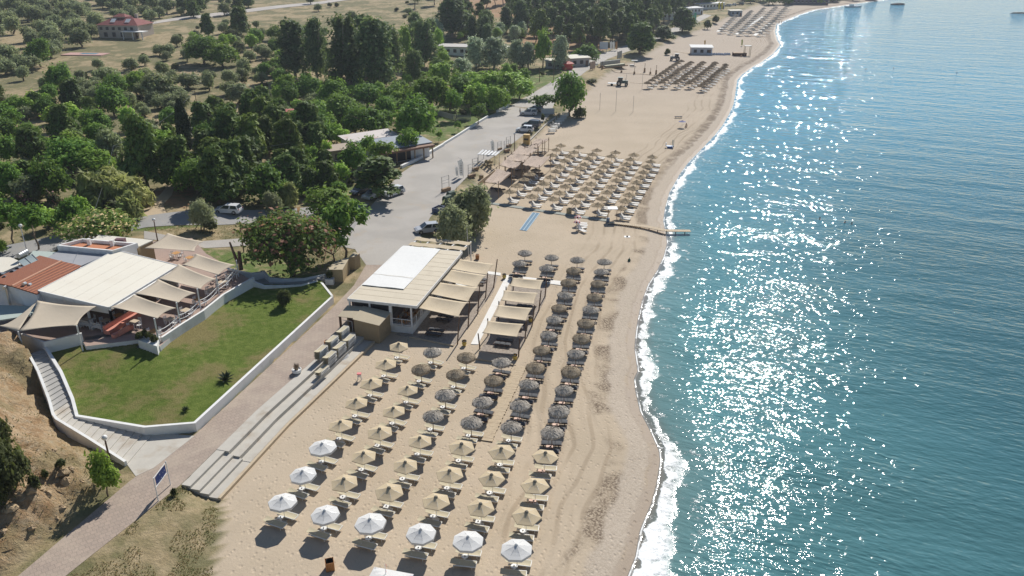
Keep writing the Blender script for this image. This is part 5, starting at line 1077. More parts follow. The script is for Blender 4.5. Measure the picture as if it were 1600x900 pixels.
# ------------------------------------------------------------------ people (continuous skinned bodies)
M_SKIN = plain('skin', (.50,.29,.20), .6, .05)
def person(p, rz, lab, pose='stand', cloth=(.06,.07,.12), group=None):
    t = thing('person', lab, 'person', p, rz, group)
    if pose == 'stand': J = [(0,0,.95),(0,0,1.2),(0,0,1.42),(0,0,1.52),(0,.02,1.66),(.1,0,.9),(.11,.02,.5),(.11,-.02,.05),(.11,.16,.03),(-.1,0,.9),(-.12,-.03,.5),(-.12,-.12,.05),(-.12,.05,.03),(.2,0,1.38),(.25,.02,1.1),(.24,.1,.86),(-.2,0,1.38),(-.26,-.02,1.1),(-.24,.08,.86)]
    elif pose == 'sit': J = [(0,0,.22),(0,-.06,.5),(0,-.05,.72),(0,-.02,.82),(0,.02,.95),(.1,.02,.2),(.14,.4,.45),(.14,.6,.06),(.14,.74,.04),(-.1,.02,.2),(-.14,.4,.42),(-.14,.62,.06),(-.14,.76,.04),(.2,-.05,.68),(.25,.1,.45),(.2,.34,.44),(-.2,-.05,.68),(-.26,-.2,.4),(-.26,-.28,.1)]
    else: J = [(0,0,-.5),(0,0,-.25),(0,0,.0),(0,.02,.1),(0,.04,.24),(.1,0,-.55),(.12,.0,-.9),(.12,-.1,-1.2),(.12,0,-1.25),(-.1,0,-.55),(-.12,0,-.9),(-.12,-.1,-1.2),(-.12,0,-1.25),(.2,0,-.03),(.42,.2,-.06),(.6,.4,.02),(-.2,0,-.03),(-.42,.2,-.06),(-.62,.36,.02)]
    E = [(0,1),(1,2),(2,3),(3,4),(0,5),(5,6),(6,7),(7,8),(0,9),(9,10),(10,11),(11,12),(2,13),(13,14),(14,15),(2,16),(16,17),(17,18)]
    rr = [.15,.14,.15,.055,.105,.095,.06,.04,.035,.095,.06,.04,.035,.06,.045,.035,.06,.045,.035]
    me = bpy.data.meshes.new('body'); me.from_pydata(J, E, []); me.materials.append(M_SKIN); o = bpy.data.objects.new('body', me); COL.objects.link(o); o.parent = t
    md = o.modifiers.new('skin', 'SKIN'); sk = me.skin_vertices[0] if me.skin_vertices else None
    if sk is None:
        bm = __import__('bmesh').new(); bm.from_mesh(me); bm.verts.layers.skin.verify(); bm.to_mesh(me); bm.free(); sk = me.skin_vertices[0]
    for i, r in enumerate(rr): sk.data[i].radius = (r, r*(.75 if i in (0,1,2) else 1))
    sk.data[0].use_root = True; o.modifiers.new('sub', 'SUBSURF').levels = 1; o.modifiers['sub'].render_levels = 1
    hd = J[4]; MB().lathe([(0,hd[2]+.13), (.08,hd[2]+.11), (.118,hd[2]+.02), (.11,hd[2]-.06)], 8, c=(hd[0], hd[1]-.025, 0)).build('hair', plain('dark_hair', (.03,.02,.015)) if 'dark_hair' not in bpy.data.materials else bpy.data.materials['dark_hair'], t)
    if pose != 'swim':
        z = J[0][2]; nm = 'cloth_%d' % int(cloth[0]*1000+cloth[2]*77); cm = bpy.data.materials.get(nm) or plain(nm, cloth)
        MB().lathe([(.15,z-.16), (.175,z-.1), (.165,z+.08), (.14,z+.12)], 10).build('shorts', cm, t)
        if pose == 'stand' and cloth[0] != .061: MB().lathe([(.165,z+.1), (.17,z+.25), (.19,z+.44), (.1,z+.5)], 10).build('shirt', cm, t)
    return t
person(T(906,182), .4, 'person in black standing in the shade beside the big tree by the cars', cloth=(.02,.02,.025)); person(T(812.5,180), 1.2, 'person standing on the narrow road behind the pale car', cloth=(.18,.15,.13))
person(T(1217,38), .2, 'person at the water line of the far bay, left of two', cloth=(.061,.05,.1)); person(T(1221,37.5), -.4, 'person at the water line of the far bay, right of two', cloth=(.061,.06,.05))
person(T(1072,199), 2.6, 'person in shorts sitting on the sand beside the small blue parasol', 'sit', (.05,.09,.05)); person(T(1163,88), 1.0, 'person in dark clothes standing beside the lifeguard hut', cloth=(.025,.02,.03)); person(T(1158,89), .3, 'person crouching on the sand left of the lifeguard hut', 'sit', (.03,.03,.04))
for i, (x, y, w_) in enumerate(((1320,348,'nearest the glittering water, left'), (1331,350,'nearest the glittering water, right'), (1281,342,'just left of the swimming pair'), (1353,108,'in the far bay, middle'), (1396,107,'in the far bay, rightmost'), (1264,87,'in the far bay, leftmost'), (1495,114,'far out at the right'))):
    p = G(x, y, SEA); person(p, i, 'swimmer with dark hair '+w_, 'swim', group='swimmers in the bay')
p = G(1066, 191, 1.3); t = thing('beach_parasol', 'small dark blue parasol on the open sand beyond the straw parasols', 'parasol', (p.x, p.y, 0)); canopy(8, .95, 1.45, 1.8, 0).build('canopy', plain('navy_cloth', (.02,.03,.20)), t); MB().tube((0,0,0), (0,0,1.8), .02).build('pole', M_WMET, t)
S_DARK.put(T(1060,184.5), R(5), 'dark sunbed lying behind the small blue parasol', 'charcoal sunbeds under the sails')
p = T(1046, 231); t = thing('beach_wheelchair', 'blue and white floating beach chair with two upright paddles near the tide line', 'beach chair', p, R(-10))
MB().box(0,0,.35,1.6,.6,.12).box(-.8,0,.4,.15,.6,.7).build('seat', plain('pale_blue_plastic', (.35,.50,.65), .5), t)
for sy in (-.45, .45): MB().tube((-.5,sy,.25), (.7,sy,.25), .2, n=10).build('float', M_BLUE, t); MB().box(.75+sy*.3,.6,0,.12,.06,1.7).build('paddle', plain('teal_paddle', (.08,.22,.24)) if sy < 0 else bpy.data.materials['teal_paddle'], t)
# ------------------------------------------------------------------ vehicles
M_TYRE = plain('tyre_rubber', (.02,.02,.02), .85); M_RIM = plain('alloy_rim', (.45,.46,.48), .3, Metallic=.8); M_LAMP = NT('headlamp_glass').out((.7,.72,.75), .1); M_TAIL = NT('tail_lamp').out((.35,.02,.02), .2)
def make_car(name, col, kind='hatch', L=4.2, Wd=1.78, Hh=1.5):
    nm = 'paint_%s' % name; pm = NT(nm).out(col, .25, Coat_Weight=.5, Coat_Roughness=.08) if nm not in bpy.data.materials else bpy.data.materials[nm]
    t = thing('parked_car', '', 'car'); rear = {'hatch': -.47, 'van': -.49, 'suv': -.48, 'sedan': -.36}[kind]; rr = {'hatch': -.40, 'van': -.47, 'suv': -.43, 'sedan': -.2}[kind]
    side = [(-.49,.28), (-.5,.55), (-.485,.88), (.2,.92), (.42,.78), (.49,.6), (.5,.34), (.48,.22), (-.47,.22)]
    vs = []; n = len(side)
    for sy, ins in ((-1, .06), (-1, 0), (1, 0), (1, .06)): vs += [(x*L*(1-ins*.15), sy*Wd/2*(1-(ins*1.6 if z > .7 else ins*1.0)), z*Hh/1.5-(0)) for x, z in side]
    b = MB(); fs = []
    for k in range(3):
        for i in range(n): fs.append((k*n+i, k*n+(i+1) % n, (k+1)*n+(i+1) % n, (k+1)*n+i))
    b.add(vs, fs+[tuple(range(n-1, -1, -1)), tuple(range(3*n, 4*n))])
    cab = [(rear*L, .9), (rr*L, Hh-.04), (.05*L, Hh), (.26*L, .92)]; w0, w1 = Wd/2*.95, Wd/2*.78
    tv = [(x, s*(w0 if i in (0, 3) else w1), z) for s in (-1, 1) for i, (x, z) in enumerate(cab)]
    b.add(tv, [(1,2,6,5), (0,1,2,3)[::-1], (4,5,6,7), (3,2,6,7)[::-1], (0,1,5,4)]); b.build('body', pm, t)
    def pane(pts, nmx='window'):
        c = sum((Vector(q) for q in pts), Vector())/len(pts); nrm = (Vector(pts[1])-Vector(pts[0])).cross(Vector(pts[2])-Vector(pts[0])).normalized(); o = (c-Vector((0,0,.9))); nrm = nrm if nrm.dot(Vector((c.x-(-.1*L), c.y, .3))) > 0 else -nrm
        q = [c+(Vector(a)-c)*.88+nrm*.012 for a in pts]; r = [a-nrm*.02 for a in q]; k = len(q); MB().add(q+r, [tuple(range(k)), tuple(range(2*k-1, k-1, -1))]+[(i, i+k, (i+1) % k+k, (i+1) % k) for i in range(k)]).build(nmx, M_GLASS, t)
    pane([tv[3], tv[2], tv[6], tv[7]], 'windscreen'); pane([tv[0], tv[1], tv[5], tv[4]], 'rear_window')
    for s in (0, 4):
        A, B, C, D = (Vector(tv[s+i]) for i in range(4)); pane([A.lerp(D, .03), B, B.lerp(C, .48), A.lerp(D, .45)]); pane([A.lerp(D, .48), B.lerp(C, .52), C, D.lerp(A, .03)])
    for sx in (-.3, .31):
        for sy in (-1, 1):
            w = MB().tube((sx*L, sy*(Wd/2-.2), .32), (sx*L, sy*(Wd/2+.02), .32), .33, n=16).build('wheel', M_TYRE, t); MB().tube((sx*L, sy*(Wd/2+.015), .32), (sx*L, sy*(Wd/2+.03), .32), .2, n=12).build('rim', M_RIM, w)
    for sy in (-1, 1): MB().box(L*.455, sy*Wd*.36, .6, .16, .32, .13).build('headlight', M_LAMP, t); MB().box(-L*.487, sy*Wd*.38, .7, .08, .22, .2).build('tail_light', M_TAIL, t)
    if kind in ('suv', 'van'):
        for sy in (-1, 1): MB().bar((rr*L+.2, sy*.6, Hh+.04), (.0, sy*.6, Hh+.04), .04, .05).build('roof_rail', M_GREYMET, t)
    return t
def car(px, py, a, lab, *k, **kw):
    c = make_car(*k, **kw); c.location = T(px, py)+Vector((0,0,.07)); c.rotation_euler.z = R(a); c['label'] = lab; c['group'] = 'parked cars'; return c
car(357,333,172, 'white hatchback parked on the side road under the pines', 'white', (.75,.76,.78), 'hatch', 4.5)
car(584,309,235, 'silver car parked under the pine, left of the pair', 'silver', (.5,.51,.53), 'sedan', 4.4); car(615,305,232, 'white car parked at the edge of the pine shade, right of the pair', 'white', (.75,.76,.78), 'hatch', 4.3)
car(498,348,258, 'dark car half hidden under the trees at the side road', 'dark', (.05,.06,.07), 'hatch', 4.0); car(563,303,235, 'dark grey car hidden deepest in the pine shade', 'dark', (.05,.06,.07), 'hatch', 4.0)
car(668,363,200, 'pale silver car behind the bar pergola', 'silver', (.5,.51,.53), 'hatch', 4.0)
car(820,206,172, 'white hatchback parked beside the narrow kerb near the sunbed stacks', 'white', (.75,.76,.78), 'hatch', 4.2); car(830,199,160, 'dark van parked behind the white hatchback', 'darkblue', (.03,.04,.07), 'van', 4.4, Hh=1.8); car(826,180,175, 'pale silver sport utility car parked by the grey wall', 'silver', (.5,.51,.53), 'suv', 4.5, Hh=1.65); car(836,174,150, 'dark car beside the grey wall under the big tree', 'dark', (.05,.06,.07), 'hatch', 4.2)
car(756,103,185, 'blue grey car in the shade of the silver trees', 'bluegrey', (.10,.16,.22), 'hatch', 4.0); car(811,104,170, 'dark car in the shade behind the bright hedge', 'dark', (.05,.06,.07), 'suv', 4.3, Hh=1.7)
car(1146,9,160, 'pale car parked near the yellow flags far away', 'white', (.75,.76,.78), 'hatch', 4.3); car(1137,10,150, 'silver car parked near the yellow flags far away', 'silver', (.5,.51,.53), 'hatch', 4.3); car(1157,8,150, 'dark car parked near the yellow flags far away', 'dark', (.05,.06,.07), 'hatch', 4.3)
p = T(690, 333); t = thing('skip_container', 'open dark blue skip behind the tamarisk at the car park edge', 'skip', p, R(60)); MB().box(0,0,0,1.9,.12,1.0).box(0,1.2,0,1.9,.12,1.0).box(-.95,.6,0,.12,1.3,1.0).box(.95,.6,0,.12,1.3,1.0).box(0,.6,.3,1.9,1.2,.1).build('shell', plain('skip_blue', (.05,.08,.16), .6), t); MB().lathe([(0,1.0), (.4,.9), (.7,.5)], 8, c=(0,.6,0)).build('rubbish', M_BLACK, t)
for i, (x, y) in enumerate(((705,312), (699,319))):
    p = T(x, y); t = thing('waste_container', 'dark green waste container by the tamarisk, %s one' % ['upper', 'lower'][i], 'waste bin', p, R(50)); MB().box(0,0,.15,1.4,1.0,.9,top=1.08).build('tub', plain('bin_green', (.03,.07,.05)) if not i else bpy.data.materials['bin_green'], t); MB().tube((-.72,0,1.1), (.72,0,1.1), .5, n=12).build('lid', bpy.data.materials['bin_green'], t)
def tractor(x, y, rz, lab, green=(.07,.12,.11)):
    p = T(x, y); t = thing('tractor', lab, 'tractor', p, R(rz)); gm = plain('tractor_paint', green, .5); MB().box(1.2,0,.8,1.9,.9,.9).build('bonnet', gm, t); MB().box(-.2,0,.9,1.5,1.4,.6).box(-.2,0,2.5,1.6,1.5,.12).build('cab', gm, t); MB().box(-.2,0,1.5,1.4,1.3,1.0).build('cab_glass', M_GLASS, t)
    for sx, r in ((-.6, .8), (1.7, .5)):
        for sy in (-1, 1): w = MB().tube((sx,sy*.65,r), (sx,sy*1.05,r), r, n=16).build('wheel', M_TYRE, t); MB().tube((sx,sy*1.05,r), (sx,sy*1.07,r), r*.5, n=10).build('rim', M_RIM, w)
    MB().tube((1.3,.3,1.6), (1.3,.3,2.4), .06).build('exhaust', M_GREYMET, t); return t
tractor(970,134,-10, 'green tractor with a loaded trailer on the sand beside the dark straw parasols')
p = T(957.5,133.5); t = thing('trailer', 'flat trailer loaded with grey crates hitched behind the tractor', 'trailer', p, R(-10)); MB().box(0,0,.6,3.2,1.6,.15).build('bed', M_GREYMET, t)
for sy in (-.8, .8): MB().tube((-.3,sy-.1,.4), (-.3,sy+.1,.4), .4, n=12).build('wheel', M_TYRE, t)
tractor(1056,95,170, 'grey beach cleaning tractor behind the dark straw parasols', (.20,.22,.24))
# stacked loungers by the kerb
for i in range(7):
    p = T(861+i*3.6, 208-i*4.2); n = 4
    for k in range(n): S_WHITE.put(p+Vector((0,0,.24*k)), R(5), 'white sunbed, %s in the %s stack beside the big tree' % ('topmost' if k == n-1 else ORD[k+1]+' from the bottom', ORD[i+1]), 'white sunbeds stacked beside the kerb')
P = [T(x, y) for x, y in ((846,178), (866,178))]; MB().wall([P[0], P[1]], .25, .6, 2.4).solo('boundary_wall', plain('pale_grey_wall', (.55,.55,.54)), P[0], 'short pale grey wall under the big tree behind the parked cars', 'wall')
def kerbwall(px, z0, z1, th, lab, mat=M_WPAINT, name='kerb_wall'):
    P = [T(*q) for q in px]; MB().wall(P, th, [p.z+z0 for p in P], [p.z+z1 for p in P]).solo(name, mat, P[0], lab, 'wall')
kerbwall([(627,263), (660,247), (693,228)], -.3, .6, .5, 'white low wall between the low shop and the car park'); kerbwall([(693,227), (716,213), (744,195), (762,184)], -.3, .55, .4, 'white kerb wall along the green lawn by the car park'); kerbwall([(776,176), (795,166)], -.3, .6, .3, 'short white wall at the corner by the bright hedge'); kerbwall([(828,220), (852,196), (868,184)], -.3, .3, .25, 'pale kerb between parked cars and sunbed stacks', M_CONC)
P = [T(x, y) for x, y in ((684,180), (708,187), (735,189))]; t = thing('picket_fence', 'grey picket fence behind the green lawn by the car park', 'fence', P[0])
pk = MB(); pp = resamp(P, 40)
for x, y in pp: pk.box(x-P[0].x, y-P[0].y, 0, .18, .08, 1.3)
pk.build('pickets', M_GREYMET, t); MB().path([Vector((x-P[0].x, y-P[0].y, 1.0)) for x, y in pp[::6]], .05, 4).build('rail', M_GREYMET, t)
# ------------------------------------------------------------------ buildings inland
def house(px, size, zw, rz, lab, wall, roof, rtype='hip', rh=1.6, wins=True, name='house', zoff=0, dark=M_DARK, eave=.5):
    p = T(*px); t = thing(name, lab, 'house' if name == 'house' else 'building', p+Vector((0,0,zoff)), R(rz)); sx, sy = size
    MB().box(0,0,-.5,sx,sy,zw+.5).build('walls', wall, t)
    e = eave; a, b = sx/2+e, sy/2+e
    if rtype == 'hip':
        k = max(.3, a-b*.9); MB().add([(-a,-b,zw), (a,-b,zw), (a,b,zw), (-a,b,zw), (-k,0,zw+rh), (k,0,zw+rh)], [(0,1,5,4), (1,2,5), (2,3,4,5), (3,0,4), (3,2,1,0)]).build('roof', roof, t)
    elif rtype == 'gable': MB().add([(-a,-b,zw), (a,-b,zw), (a,b,zw), (-a,b,zw), (-a,0,zw+rh), (a,0,zw+rh)], [(0,1,5,4), (2,3,4,5), (3,2,1,0), (0,4,3), (1,2,5)]).build('roof', roof, t)
    else: MB().add([(-a,-b,zw+.02), (a,-b,zw+.02), (a,b,zw+rh), (-a,b,zw+rh), (-a,-b,zw+.2), (a,-b,zw+.2), (a,b,zw+rh+.18), (-a,b,zw+rh+.18)], [(3,2,1,0), (4,5,6,7), (0,1,5,4), (1,2,6,5), (2,3,7,6), (3,0,4,7)]).build('roof', roof, t)
    if wins:
        for k in range(int(sx/2.6)):
            x = -sx/2+1.4+k*2.6
            if x > sx/2-.8: break
            w = MB().box(x,-sy/2-.01,zw-1.9,1.2,.08,1.2).build('window', dark, t); MB().box(x,-sy/2-.03,zw-2.0,1.4,.14,.08).build('sill', M_WMET, w)
        MB().box(sx/2-1.0,-sy/2-.012,-.3,.95,.08,2.2).build('door', M_POST, t)
    return t
M_HWALL = plain('cream_house_wall', (.50,.44,.38), .85, .06, 1); M_RTILE = plain('maroon_tiles', (.22,.06,.055), .85, .2, 2)
h_ = house((199,56), (17,11), 4.6, -8, 'two storey house with maroon tiled hip roof among olive trees', M_HWALL, M_RTILE, 'hip', 2.8)
h_l = h_.location.copy()
MB().box(-1.5,1,5.2,5,4,2.1).build('upper_storey', M_HWALL, h_); MB().add([(-4.4,-1.4,7.3), (1.4,-1.4,7.3), (1.4,3.4,7.3), (-4.4,3.4,7.3), (-2.6,1,8.4), (-.4,1,8.4)], [(0,1,5,4), (1,2,5), (2,3,4,5), (3,0,4), (3,2,1,0)]).build('upper_roof', M_RTILE, h_)
MB().box(4.5,1.5,5.5,1,1,2.8).build('chimney', M_HWALL, h_)
for x in (-2.6, 3.6): MB().add([(x-1,-4.4,5.6), (x+1,-4.4,5.6), (x+1,-2.6,6.8), (x-1,-2.6,6.8)], [(0,1,2,3)]).build('skylight_panel', M_WMET, h_)
MB().box(7.5,-6.5,2.3,9,4.0,.3).build('balcony', M_WPAINT, h_)
for x in (3.5, 7.5, 11.5): MB().box(x,-8.2,-1,.3,.3,3.3).build('balcony_post', M_WPAINT, h_)
for x in (-5.5, -2, 1.5): MB().box(x,-5.56,.2,1.5,.1,1.7).build('window', M_DARK, h_)
p = T(134, 85); t = thing('swimming_pool', 'swimming pool with pink paved surround below the maroon roofed house', 'pool', p, R(-5)); MB().box(0,0,-.4,15,6,.6).build('paving', plain('pink_paving', (.50,.30,.26)), t); MB().box(1,.5,.19,6,2.4,.03).build('water', NT('pool_water').out((.15,.42,.58), .08), t)
hb = house((590,262), (13,6), 2.9, 36, 'long low shop building with blue grey sheet roof beside the car park', M_BLUEWALL, plain('blue_grey_sheet', (.24,.28,.34), .5, .1), 'shed', .7, False, 'shop_building', 0)
hb.location = G(618,247,1.0)
for k in range(7): MB().box(-6.3+k*2.1,-4.6,0,.2,.2,2.4).build('veranda_post', M_WOOD, hb)
MB().box(0,-3.9,2.45,13.4,2.2,.4).build('veranda_beam', plain('brown_fascia', (.22,.12,.08)), hb); MB().box(-2,-3.03,.1,8,.06,1.9).build('shop_front', M_DARK, hb)
house((578,234), (11,4.5), 2.8, 36, 'low shop extension with white and rust sheet roof behind the blue grey roof', M_BLUEWALL, plain('patchy_white_rust', (.55,.50,.47), .6, .1, .8, dirt=(.36,.13,.09)), 'shed', .4, False, 'shop_building')
house((536,250), (6,4), 2.6, 30, 'small building with brown flat roof behind the pines', plain('tan_plaster', (.38,.33,.26)), plain('brown_flat_roof', (.36,.29,.22)), 'flat', .1, True, 'shop_building')
house((450,196), (8,5), 2.6, 15, 'small hut with red sheet roof among the mulberry trees', M_WPAINT, plain('red_sheet', (.36,.09,.07)), 'shed', .5)
house((712,84), (12,7), 2.8, -10, 'white bungalow with grey flat roof behind the silver trees', M_BLUEWALL, plain('grey_roof', (.40,.38,.36)), 'flat', .15, True); house((792,86), (9,6), 2.6, 0, 'small pale hut behind the silver trees', M_BLUEWALL, M_PALER, 'flat', .1)
house((866,106), (6,4), 2.6, 0, 'grey concrete hut with white door left of the red kiosk', plain('grey_block', (.35,.34,.32)), M_PALER, 'flat', .1); house((886,108), (3.2,3), 2.0, 10, 'red kiosk beside the road bend', M_RED, plain('red_roof', (.42,.06,.05)), 'hip', .7, False, 'kiosk'); house((902,102), (7,5), 2.7, 20, 'pale grey kiosk with white roof right of the red kiosk', plain('kiosk_grey', (.45,.44,.43)), M_PALER, 'shed', .5, True, 'kiosk')
house((1095,84), (8,5), 2.6, -5, 'white boat kiosk with flat awning on the far beach', plain('kiosk_white', (.55,.56,.60)), M_TARP, 'shed', .4, True, 'kiosk')
house((1045,30), (10,7), 3.2, 10, 'building with white and red edged roof among the far pines', M_WPAINT, M_TARP, 'flat', .2); house((1080,22), (0.1+12,6), 3.4, 30, 'grey beach bar building beside the far green and yellow flags', M_BLUEWALL, plain('far_grey_roof', (.42,.44,.47)), 'flat', .3)
house((1148,25), (7,4), 3.0, 10, 'small grey blue hut by the far packed parasols', plain('hut_blue', (.30,.36,.42)), M_PALER, 'flat', .2); house((1108,14), (20,5), 3.2, 28, 'long pale building behind the yellow flags', M_BLUEWALL, plain('pale_far_roof', (.50,.52,.54)), 'flat', .2)
house((1260,7), (26,8), 3.5, -4, 'dark low building at the headland behind the last parasols', plain('dark_mauve', (.10,.10,.13)), plain('mauve_roof', (.17,.17,.21)), 'flat', .3)
m = MB(); rr_ = np.random.default_rng(3)
for k in range(26): x, y = k*.34, rr_.normal(0, .3); m.lathe([(0,.75+.2*rr_.random()), (.35,.55), (.5,.1), (.5,0)], 7, c=(x, y, 0))
p = T(1106, 86); o = bpy.data.objects.new('covered_heap', m.mesh('covered_heap', plain('silver_cover', (.50,.53,.60), .5))); COL.objects.link(o); o.location = p; tag(o, 'long heap under silver covers between the white kiosk and lifeguard hut', 'covered heap')
p = T(1155,87); t = thing('lifeguard_hut', 'raised wooden deck hut at the seaward end of the covered heap', 'hut', p); MB().box(0,0,1.0,5,3,.2).build('deck', M_WOOD, t); MB().box(0,1.2,0,5,.2,1.0).box(0,-1.2,0,5,.2,1.0).build('base', M_DKWOOD, t); MB().box(3.2,.8,3.6,2.6,2,.15).build('roof', M_TARP, t)
for x in (2.1, 4.3):
    for y in (0, 1.6): MB().box(x,y,0,.15,.15,3.6).build('post', plain('yellow_post', (.5,.42,.25)) if 'yellow_post' not in bpy.data.materials else bpy.data.materials['yellow_post'], t)
feather(1160,72,62, 'yellow green feather flag beside the lifeguard hut', plain('lime_flag', (.50,.55,.15))); feather(1102,72,63, 'yellow and red feather flag behind the white boat kiosk', plain('warm_flag', (.6,.4,.12)))
for i, x in enumerate((1087.5, 1084)): feather(x, 34, 20+i*4, 'green feather flag at the far beach bar, %s one' % ['taller', 'shorter'][i], bpy.data.materials.get('green_flag') or plain('green_flag', (.10,.42,.28)))
for i, x in enumerate((1124.5, 1129)): feather(x, 16, 4, 'bright yellow feather flag, %s of two' % ['left', 'right'][i], bpy.data.materials.get('yellow_flag') or plain('yellow_flag', (.75,.62,.05)))
for i, x in enumerate((956, 960, 964.5)): feather(x, 79, 65, '%s feather flag by the billboard at the road bend, %s one' % (['white', 'white', 'orange'][i], ['left', 'middle', 'right'][i]), [M_WHITE, M_WHITE, plain('orange_flag', (.5,.25,.10))][i])
p = T(943,82); t = thing('billboard', 'white blank billboard at the road bend before the pine wood', 'billboard', p); MB().box(0,0,1.2,3.2,.15,2.8).build('panel', plain('bill_white', (.6,.63,.68)), t)
for x in (-1.2, 1.2): MB().box(x,.12,0,.12,.08,3.4).build('post', M_GREYMET, t)
for i, (x, y, w_) in enumerate(((926,109,'orange printed'), (968,92,'pale'))):
    p = T(x, y); t = thing('banner_screen', '%s banner screen standing at the landward edge of the far beach' % w_, 'banner', p, R(60)); MB().box(0,0,.3,4.0,.1,2.5).build('banner', plain('banner_%d' % i, [(.45,.33,.26), (.45,.44,.40)][i], .7, .3, 1.5), t)
    for xx in (-2, 0, 2): MB().box(xx,.1,0,.1,.1,3.0).build('post', M_WOOD, t)
t = thing('beach_lounge', 'timber lounge platform with pale cushions at the landward edge of the far beach', 'platform', T(957,104), R(35)); MB().box(0,0,0,11,4,.35).build('deck', M_WOOD, t); MB().box(0,-1,.35,9,1.2,.5).build('seats', plain('khaki_cushion', (.36,.35,.24)), t); MB().box(0,1.2,.35,9,.3,1.6).build('screen', M_GREYMET, t)
for i, (x, y, h) in enumerate(((971,113,1.6), (991,116,1.7), (1007,113,2.6), (1016,116,1.6), (1025,116,2.6), (941,108,2.2))):
    p = T(x, y); t = thing('totem_post', 'dark wooden totem post along the plank path, %s from land' % ORD[[2,3,4,5,6,1][i]], 'post', p, 0, 'totem posts along the far plank path'); MB().tube((0,0,0), (0,0,h*.55), .35, .28, 8).build('drum', M_WOOD, t); MB().tube((0,0,0), (.05,0,h+.5), .07).build('pole', M_DKWOOD, t)
a, b = T(935,106), T(1028,118); MB().bar(a+Vector((0,0,.05)), b+Vector((0,0,.05)), .6, .06).solo('boardwalk', M_PALEWOOD, a, 'pale plank path between totem posts leading to the dark straw parasols', 'boardwalk'); a, b = T(985,129), T(1010,131); MB().bar(a+Vector((0,0,.05)), b+Vector((0,0,.05)), .6, .06).solo('boardwalk', M_PALEWOOD, a, 'short pale plank path from the tractor to the dark straw parasols', 'boardwalk')
a, b = T(1052,79.5), T(1084,85); MB().bar(a+Vector((0,0,.05)), b+Vector((0,0,.05)), .7, .06).solo('boardwalk', M_PALEWOOD, a, 'pale plank path leading to the white boat kiosk', 'boardwalk')
for i, (x, yb, yt) in enumerate(((937,172,146), (962,174,143), (989,175,151), (1003,140,115), (978,136,117))):
    p = T(x, yb); MB().tube(p, p+Vector((0,0,(yb-yt)*mpp(p)/.96)), .045, n=5).solo('net_post', M_GREYMET, p, 'thin grey volleyball post on the open sand, %s' % ['leftmost in front', 'middle in front', 'right in front', 'right in the back', 'left in the back'][i], 'post', 'volleyball posts')
p = T(991,103); t = thing('small_awning', 'white sun awning on the sand behind the totem posts', 'awning', p); MB().box(0,0,1.9,2.2,1.6,.1).build('cloth', M_WHITE, t); MB().box(0,0,0,.1,.1,1.9).box(-.8,.4,0,1.6,.7,.4).build('post', M_GREYMET, t)
# boat and rock
p = G(1333,11.5,SEA); t = thing('fishing_boat', 'small white fishing boat moored off the headland beach', 'boat', p, R(2)); hull = MB(); prof = [(-1,.75,.85), (-.6,1,.8), (.2,1,.85), (.75,.6,1.0), (1,.03,1.2)]; L2 = 5.5; vs = []
for x, w_, h in prof: vs += [(x*L2,-w_*1.4,h), (x*L2,-w_*.9,-.1), (x*L2,w_*.9,-.1), (x*L2,w_*1.4,h)]
fs = []
for i in range(4): fs += [(4*i+j, 4*i+j+1, 4*i+j+5, 4*i+j+4) for j in range(3)]
hull.add(vs, fs+[(3,2,1,0)]+[(4*i, 4*i+4, 4*i+7, 4*i+3) for i in range(4)]).build('hull', plain('hull_paint', (.45,.50,.55)), t); MB().box(-1.2,0,.8,2.6,1.6,1.3).build('cabin', M_WMET, t); MB().tube((1.5,0,.8), (1.5,0,3.2), .06).tube((4.9,0,1.0), (4.9,0,2.6), .05).build('mast', M_GREYMET, t)
def rock(p, sx, sy, sz, lab, seed):
    g = np.random.default_rng(seed); m = MB().lathe([(.01,1), (.5,.85), (.85,.5), (1,.1), (1.05,-.4)], 11); m.v = [(x*sx*(1+.25*g.standard_normal()), y*sy*(1+.2*g.standard_normal()), z*sz*(1+.25*g.random())) for x, y, z in m.v]
    o = bpy.data.objects.new('sea_rock', m.mesh('sea_rock', plain('dark_rock', (.06,.055,.055), .9) if 'dark_rock' not in bpy.data.materials else bpy.data.materials['dark_rock'])); COL.objects.link(o); o.location = p; tag(o, lab, 'rock')
rock(G(1403,7.5,SEA), 5.5, 2.5, 1.1, 'dark flat rock in the sea off the headland', 2); rock(G(1360,2,SEA), 4, 3, 1.2, 'dark rock awash close to the headland', 3); rock(G(1596,21,SEA), 7, 1.5, .6, 'low dark reef at the right edge of the sea', 4)
# ================================================================== TREES AND PLANTS
def leaf_mat(name, a, b, flower=None, trans=.42, yellow=(.16,.17,.05)):
    t = NT(name); r = t.attr('rnd'); orn = t.n('ObjectInfo').outputs['Random']
    c = t.mix(r, a, b); c = t.mix(t.math('MULTIPLY', t.rng(orn, .45, 1.0), .42), c, yellow); hs = t.n('HueSaturation', {'Hue': .5, 'Saturation': 1.0, 'Value': t.rng(t.math('FRACT', t.math('MULTIPLY', orn, 7.31)), 0, 1, .72, 1.22, False), 'Color': c}); c = hs.outputs[0]
    if flower: c = t.mix(t.attr('flower'), c, flower)
    t.out(c, .65, Specular_IOR_Level=.25); tr = t.n('BsdfTranslucent', {'Color': t.mix(.35, c, (.25,.30,.06))}); mx = t.n('MixShader', {0: trans, 1: t.b.outputs[0], 2: tr.outputs[0]})
    t.L(mx.outputs[0], t.t.nodes['Material Output'].inputs['Surface']); return t.mat
M_BARK = plain('bark', (.16,.12,.085), .95, .3, 4, bumpd=.05); M_BARKP = plain('pale_bark', (.30,.26,.21), .95, .25, 4)
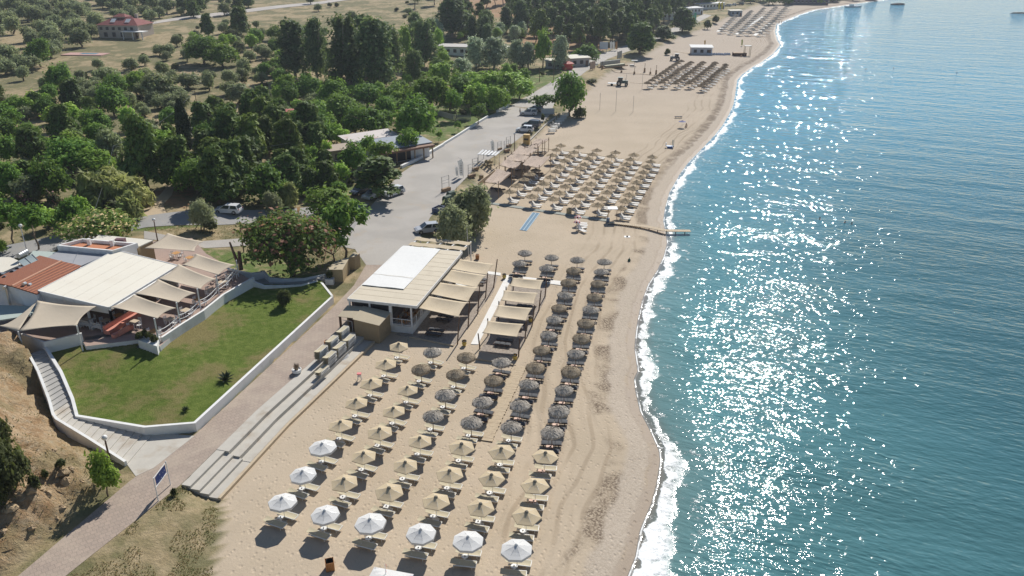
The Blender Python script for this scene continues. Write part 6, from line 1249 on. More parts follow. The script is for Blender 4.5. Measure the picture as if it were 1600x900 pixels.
def crown_mesh(name, W, H, z0, nl, clumps, per, leaf, mat, seed, shape='round', flower=0, aspect=1.8, upness=0.0):
    g = np.random.default_rng(seed); P, N = [], []
    if shape == 'column':
        n = clumps*per*nl; z = g.random(n); prof = np.sin(np.pi*np.clip(z*.93+.06, 0, 1))**.55*(1-.35*z); a = g.random(n)*6.283; rr = W/2*prof*(.72+.3*g.random(n))*(1+.12*np.sin(a*3+z*9))
        P = np.stack([rr*np.cos(a), rr*np.sin(a), z0+z*(H-z0)], -1); N = np.stack([np.cos(a), np.sin(a), .35+0*a], -1)
    else:
        for l in range(nl):
            if shape == 'round': u = l/nl; a = l*2.4+g.normal(0, .3); zr = g.random(); rad = W/2*.62*math.sqrt(g.random())*(1.05-.45*zr); c = np.array([rad*math.cos(a), rad*math.sin(a), z0+(H-z0)*(.25+.52*zr)]); R0 = np.array([W*.23, W*.23, (H-z0)*.26])*(.75+.5*g.random())
            elif shape == 'umbrella': a = l*2.4+g.normal(0, .3); rad = W/2*.72*math.sqrt((l+.4)/nl); c = np.array([rad*math.cos(a), rad*math.sin(a), z0+(H-z0)*(.68-.33*(rad/(W/2))**2+.12*g.normal())]); R0 = np.array([W*.2, W*.2, (H-z0)*.2])*(.75+.5*g.random())
            elif shape == 'tall': a = l*2.4; zr = (l+.5)/nl; rad = W/2*(.62-.45*max(0, zr-.45))*math.sqrt(g.random()); c = np.array([rad*math.cos(a), rad*math.sin(a), z0+(H-z0)*(.1+.78*zr)]); R0 = np.array([W*.24, W*.24, (H-z0)*.15])*(.75+.5*g.random())*(1.15-.5*max(0, zr-.4))
            elif shape == 'pine': zr = (l+.5)/nl; a = l*2.4+g.normal(0, .4); rad = W/2*(.9-.62*zr)*(.35+.55*g.random()); c = np.array([rad*math.cos(a), rad*math.sin(a), z0+(H-z0)*(.08+.84*zr)]); R0 = np.array([W*.2, W*.2, (H-z0)*.10])*(1.2-.5*zr)*(.75+.5*g.random())
            for k in range(clumps):
                d = g.normal(size=3); d /= np.linalg.norm(d); d[2] = d[2] if d[2] > -.55 else -d[2]
                cc = c+d*R0*(.55+.45*g.random()); sg = R0.mean()*.24; n = per; Q = cc+g.normal(size=(n, 3))*sg; P.append(Q); nn = (Q-c)/R0; N.append(nn/np.linalg.norm(nn, axis=1, keepdims=True))
        P = np.concatenate(P); N = np.concatenate(N)
    n = len(P); N = N*.75+g.normal(size=(n, 3))*.5; N[:, 2] += .5; N /= np.linalg.norm(N, axis=1, keepdims=True)
    A = np.cross(N, g.normal(size=(n, 3))); 
    if upness: A = A*(1-upness)+np.array([0, 0, 1.0])*upness+.2*g.normal(size=(n, 3))*upness
    A /= np.linalg.norm(A, axis=1, keepdims=True); B = np.cross(N, A); B /= np.linalg.norm(B, axis=1, keepdims=True)
    s = leaf*(.6+.8*g.random((n, 1))); V = np.stack([P-A*s*aspect/2, P+B*s*.5+N*s*.1, P+A*s*aspect/2, P-B*s*.5+N*s*.1], 1).reshape(-1, 3)
    V[:, 2] = np.maximum(V[:, 2], .05)
    me = bpy.data.meshes.new(name); me.vertices.add(4*n); me.vertices.foreach_set('co', V.astype(np.float32).ravel()); me.loops.add(4*n); me.loops.foreach_set('vertex_index', np.arange(4*n, dtype=np.int32)); me.polygons.add(n); me.polygons.foreach_set('loop_start', np.arange(0, 4*n, 4, dtype=np.int32)); me.update(calc_edges=True)
    a = me.attributes.new('rnd', 'FLOAT', 'FACE'); a.data.foreach_set('value', g.random(n).astype(np.float32))
    if flower: 
        fl = ((g.random(n) < flower) & (P[:, 2] > z0+(H-z0)*(.35 if flower < .2 or mat.name[:3] == 'ole' else .52))).astype(np.float32); me.attributes.new('flower', 'FLOAT', 'FACE').data.foreach_set('value', fl)
    me.materials.append(mat); return me
def trunk_mesh(W, H, z0, r, nl, mat, seed, lean=.1, multi=1):
    g = np.random.default_rng(seed); mb = MB(); top = z0+(H-z0)*.55
    for q in range(multi):
        b = Vector((g.normal(0, .25*(multi > 1)), g.normal(0, .25*(multi > 1)), -.4)); p = b; rr = r/(multi**.4)
        for k in range(4):
            u = (k+1)/4; nx = Vector((b.x+g.normal(0, lean*W*.12)*u, b.y+g.normal(0, lean*W*.12)*u, -.4+(top+.4)*u)); mb.tube(p, nx, rr*(1.15-.18*k), rr*(1.15-.18*(k+1)), 7, cap=False); p = nx
            if k >= 1:
                for j in range(max(1, nl//3)):
                    a = g.random()*6.283; e = p+Vector((math.cos(a)*W*.33*g.random()+.2*math.cos(a), math.sin(a)*W*.33*g.random()+.2*math.sin(a), (H-z0)*(.15+.25*g.random()))); m_ = p.lerp(e, .5)+Vector((0,0,-.06*H*.3)); mb.tube(p, m_, rr*.45, rr*.3, 5, cap=False); mb.tube(m_, e, rr*.3, rr*.1, 5, cap=False)
    return mb.mesh('trunk', mat)
ML = {'olive': leaf_mat('olive_leaves', (0.185,0.226,0.111), (0.422,0.477,0.270), yellow=(0.373,0.403,0.182)), 'pine': leaf_mat('pine_needles', (0.052,0.109,0.027), (0.185,0.268,0.061), yellow=(0.251,0.306,0.057), trans=.25), 'broad': leaf_mat('dark_green_leaves', (0.071,0.188,0.024), (0.209,0.375,0.056), yellow=(0.300,0.410,0.051)),
      'tall': leaf_mat('grove_leaves', (0.066,0.134,0.050), (0.210,0.292,0.126), yellow=(0.248,0.331,0.111)), 'bright': leaf_mat('bright_green_leaves', (0.172,0.337,0.033), (0.423,0.616,0.093), yellow=(0.451,0.561,0.094), trans=.3), 'silver': leaf_mat('silver_leaves', (0.240,0.303,0.194), (0.709,0.803,0.582), yellow=(0.494,0.550,0.356)),
      'cypress': leaf_mat('cypress_leaves', (0.018,0.037,0.013), (0.062,0.091,0.032), trans=.05, yellow=(0.049,0.076,0.022)), 'mimosa': leaf_mat('mimosa_leaves', (0.078,0.168,0.033), (0.249,0.345,0.070), (0.439,0.207,0.146), yellow=(0.251,0.306,0.057)), 'cream': leaf_mat('silk_tree_leaves', (0.110,0.206,0.040), (0.299,0.395,0.093), (1.063,0.816,0.458), yellow=(0.301,0.356,0.081)),
      'tamarisk': leaf_mat('tamarisk_leaves', (.24,.28,.15), (.42,.44,.27), yellow=(.40,.42,.24), trans=.5), 'reed': leaf_mat('reed_leaves', (.30,.36,.11), (.52,.54,.24), yellow=(.5,.46,.2), trans=.5), 'oleander': leaf_mat('oleander_leaves', (.04,.07,.025), (.10,.13,.05), (.48,.22,.25)), 'bush': leaf_mat('scrub_leaves', (.045,.062,.022), (.12,.14,.055), yellow=(.15,.14,.06)), 'agave': leaf_mat('agave_leaves', (.035,.065,.045), (.08,.11,.08))}
#        name               W    H    z0  lobes cl per leaf  shape        trunk r, bark, multi
KD = {'olive': ('olive_tree', 5.6, 4.4, .5, 14, 16, 13, .30, 'round', .24, M_BARK, 1, 'olive'), 'pine': ('pine_tree', 7.0, 9.0, .8, 24, 14, 14, .40, 'pine', .26, M_BARK, 1, 'pine'), 'broad': ('broadleaf_tree', 8.0, 6.6, .5, 17, 17, 14, .38, 'round', .26, M_BARK, 1, 'broad'),
      'tall': ('grove_tree', 9.5, 15.5, 1.0, 22, 17, 13, .55, 'tall', .38, M_BARKP, 1, 'tall'), 'bright': ('leafy_tree', 5.6, 5.4, .5, 11, 17, 13, .36, 'round', .17, M_BARK, 1, 'bright'), 'silver': ('silver_tree', 7.5, 9.0, .6, 15, 17, 13, .40, 'tall', .3, M_BARKP, 1, 'silver'),
      'cypress': ('cypress_tree', 2.6, 10.5, 1.0, 10, 22, 14, .26, 'column', .16, M_BARK, 1, 'cypress'), 'mimosa': ('silk_tree', 11.0, 7.6, .2, 32, 24, 17, .32, 'umbrella', .3, M_BARK, 2, 'mimosa'), 'cream': ('silk_tree', 10.0, 5.2, .7, 22, 20, 14, .32, 'umbrella', .28, M_BARK, 2, 'cream'),
      'tamarisk': ('tamarisk_tree', 6.5, 6.0, .1, 15, 22, 22, .26, 'round', .2, M_BARK, 2, 'tamarisk'), 'reed': ('reed_clump', 4.5, 3.6, .0, 10, 16, 14, .32, 'round', .06, M_BARK, 3, 'reed'), 'oleander': ('oleander_bush', 3.4, 2.6, .1, 8, 14, 13, .24, 'round', .08, M_BARK, 3, 'oleander'), 'bush': ('shrub', 3.0, 2.0, .0, 7, 13, 13, .24, 'round', .07, M_BARK, 2, 'bush'),
      'thicket': ('dense_bush', 5.5, 3.2, .0, 16, 20, 16, .24, 'round', .07, M_BARK, 2, 'bush'),
      'airy': ('young_tree', 6.0, 6.0, 1.4, 11, 10, 12, .34, 'umbrella', .14, M_BARK, 1, 'broad')}
KD['wood'] = ('pine_tree', 8.5, 13.0, 3.6, 17, 13, 13, .55, 'pine', .28, M_BARK, 1, 'pine')
STK = {}; NEXT = {}
def stock(kind):
    if kind not in STK:
        nm, W, H, z0, nl, cl, per, lf, shp, r, bark, multi, mk = KD[kind]; STK[kind] = []
        for v in range(4 if kind in ('olive', 'pine', 'broad', 'bush', 'bright', 'tall') else 2):
            sd = hash_(kind)+v*13; t = thing(nm, '', 'tree' if 'tree' in nm else 'plant')
            for part, me in (('trunk', trunk_mesh(W, H, z0, r, nl, bark, sd, 1.0, multi)), ('crown', crown_mesh('crown', W, H, z0, nl, cl, per, lf, ML[mk], sd+5, shp, .17 if mk == 'mimosa' else .14 if mk == 'cream' else .22 if mk == 'oleander' else 0, {'pine': 2.6, 'tamarisk': 2.6, 'reed': 4.0, 'cypress': 2.2}.get(kind, 1.7), {'reed': .25, 'cypress': .5}.get(kind, 0)))):
                o = bpy.data.objects.new(part, me); COL.objects.link(o); o.parent = t
            STK[kind].append(Stock(t))
        NEXT[kind] = 0
    NEXT[kind] += 1; return STK[kind][NEXT[kind] % len(STK[kind])]
def hash_(s): return sum(ord(c)*(i+3) for i, c in enumerate(s))
PLACED = []
def plant(kind, p, w, h, label, group=None):
    nm, W, H = KD[kind][:3]; PLACED.append((p.x, p.y, w/2))
    return stock(kind).put(p, random.uniform(0, 6.28), label, group, (w/W, w/W, h/H))
def tree(kind, cx, top, bot, wpx, label, group=None, base=None):
    p = base or T(cx, bot); m = mpp(p); th = math.atan2(CAMH-p.z, p.y); w = wpx*m*.95; h = max(.6, ((bot-top)*m-.28*w*math.sin(th))/math.cos(th)); return plant(kind, p, w, h, label, group)
EX = [   # trees one can tell apart
 ('mimosa',457,333,434,144,'large spreading tree with pink flower tufts beside the lawn and lane'), ('cream',160,326,382,122,'low spreading tree with cream flower tufts behind the restaurant roofs'), ('cypress',293,157,242,27,'dark narrow cypress standing among olive trees and pines'),
 ('tamarisk',738,286,366,76,'taller feathery grey green tamarisk between the car park and the sand'), ('tamarisk',706,322,394,64,'lower feathery tamarisk directly behind the bar'), ('tamarisk',722,330,360,40,'small tamarisk between its two larger neighbours'),
 ('wood',592,238,309,96,'spreading pine shading the parked cars at the car park edge'), ('airy',597,218,264,50,'light green feathery tree in front of the low shop'), ('broad',552,222,274,50,'dark tree covering the left end of the low shop'), ('airy',640,200,246,46,'feathery tree over the right end of the low shop roof'), ('airy',575,212,258,36,'small feathery tree before the shop extension'),
 ('airy',540,308,402,88,'open leafy tree over the entrance beside the reed enclosures'), ('broad',515,288,340,86,'dense dark green tree over the half hidden dark car'), ('airy',522,350,415,60,'low leafy tree beside the pink flowered tree at the entrance'),
 ('bright',170,706,776,48,'small round green tree beside the stairs and promenade with a long shadow'), ('lawnbush',445,449,476,27,'small round clipped shrub at the top corner of the lawn'), ('tamarisk',316,313,360,46,'pale feathery bush beside the side road'), ('bush',330,340,362,26,'low grey green shrub at the verge of the side road'), ('tamarisk',428,298,340,32,'pale slender bush right of the white hatchback'), ('reed',452,283,322,36,'yellow green clump beside the side road'),
 ('broad',890,113,182,62,'large dark tree on the beach edge above the parked cars'), ('airy',850,146,176,48,'sparse pale tree left of the large dark tree by the cars'), ('bush',905,165,184,28,'low shrub under the large dark tree by the cars'), ('broad',672,116,176,84,'big olive green plane tree left of the narrow road'), ('broad',648,152,224,78,'big plane tree hanging over the low shop roof'), ('airy',712,141,186,34,'small tree with white painted trunk by the picket fence'), ('airy',735,138,182,28,'small slim tree right of the white painted trunk'), ('airy',748,162,194,34,'light small tree at the corner of the green lawn'),
 ('tall',462,33,122,62,'tall grey green grove tree, left one of the tall grove'), ('tall',497,30,126,40,'light green tall tree inside the tall grove'), ('tall',545,28,132,66,'tall dark grove tree, middle one of the tall grove'), ('tall',592,32,140,72,'tall dark grove tree, right one of the tall grove'), ('tall',572,26,120,60,'tall dark grove tree behind the middle of the tall grove'), ('tall',612,40,120,44,'slimmer tall tree at the right edge of the tall grove'), ('tall',663,33,104,44,'rounded grey green tall tree standing apart right of the tall grove'), ('bright',634,42,90,22,'light green slender tree behind the tall grove'), ('bright',684,46,84,22,'light green tree behind the rounded grey tree'), ('tall',648,80,132,32,'dark slender tree below the rounded grey tree'), ('bright',690,98,140,40,'light green tree behind the big olive green plane'),
 ('silver',721,90,124,36,'round silver grey tree in front of the white bungalow'), ('silver',745,58,106,40,'silver leaved tree right of the white bungalow'), ('silver',772,58,108,46,'broad silver leaved tree above the blue grey car'), ('silver',806,62,106,32,'dark silver tree left of the bright green tree'), ('bright',848,50,106,36,'bright green tree between the silver trees by the kiosks'), ('silver',876,56,108,32,'silver grey tree behind the red kiosk'), ('silver',825,66,106,28,'grey tree behind the parked dark car'), ('broad',915,70,98,44,'dark green bush tree beside the grey kiosk'),
 ('bright',762,112,162,60,'bright green hedge tree along the narrow road, left'), ('bright',790,114,162,56,'bright green hedge tree along the narrow road, middle'), ('bright',812,124,154,44,'bright green hedge tree along the narrow road, right end'), ('broad',722,116,158,56,'dark bushy tree at the left of the bright hedge'), ('bright',748,132,172,46,'bright green hedge tree nearest the picket fence'), ('bright',776,134,174,44,'bright green hedge tree nearest the narrow road corner'), ('bright',735,112,140,44,'bright green hedge tree behind the dark bushy tree'), ('bright',800,112,140,44,'bright hedge tree at the back by the dark car'),
 ('broad',447,115,152,44,'mulberry tree with pale leaves at the left of the mulberry row'), ('broad',482,118,157,48,'dark mulberry tree second in the mulberry row'), ('broad',522,124,166,54,'wide mulberry tree in the middle of the mulberry row'), ('broad',574,130,168,56,'dark mulberry tree at the right end of the mulberry row'), ('broad',538,146,198,68,'wide green tree in front of the mulberry row'), ('broad',484,160,208,76,'large green tree above the red roofed hut'), ('broad',578,166,212,64,'green tree behind the low shop extension'), ('broad',604,150,190,44,'darker green tree between the mulberries and planes'), ('olive',445,165,190,34,'small olive tree on bare ground left of the large green tree'), ('olive',420,138,164,18,'lone small olive tree on bare tan ground'), ('olive',372,130,163,50,'round pale dotted fig tree on the bare ground'),
 ('pine',1000,36,84,50,'leaning dark pine at the edge of the far beach'), ('pine',1036,40,62,36,'dark pine with long shadow beside the far beach'), ('pine',1066,12,50,42,'dark pine right of the white roofed building'), ('bush',1042,76,86,12,'green bush on the far sand near the leaning pine'), ('bush',1104,32,46,16,'green bush beside the far grey beach bar'), ('bush',1118,24,36,14,'dark bush at the far car park'), ('bush',1003,72,82,14,'dark low bush below the leaning pine'),
 ('oleander',40,298,330,36,'pink flowering oleander by the road, left one'), ('oleander',88,296,330,28,'pink flowering oleander by the road, right one'), ('airy',22,310,380,62,'feathery green tree behind the restaurant at the left edge'), ('airy',60,318,390,62,'feathery green tree behind the white lamp post'), ('bright',4,374,396,24,'bright yellow green bush at the left picture edge'), ('broad',115,308,362,52,'dark green tree left of the cream flowered tree'), ('broad',115,214,274,84,'large round green tree above the road bend'), ('olive',176,204,262,50,'dark grey green tree behind the leaning pole'), ('pine',232,176,294,66,'tall pine left of the cypress shadow'), ('broad',85,246,314,62,'green tree in front of the large round tree'), ('reed',150,272,332,60,'pale reed thicket left of the leaning pole'), ('reed',185,262,325,64,'pale reed thicket around the leaning pole'), ('reed',215,280,328,50,'pale reed thicket beside the dirt track'), ('bush',180,308,340,60,'grey shrubs below the reed thicket'), ('reed',205,300,346,36,'small reed clump beside the notice board'),
 ('broad',22,250,316,58,'green tree at the left edge above the oleanders'), ('broad',65,60,104,46,'bright round tree in the upper olive grove'), ('broad',320,58,100,60,'wide mulberry tree on the upper slope, left'), ('broad',348,68,104,56,'wide mulberry tree on the upper slope, right'), ('pine',326,22,58,26,'small conical pine above the bare upper slope'), ('pine',376,12,56,38,'dark pine at the right of the bare upper slope'), ('tall',706,-4,58,56,'big dark tree behind the silver trees'), ('olive',165,105,134,44,'spreading olive tree on the bare strip, centre'), ('olive',295,110,138,48,'old olive tree with dark trunk on bare ground, left'), ('olive',328,112,142,26,'old olive tree with dark trunk on bare ground, right'), ('olive',248,116,156,60,'broad olive tree near the pole'), ('olive',38,104,126,26,'small olive tree on the bare strip at left'), ('olive',100,94,114,20,'slim young tree on the bare strip'), ('olive',126,110,130,22,'small round tree on the bare strip'), ('olive',280,136,158,32,'compact grey olive tree above the cypress'), ('thicket',366,46,64,34,'round olive bush on the dry slope at the upper right'),
 ('thicket',0,655,715,60,'dense dark green bush on the bluff, upper one'), ('thicket',18,688,775,76,'dense dark green bush on the bluff, largest'), ('thicket',0,735,808,62,'dark green bush on the bluff, lowest'), ('bush',97,718,732,20,'dry grey tussock on the bluff'), ('bush',66,712,726,14,'small dry tussock on the bluff edge'), ('bush',62,760,786,20,'low grey scrub on the rocky bluff'), ('bush',272,762,774,12,'low green weed at the foot of the notice board'), ('bush',10,536,556,16,'dark green shrub at the left of the terrace'),
 ('airy',716,189,207,14,'small palm like tree on the green lawn'), ('airy',686,205,222,12,'tiny round tree on the green lawn by the shop'), ('bush',848,178,190,8,'small grassy tuft by the parked cars'), ('bush',924,122,130,20,'low green patch of scrub at the beach edge')]
for e in EX:
    if e[0] == 'lawnbush': p = G(445, 475, 2.4); p.z = float(lawnz(p.x, p.y)); tree('thicket', *e[1:], base=p)
    elif e[0] == 'mimosa': tree(*e, base=G(457, 430, 1.2))
    else: tree(*e)
bp = [G(*q, 3.7) for q in ((218,530), (226,527), (234,530), (242,534))]
for i, q in enumerate(bp): plant('bush', Vector((q.x, q.y, 3.68)), 1.0, .9, 'green shrub growing in the terrace planter box', 'shrubs in the terrace planter')
q = T(516,443); plant('bush', Vector((q.x, q.y, 1.8)), 1.0, 1.0, 'green plant in the small white square planter')
for i, (x, y) in enumerate(((135,632), (122,644), (137,655), (430,625))): pass
def agave(p, s, label):
    t = thing('agave_plant', label, 'plant', p); mb = MB(); g = np.random.default_rng(int(s*10))
    for i in range(26):
        a = i*2.4; el = .25+.9*(i/26); l = s*(.8+.3*g.random()); d = Vector((math.cos(a)*math.cos(el), math.sin(a)*math.cos(el), math.sin(el))); sd_ = Vector((-math.sin(a), math.cos(a), 0))*.09*s; b = Vector((0,0,.05)); m_ = b+d*l*.5+Vector((0,0,.05)); e = b+d*l-Vector((0,0,.06*l)); mb.add([b-sd_*.8, b+sd_*.8, m_+sd_, e, m_-sd_, m_-Vector((0,0,.04))], [(0,1,2,3,4), (0,5,1), (1,5,2), (2,5,3), (3,5,4), (4,5,0)])
    o = mb.build('leaves', ML['agave'], t); rnd_attr(o.data, g)
p = G(352,588,2.35); p.z = float(lawnz(p.x, p.y)); agave(p, 1.15, 'large spiky agave on the lawn near the promenade wall'); p = G(290,641,2.0); p.z = float(lawnz(p.x, p.y)); agave(p, .55, 'small spiky agave near the lawn corner')
def leaf_mat_simple(n, c):
    t = NT(n); t.out(c, .8, Specular_IOR_Level=.1); tr = t.n('BsdfTranslucent', {'Color': (*c, 1)}); mx = t.n('MixShader', {0: .5, 1: t.b.outputs[0], 2: tr.outputs[0]}); t.L(mx.outputs[0], t.t.nodes['Material Output'].inputs['Surface']); return t.mat
# ---- loose rocks on the bluff
M_OCHRE = plain('ochre_rock', (.42,.31,.19), .95, .25, 2, bumpd=.1)
g_ = np.random.default_rng(12)
for i, (x, y) in enumerate(((40,818),(28,835),(62,808),(80,800),(96,792),(110,772),(118,764),(55,842),(12,850),(88,812),(70,795),(130,760),(20,812),(104,748),(84,705),(48,790))):
    s_ = g_.uniform(.2, .42); m = MB().lathe([(.02,1), (.6,.8), (1,.3), (1.1,-.5)], 8); m.v = [(a*s_*1.3*(1+.25*g_.standard_normal()), b*s_*(1+.25*g_.standard_normal()), c*s_*.75*(1+.25*g_.standard_normal())) for a, b, c in m.v]
    o = bpy.data.objects.new('rock', m.mesh('rock', M_OCHRE)); COL.objects.link(o); o.location = T(x, y); o.rotation_euler = (0,0,i); tag(o, 'ochre rock jutting from the eroded bluff below the stairs', 'rock', 'ochre rocks of the bluff')
# ---- grass tufts (uncountable)
def tufts(name, polys, n, h, label, seed, mats):
    g = np.random.default_rng(seed); vs, ms = [], []
    for pg, k in polys:
        P = [T(*q) for q in pg]; xs = [p.x for p in P]; ys = [p.y for p in P]; C = g.uniform((min(xs), min(ys)), (max(xs), max(ys)), (int(n*k)*3, 2)); C = C[inpoly(C[:, 0], C[:, 1], [p.xy for p in P])][:int(n*k)]
        keep = vnoise(C[:, 0], C[:, 1], 1.4, seed) > .42; C = C[keep]; Z = hgt(C[:, 0], C[:, 1])
        for (x, y), z in zip(C, Z):
            m = int(g.random() < .35)
            for b in range(5):
                a = g.random()*6.28; l = h*(.4+.8*g.random()); c, s_ = math.cos(a), math.sin(a); o = .035; vs += [(x-s_*o, y+c*o, z-.02), (x+s_*o, y-c*o, z-.02), (x+c*l*.6, y+s_*l*.6, z+l*.8)]; ms.append(m)
    mb = MB(); mb.v = vs; mb.f = [(3*i, 3*i+1, 3*i+2) for i in range(len(vs)//3)]; mb.m = ms; o = mb.build(name, mats); tag(o, label, name.replace('_', ' '), None, 'stuff')
tufts('dry_grass', [([(100,905),(285,757),(345,778),(335,850),(330,930),(200,980)], 1.0), ([(-40,900),(20,900),(200,758),(168,694),(120,676),(80,600),(40,560),(-40,600)], .6), ([(230,352),(330,348),(400,350),(480,352),(480,366),(395,372),(300,378),(230,385)], .8), ([(480,368),(548,372),(560,405),(500,425),(440,432)], .5)], 4200, .11, 'dry and green grass tufts on the banks beside the promenade and lanes', 9, [leaf_mat_simple('dry_blades', (.46,.37,.20)), leaf_mat_simple('green_blades', (.22,.25,.09))])
# ---- scattered growth
BLOCK = [[T(x, y) for x, y in pg] for pg in ([(160,52),(242,52),(250,75),(150,75)], [(95,82),(162,76),(165,92),(90,95)], [(500,262),(560,215),(640,205),(660,240),(620,285),(560,275)], [(430,205),(475,205),(475,185),(430,185)],
   [(270,205),(320,205),(320,280),(270,280)], [(690,85),(735,85),(735,72),(690,72)], [(205,350),(280,345),(280,285),(240,285)], [(70,420),(600,340),(620,300),(330,325),(200,338),(60,372),(-60,396),(-60,430)])]
def region(n_, pts, kinds, gap, label, group, size=(.85, 1.25), keep=1.0, seed=1):
    P = [T(*q) for q in pts]; xs = [p.x for p in P]; ys = [p.y for p in P]; g = np.random.default_rng(seed); cnt = 0; poly = [p.xy for p in P]
    C = [(g.uniform(min(xs), max(xs)), g.uniform(min(ys), max(ys))) for _ in range(n_*30)]
    for x, y in C:
        if cnt >= n_: break
        if not inpoly(x, y, poly) or any(inpoly(x, y, [q.xy for q in b]) for b in BLOCK) or float(land_d(np.array(x), np.array(y))) > -2: continue
        k = kinds[int(g.integers(len(kinds)))]; s = g.uniform(*size); w = KD[k][1]*s
        if any((x-a)**2+(y-b)**2 < ((r+w/2)*gap)**2 for a, b, r in PLACED): continue
        lab = label.get(k) if isinstance(label, dict) else label
        plant(k, Vector((x, y, float(hgt(x, y))-.05)), w, KD[k][2]*s*g.uniform(.85, 1.15), lab, group.get(k) if isinstance(group, dict) else group); cnt += 1
gl = {'olive': 'grey green olive tree growing in the hillside grove', 'bush': 'low wild shrub growing on the dry slope', 'broad': 'dark green leafy tree growing in the thicket above the side road', 'pine': 'dark green pine growing in the pine clump by the side road', 'bright': 'fresh green bushy tree growing in the thicket above the side road'}
gg = {'olive': 'olive trees of the hillside grove', 'bush': 'wild shrubs of the slope', 'broad': 'leafy trees of the thicket', 'pine': 'pines by the side road', 'bright': 'bushy trees of the thicket'}
region(30, [(290,192),(470,186),(505,235),(490,290),(440,320),(300,326),(270,290),(300,260)], ['pine','pine','pine','broad'], .62, gl, gg, (.75, 1.1), seed=3)
region(80, [(-30,150),(110,160),(200,165),(290,195),(280,250),(255,285),(215,330),(-40,345)], ['broad','olive','bright','bush','pine','broad'], .58, gl, gg, (.6, 1.0), seed=4)
region(8, [(95,330),(210,328),(225,340),(120,362),(-30,372),(-30,345)], ['bush','bright','bush'], .7, gl, gg, (.6, .9), seed=5)
region(140, [(-60,-2),(265,-2),(265,30),(160,45),(150,80),(100,95),(60,105),(70,135),(-60,150)], ['olive'], .44, gl, gg, (1.0, 1.6), seed=6)
region(26, [(60,140),(150,135),(290,158),(290,190),(200,165),(110,158)], ['olive','olive','broad','bush'], .66, gl, gg, (.75, 1.05), seed=7)
region(34, [(160,95),(260,80),(300,100),(420,104),(430,128),(400,150),(340,170),(300,150),(200,150),(110,135)], ['olive','olive','bush'], .8, gl, gg, (.7, 1.0), seed=8)
region(24, [(255,60),(300,60),(420,80),(430,108),(300,100)], ['broad','olive','bright','bush'], .75, gl, gg, (.8, 1.1), seed=9)
region(22, [(265,-2),(400,-2),(390,24),(330,26),(275,34),(260,42)], ['pine','olive','olive'], .7, {'olive': gl['olive'], 'pine': 'dark pine growing along the distant pale track'}, {'olive': gg['olive'], 'pine': 'pines along the distant track'}, (.8, 1.1), seed=10)
region(10, [(300,40),(420,30),(430,60),(300,62)], ['olive','bush'], 1.2, gl, gg, (.7, .95), seed=11)
region(14, [(400,60),(440,60),(445,130),(400,128)], ['olive','bush','broad'], .85, gl, gg, (.7, 1.0), seed=12)
region(10, [(470,5),(640,5),(680,30),(640,38),(480,30)], ['bush','olive'], 1.3, {'olive': 'lone small tree on the bare upper field', 'bush': 'lone bush on the bare upper field'}, {'olive': 'lone trees of the upper field', 'bush': 'lone bushes of the upper field'}, (.7, 1.0), seed=13)
region(34, [(640,60),(700,52),(840,50),(850,60),(760,70),(700,66),(660,80)], ['bright','tall','silver'], .55, 'dense tree in the belt behind the bungalow', 'trees in the belt behind the bungalow', (.55, .85), seed=14)
region(130, [(795,40),(900,18),(1000,10),(1075,14),(1060,36),(1000,62),(985,72),(940,80),(880,78),(820,66)], ['wood'], .38, 'tall dark pine with bare trunk in the pine wood by the beach', 'pines of the wood by the beach', (.8, 1.15), seed=15)
region(26, [(640,-2),(860,-2),(880,18),(790,38),(700,40),(650,20)], ['wood'], 1.15, 'slender pine with bare trunk on the reddish slope', 'pines of the reddish slope', (.7, .95), seed=16)
region(50, [(860,-6),(1180,-6),(1170,4),(1110,12),(1060,16),(900,16)], ['broad','wood','tall'], .55, 'dark tree in the distant belt behind the far beach', 'trees of the distant belt', (.8, 1.2), seed=17)
region(14, [(620,95),(700,92),(720,130),(690,150),(640,140),(610,110)], ['bright','broad','olive'], .7, 'leafy bush tree between the tall grove and planes', 'leafy trees between the grove and planes', (.5, .8), seed=18)
region(20, [(440,195),(470,160),(600,170),(640,160),(650,190),(600,215),(520,235),(470,225)], ['broad','olive','bright'], .7, 'green tree in the mixed clump behind the low shop', 'trees behind the low shop', (.55, .85), seed=19)
region(60, [(400,120),(440,110),(600,125),(690,150),(740,180),(680,200),(640,205),(600,225),(500,240),(400,235)], ['broad','bright','broad','bush'], .45, 'leafy green tree filling the grove between the mulberries and the shop', 'trees filling the grove by the shop', (.45, .85), seed=25)
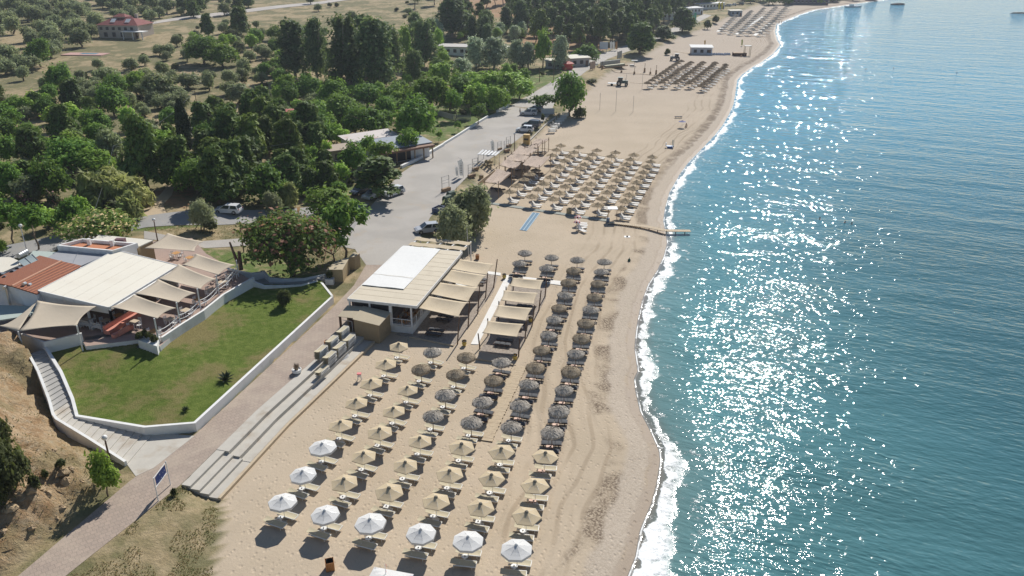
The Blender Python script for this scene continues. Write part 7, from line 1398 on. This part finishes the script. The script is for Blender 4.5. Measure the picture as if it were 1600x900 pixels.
region(40, [(400,60),(690,60),(700,100),(640,125),(440,125)], ['bright','bright','broad','bush'], .5, 'leafy tree growing around the foot of the tall grove', 'trees at the foot of the tall grove', (.5, .8), seed=26)
region(26, [(740,182),(690,150),(690,100),(740,108),(830,118),(858,112),(845,132),(800,158)], ['bright','bright','bush'], .4, 'bright green shrubby tree of the hedge along the narrow road', 'shrubby trees of the hedge', (.5, .85), seed=27)
region(30, [(500,240),(590,250),(600,300),(560,310),(500,322),(440,322),(440,300)], ['bush','broad','bright','pine'], .55, 'green tree or shrub between the pines and the parked cars', 'growth beside the parked cars', (.45, .75), seed=28)
region(10, [(400,195),(440,195),(450,235),(400,230)], ['pine','broad'], .7, gl, gg, (.6, .9), seed=20)
def headland(n_, seed):
    g = np.random.default_rng(seed)
    for i in range(n_):
        x, y = g.uniform(1170, 1335), g.uniform(-3, 5.5) ; p = G(x, y, 1.0)
        if float(shore_d(np.array(p.x), np.array(p.y))) < 9: continue
        p.z = float(hgt(p.x, p.y)); plant('broad', p, g.uniform(7, 11), g.uniform(6, 9), 'dark tree on the headland above the far bay', 'trees on the headland')
headland(46, 5)
for st_ in [x for v in STK.values() for x in v]:
    if not st_.used:
        for c in list(st_.root.children): bpy.data.objects.remove(c)
        bpy.data.objects.remove(st_.root)
# ================================================================== AIR
hz = MB(); x0, x1, y0, y1, z0, z1 = -1500, 1500, -60, 1900, -160, 75
hm = bpy.data.materials.new('haze'); hm.use_nodes = True; nt = hm.node_tree; nt.nodes.remove(nt.nodes['Principled BSDF'])
pv_ = nt.nodes.new('ShaderNodeVolumePrincipled'); pv_.inputs['Color'].default_value = (.80,.88,1,1); pv_.inputs['Density'].default_value = .00016; pv_.inputs['Anisotropy'].default_value = .35
nt.links.new(pv_.outputs[0], nt.nodes['Material Output'].inputs['Volume'])
hz.box((x0+x1)/2, (y0+y1)/2, z0, x1-x0, y1-y0, z1-z0); o = hz.build('haze', hm); o['kind'] = 'stuff'; o['label'] = 'thin pale summer haze in the air'
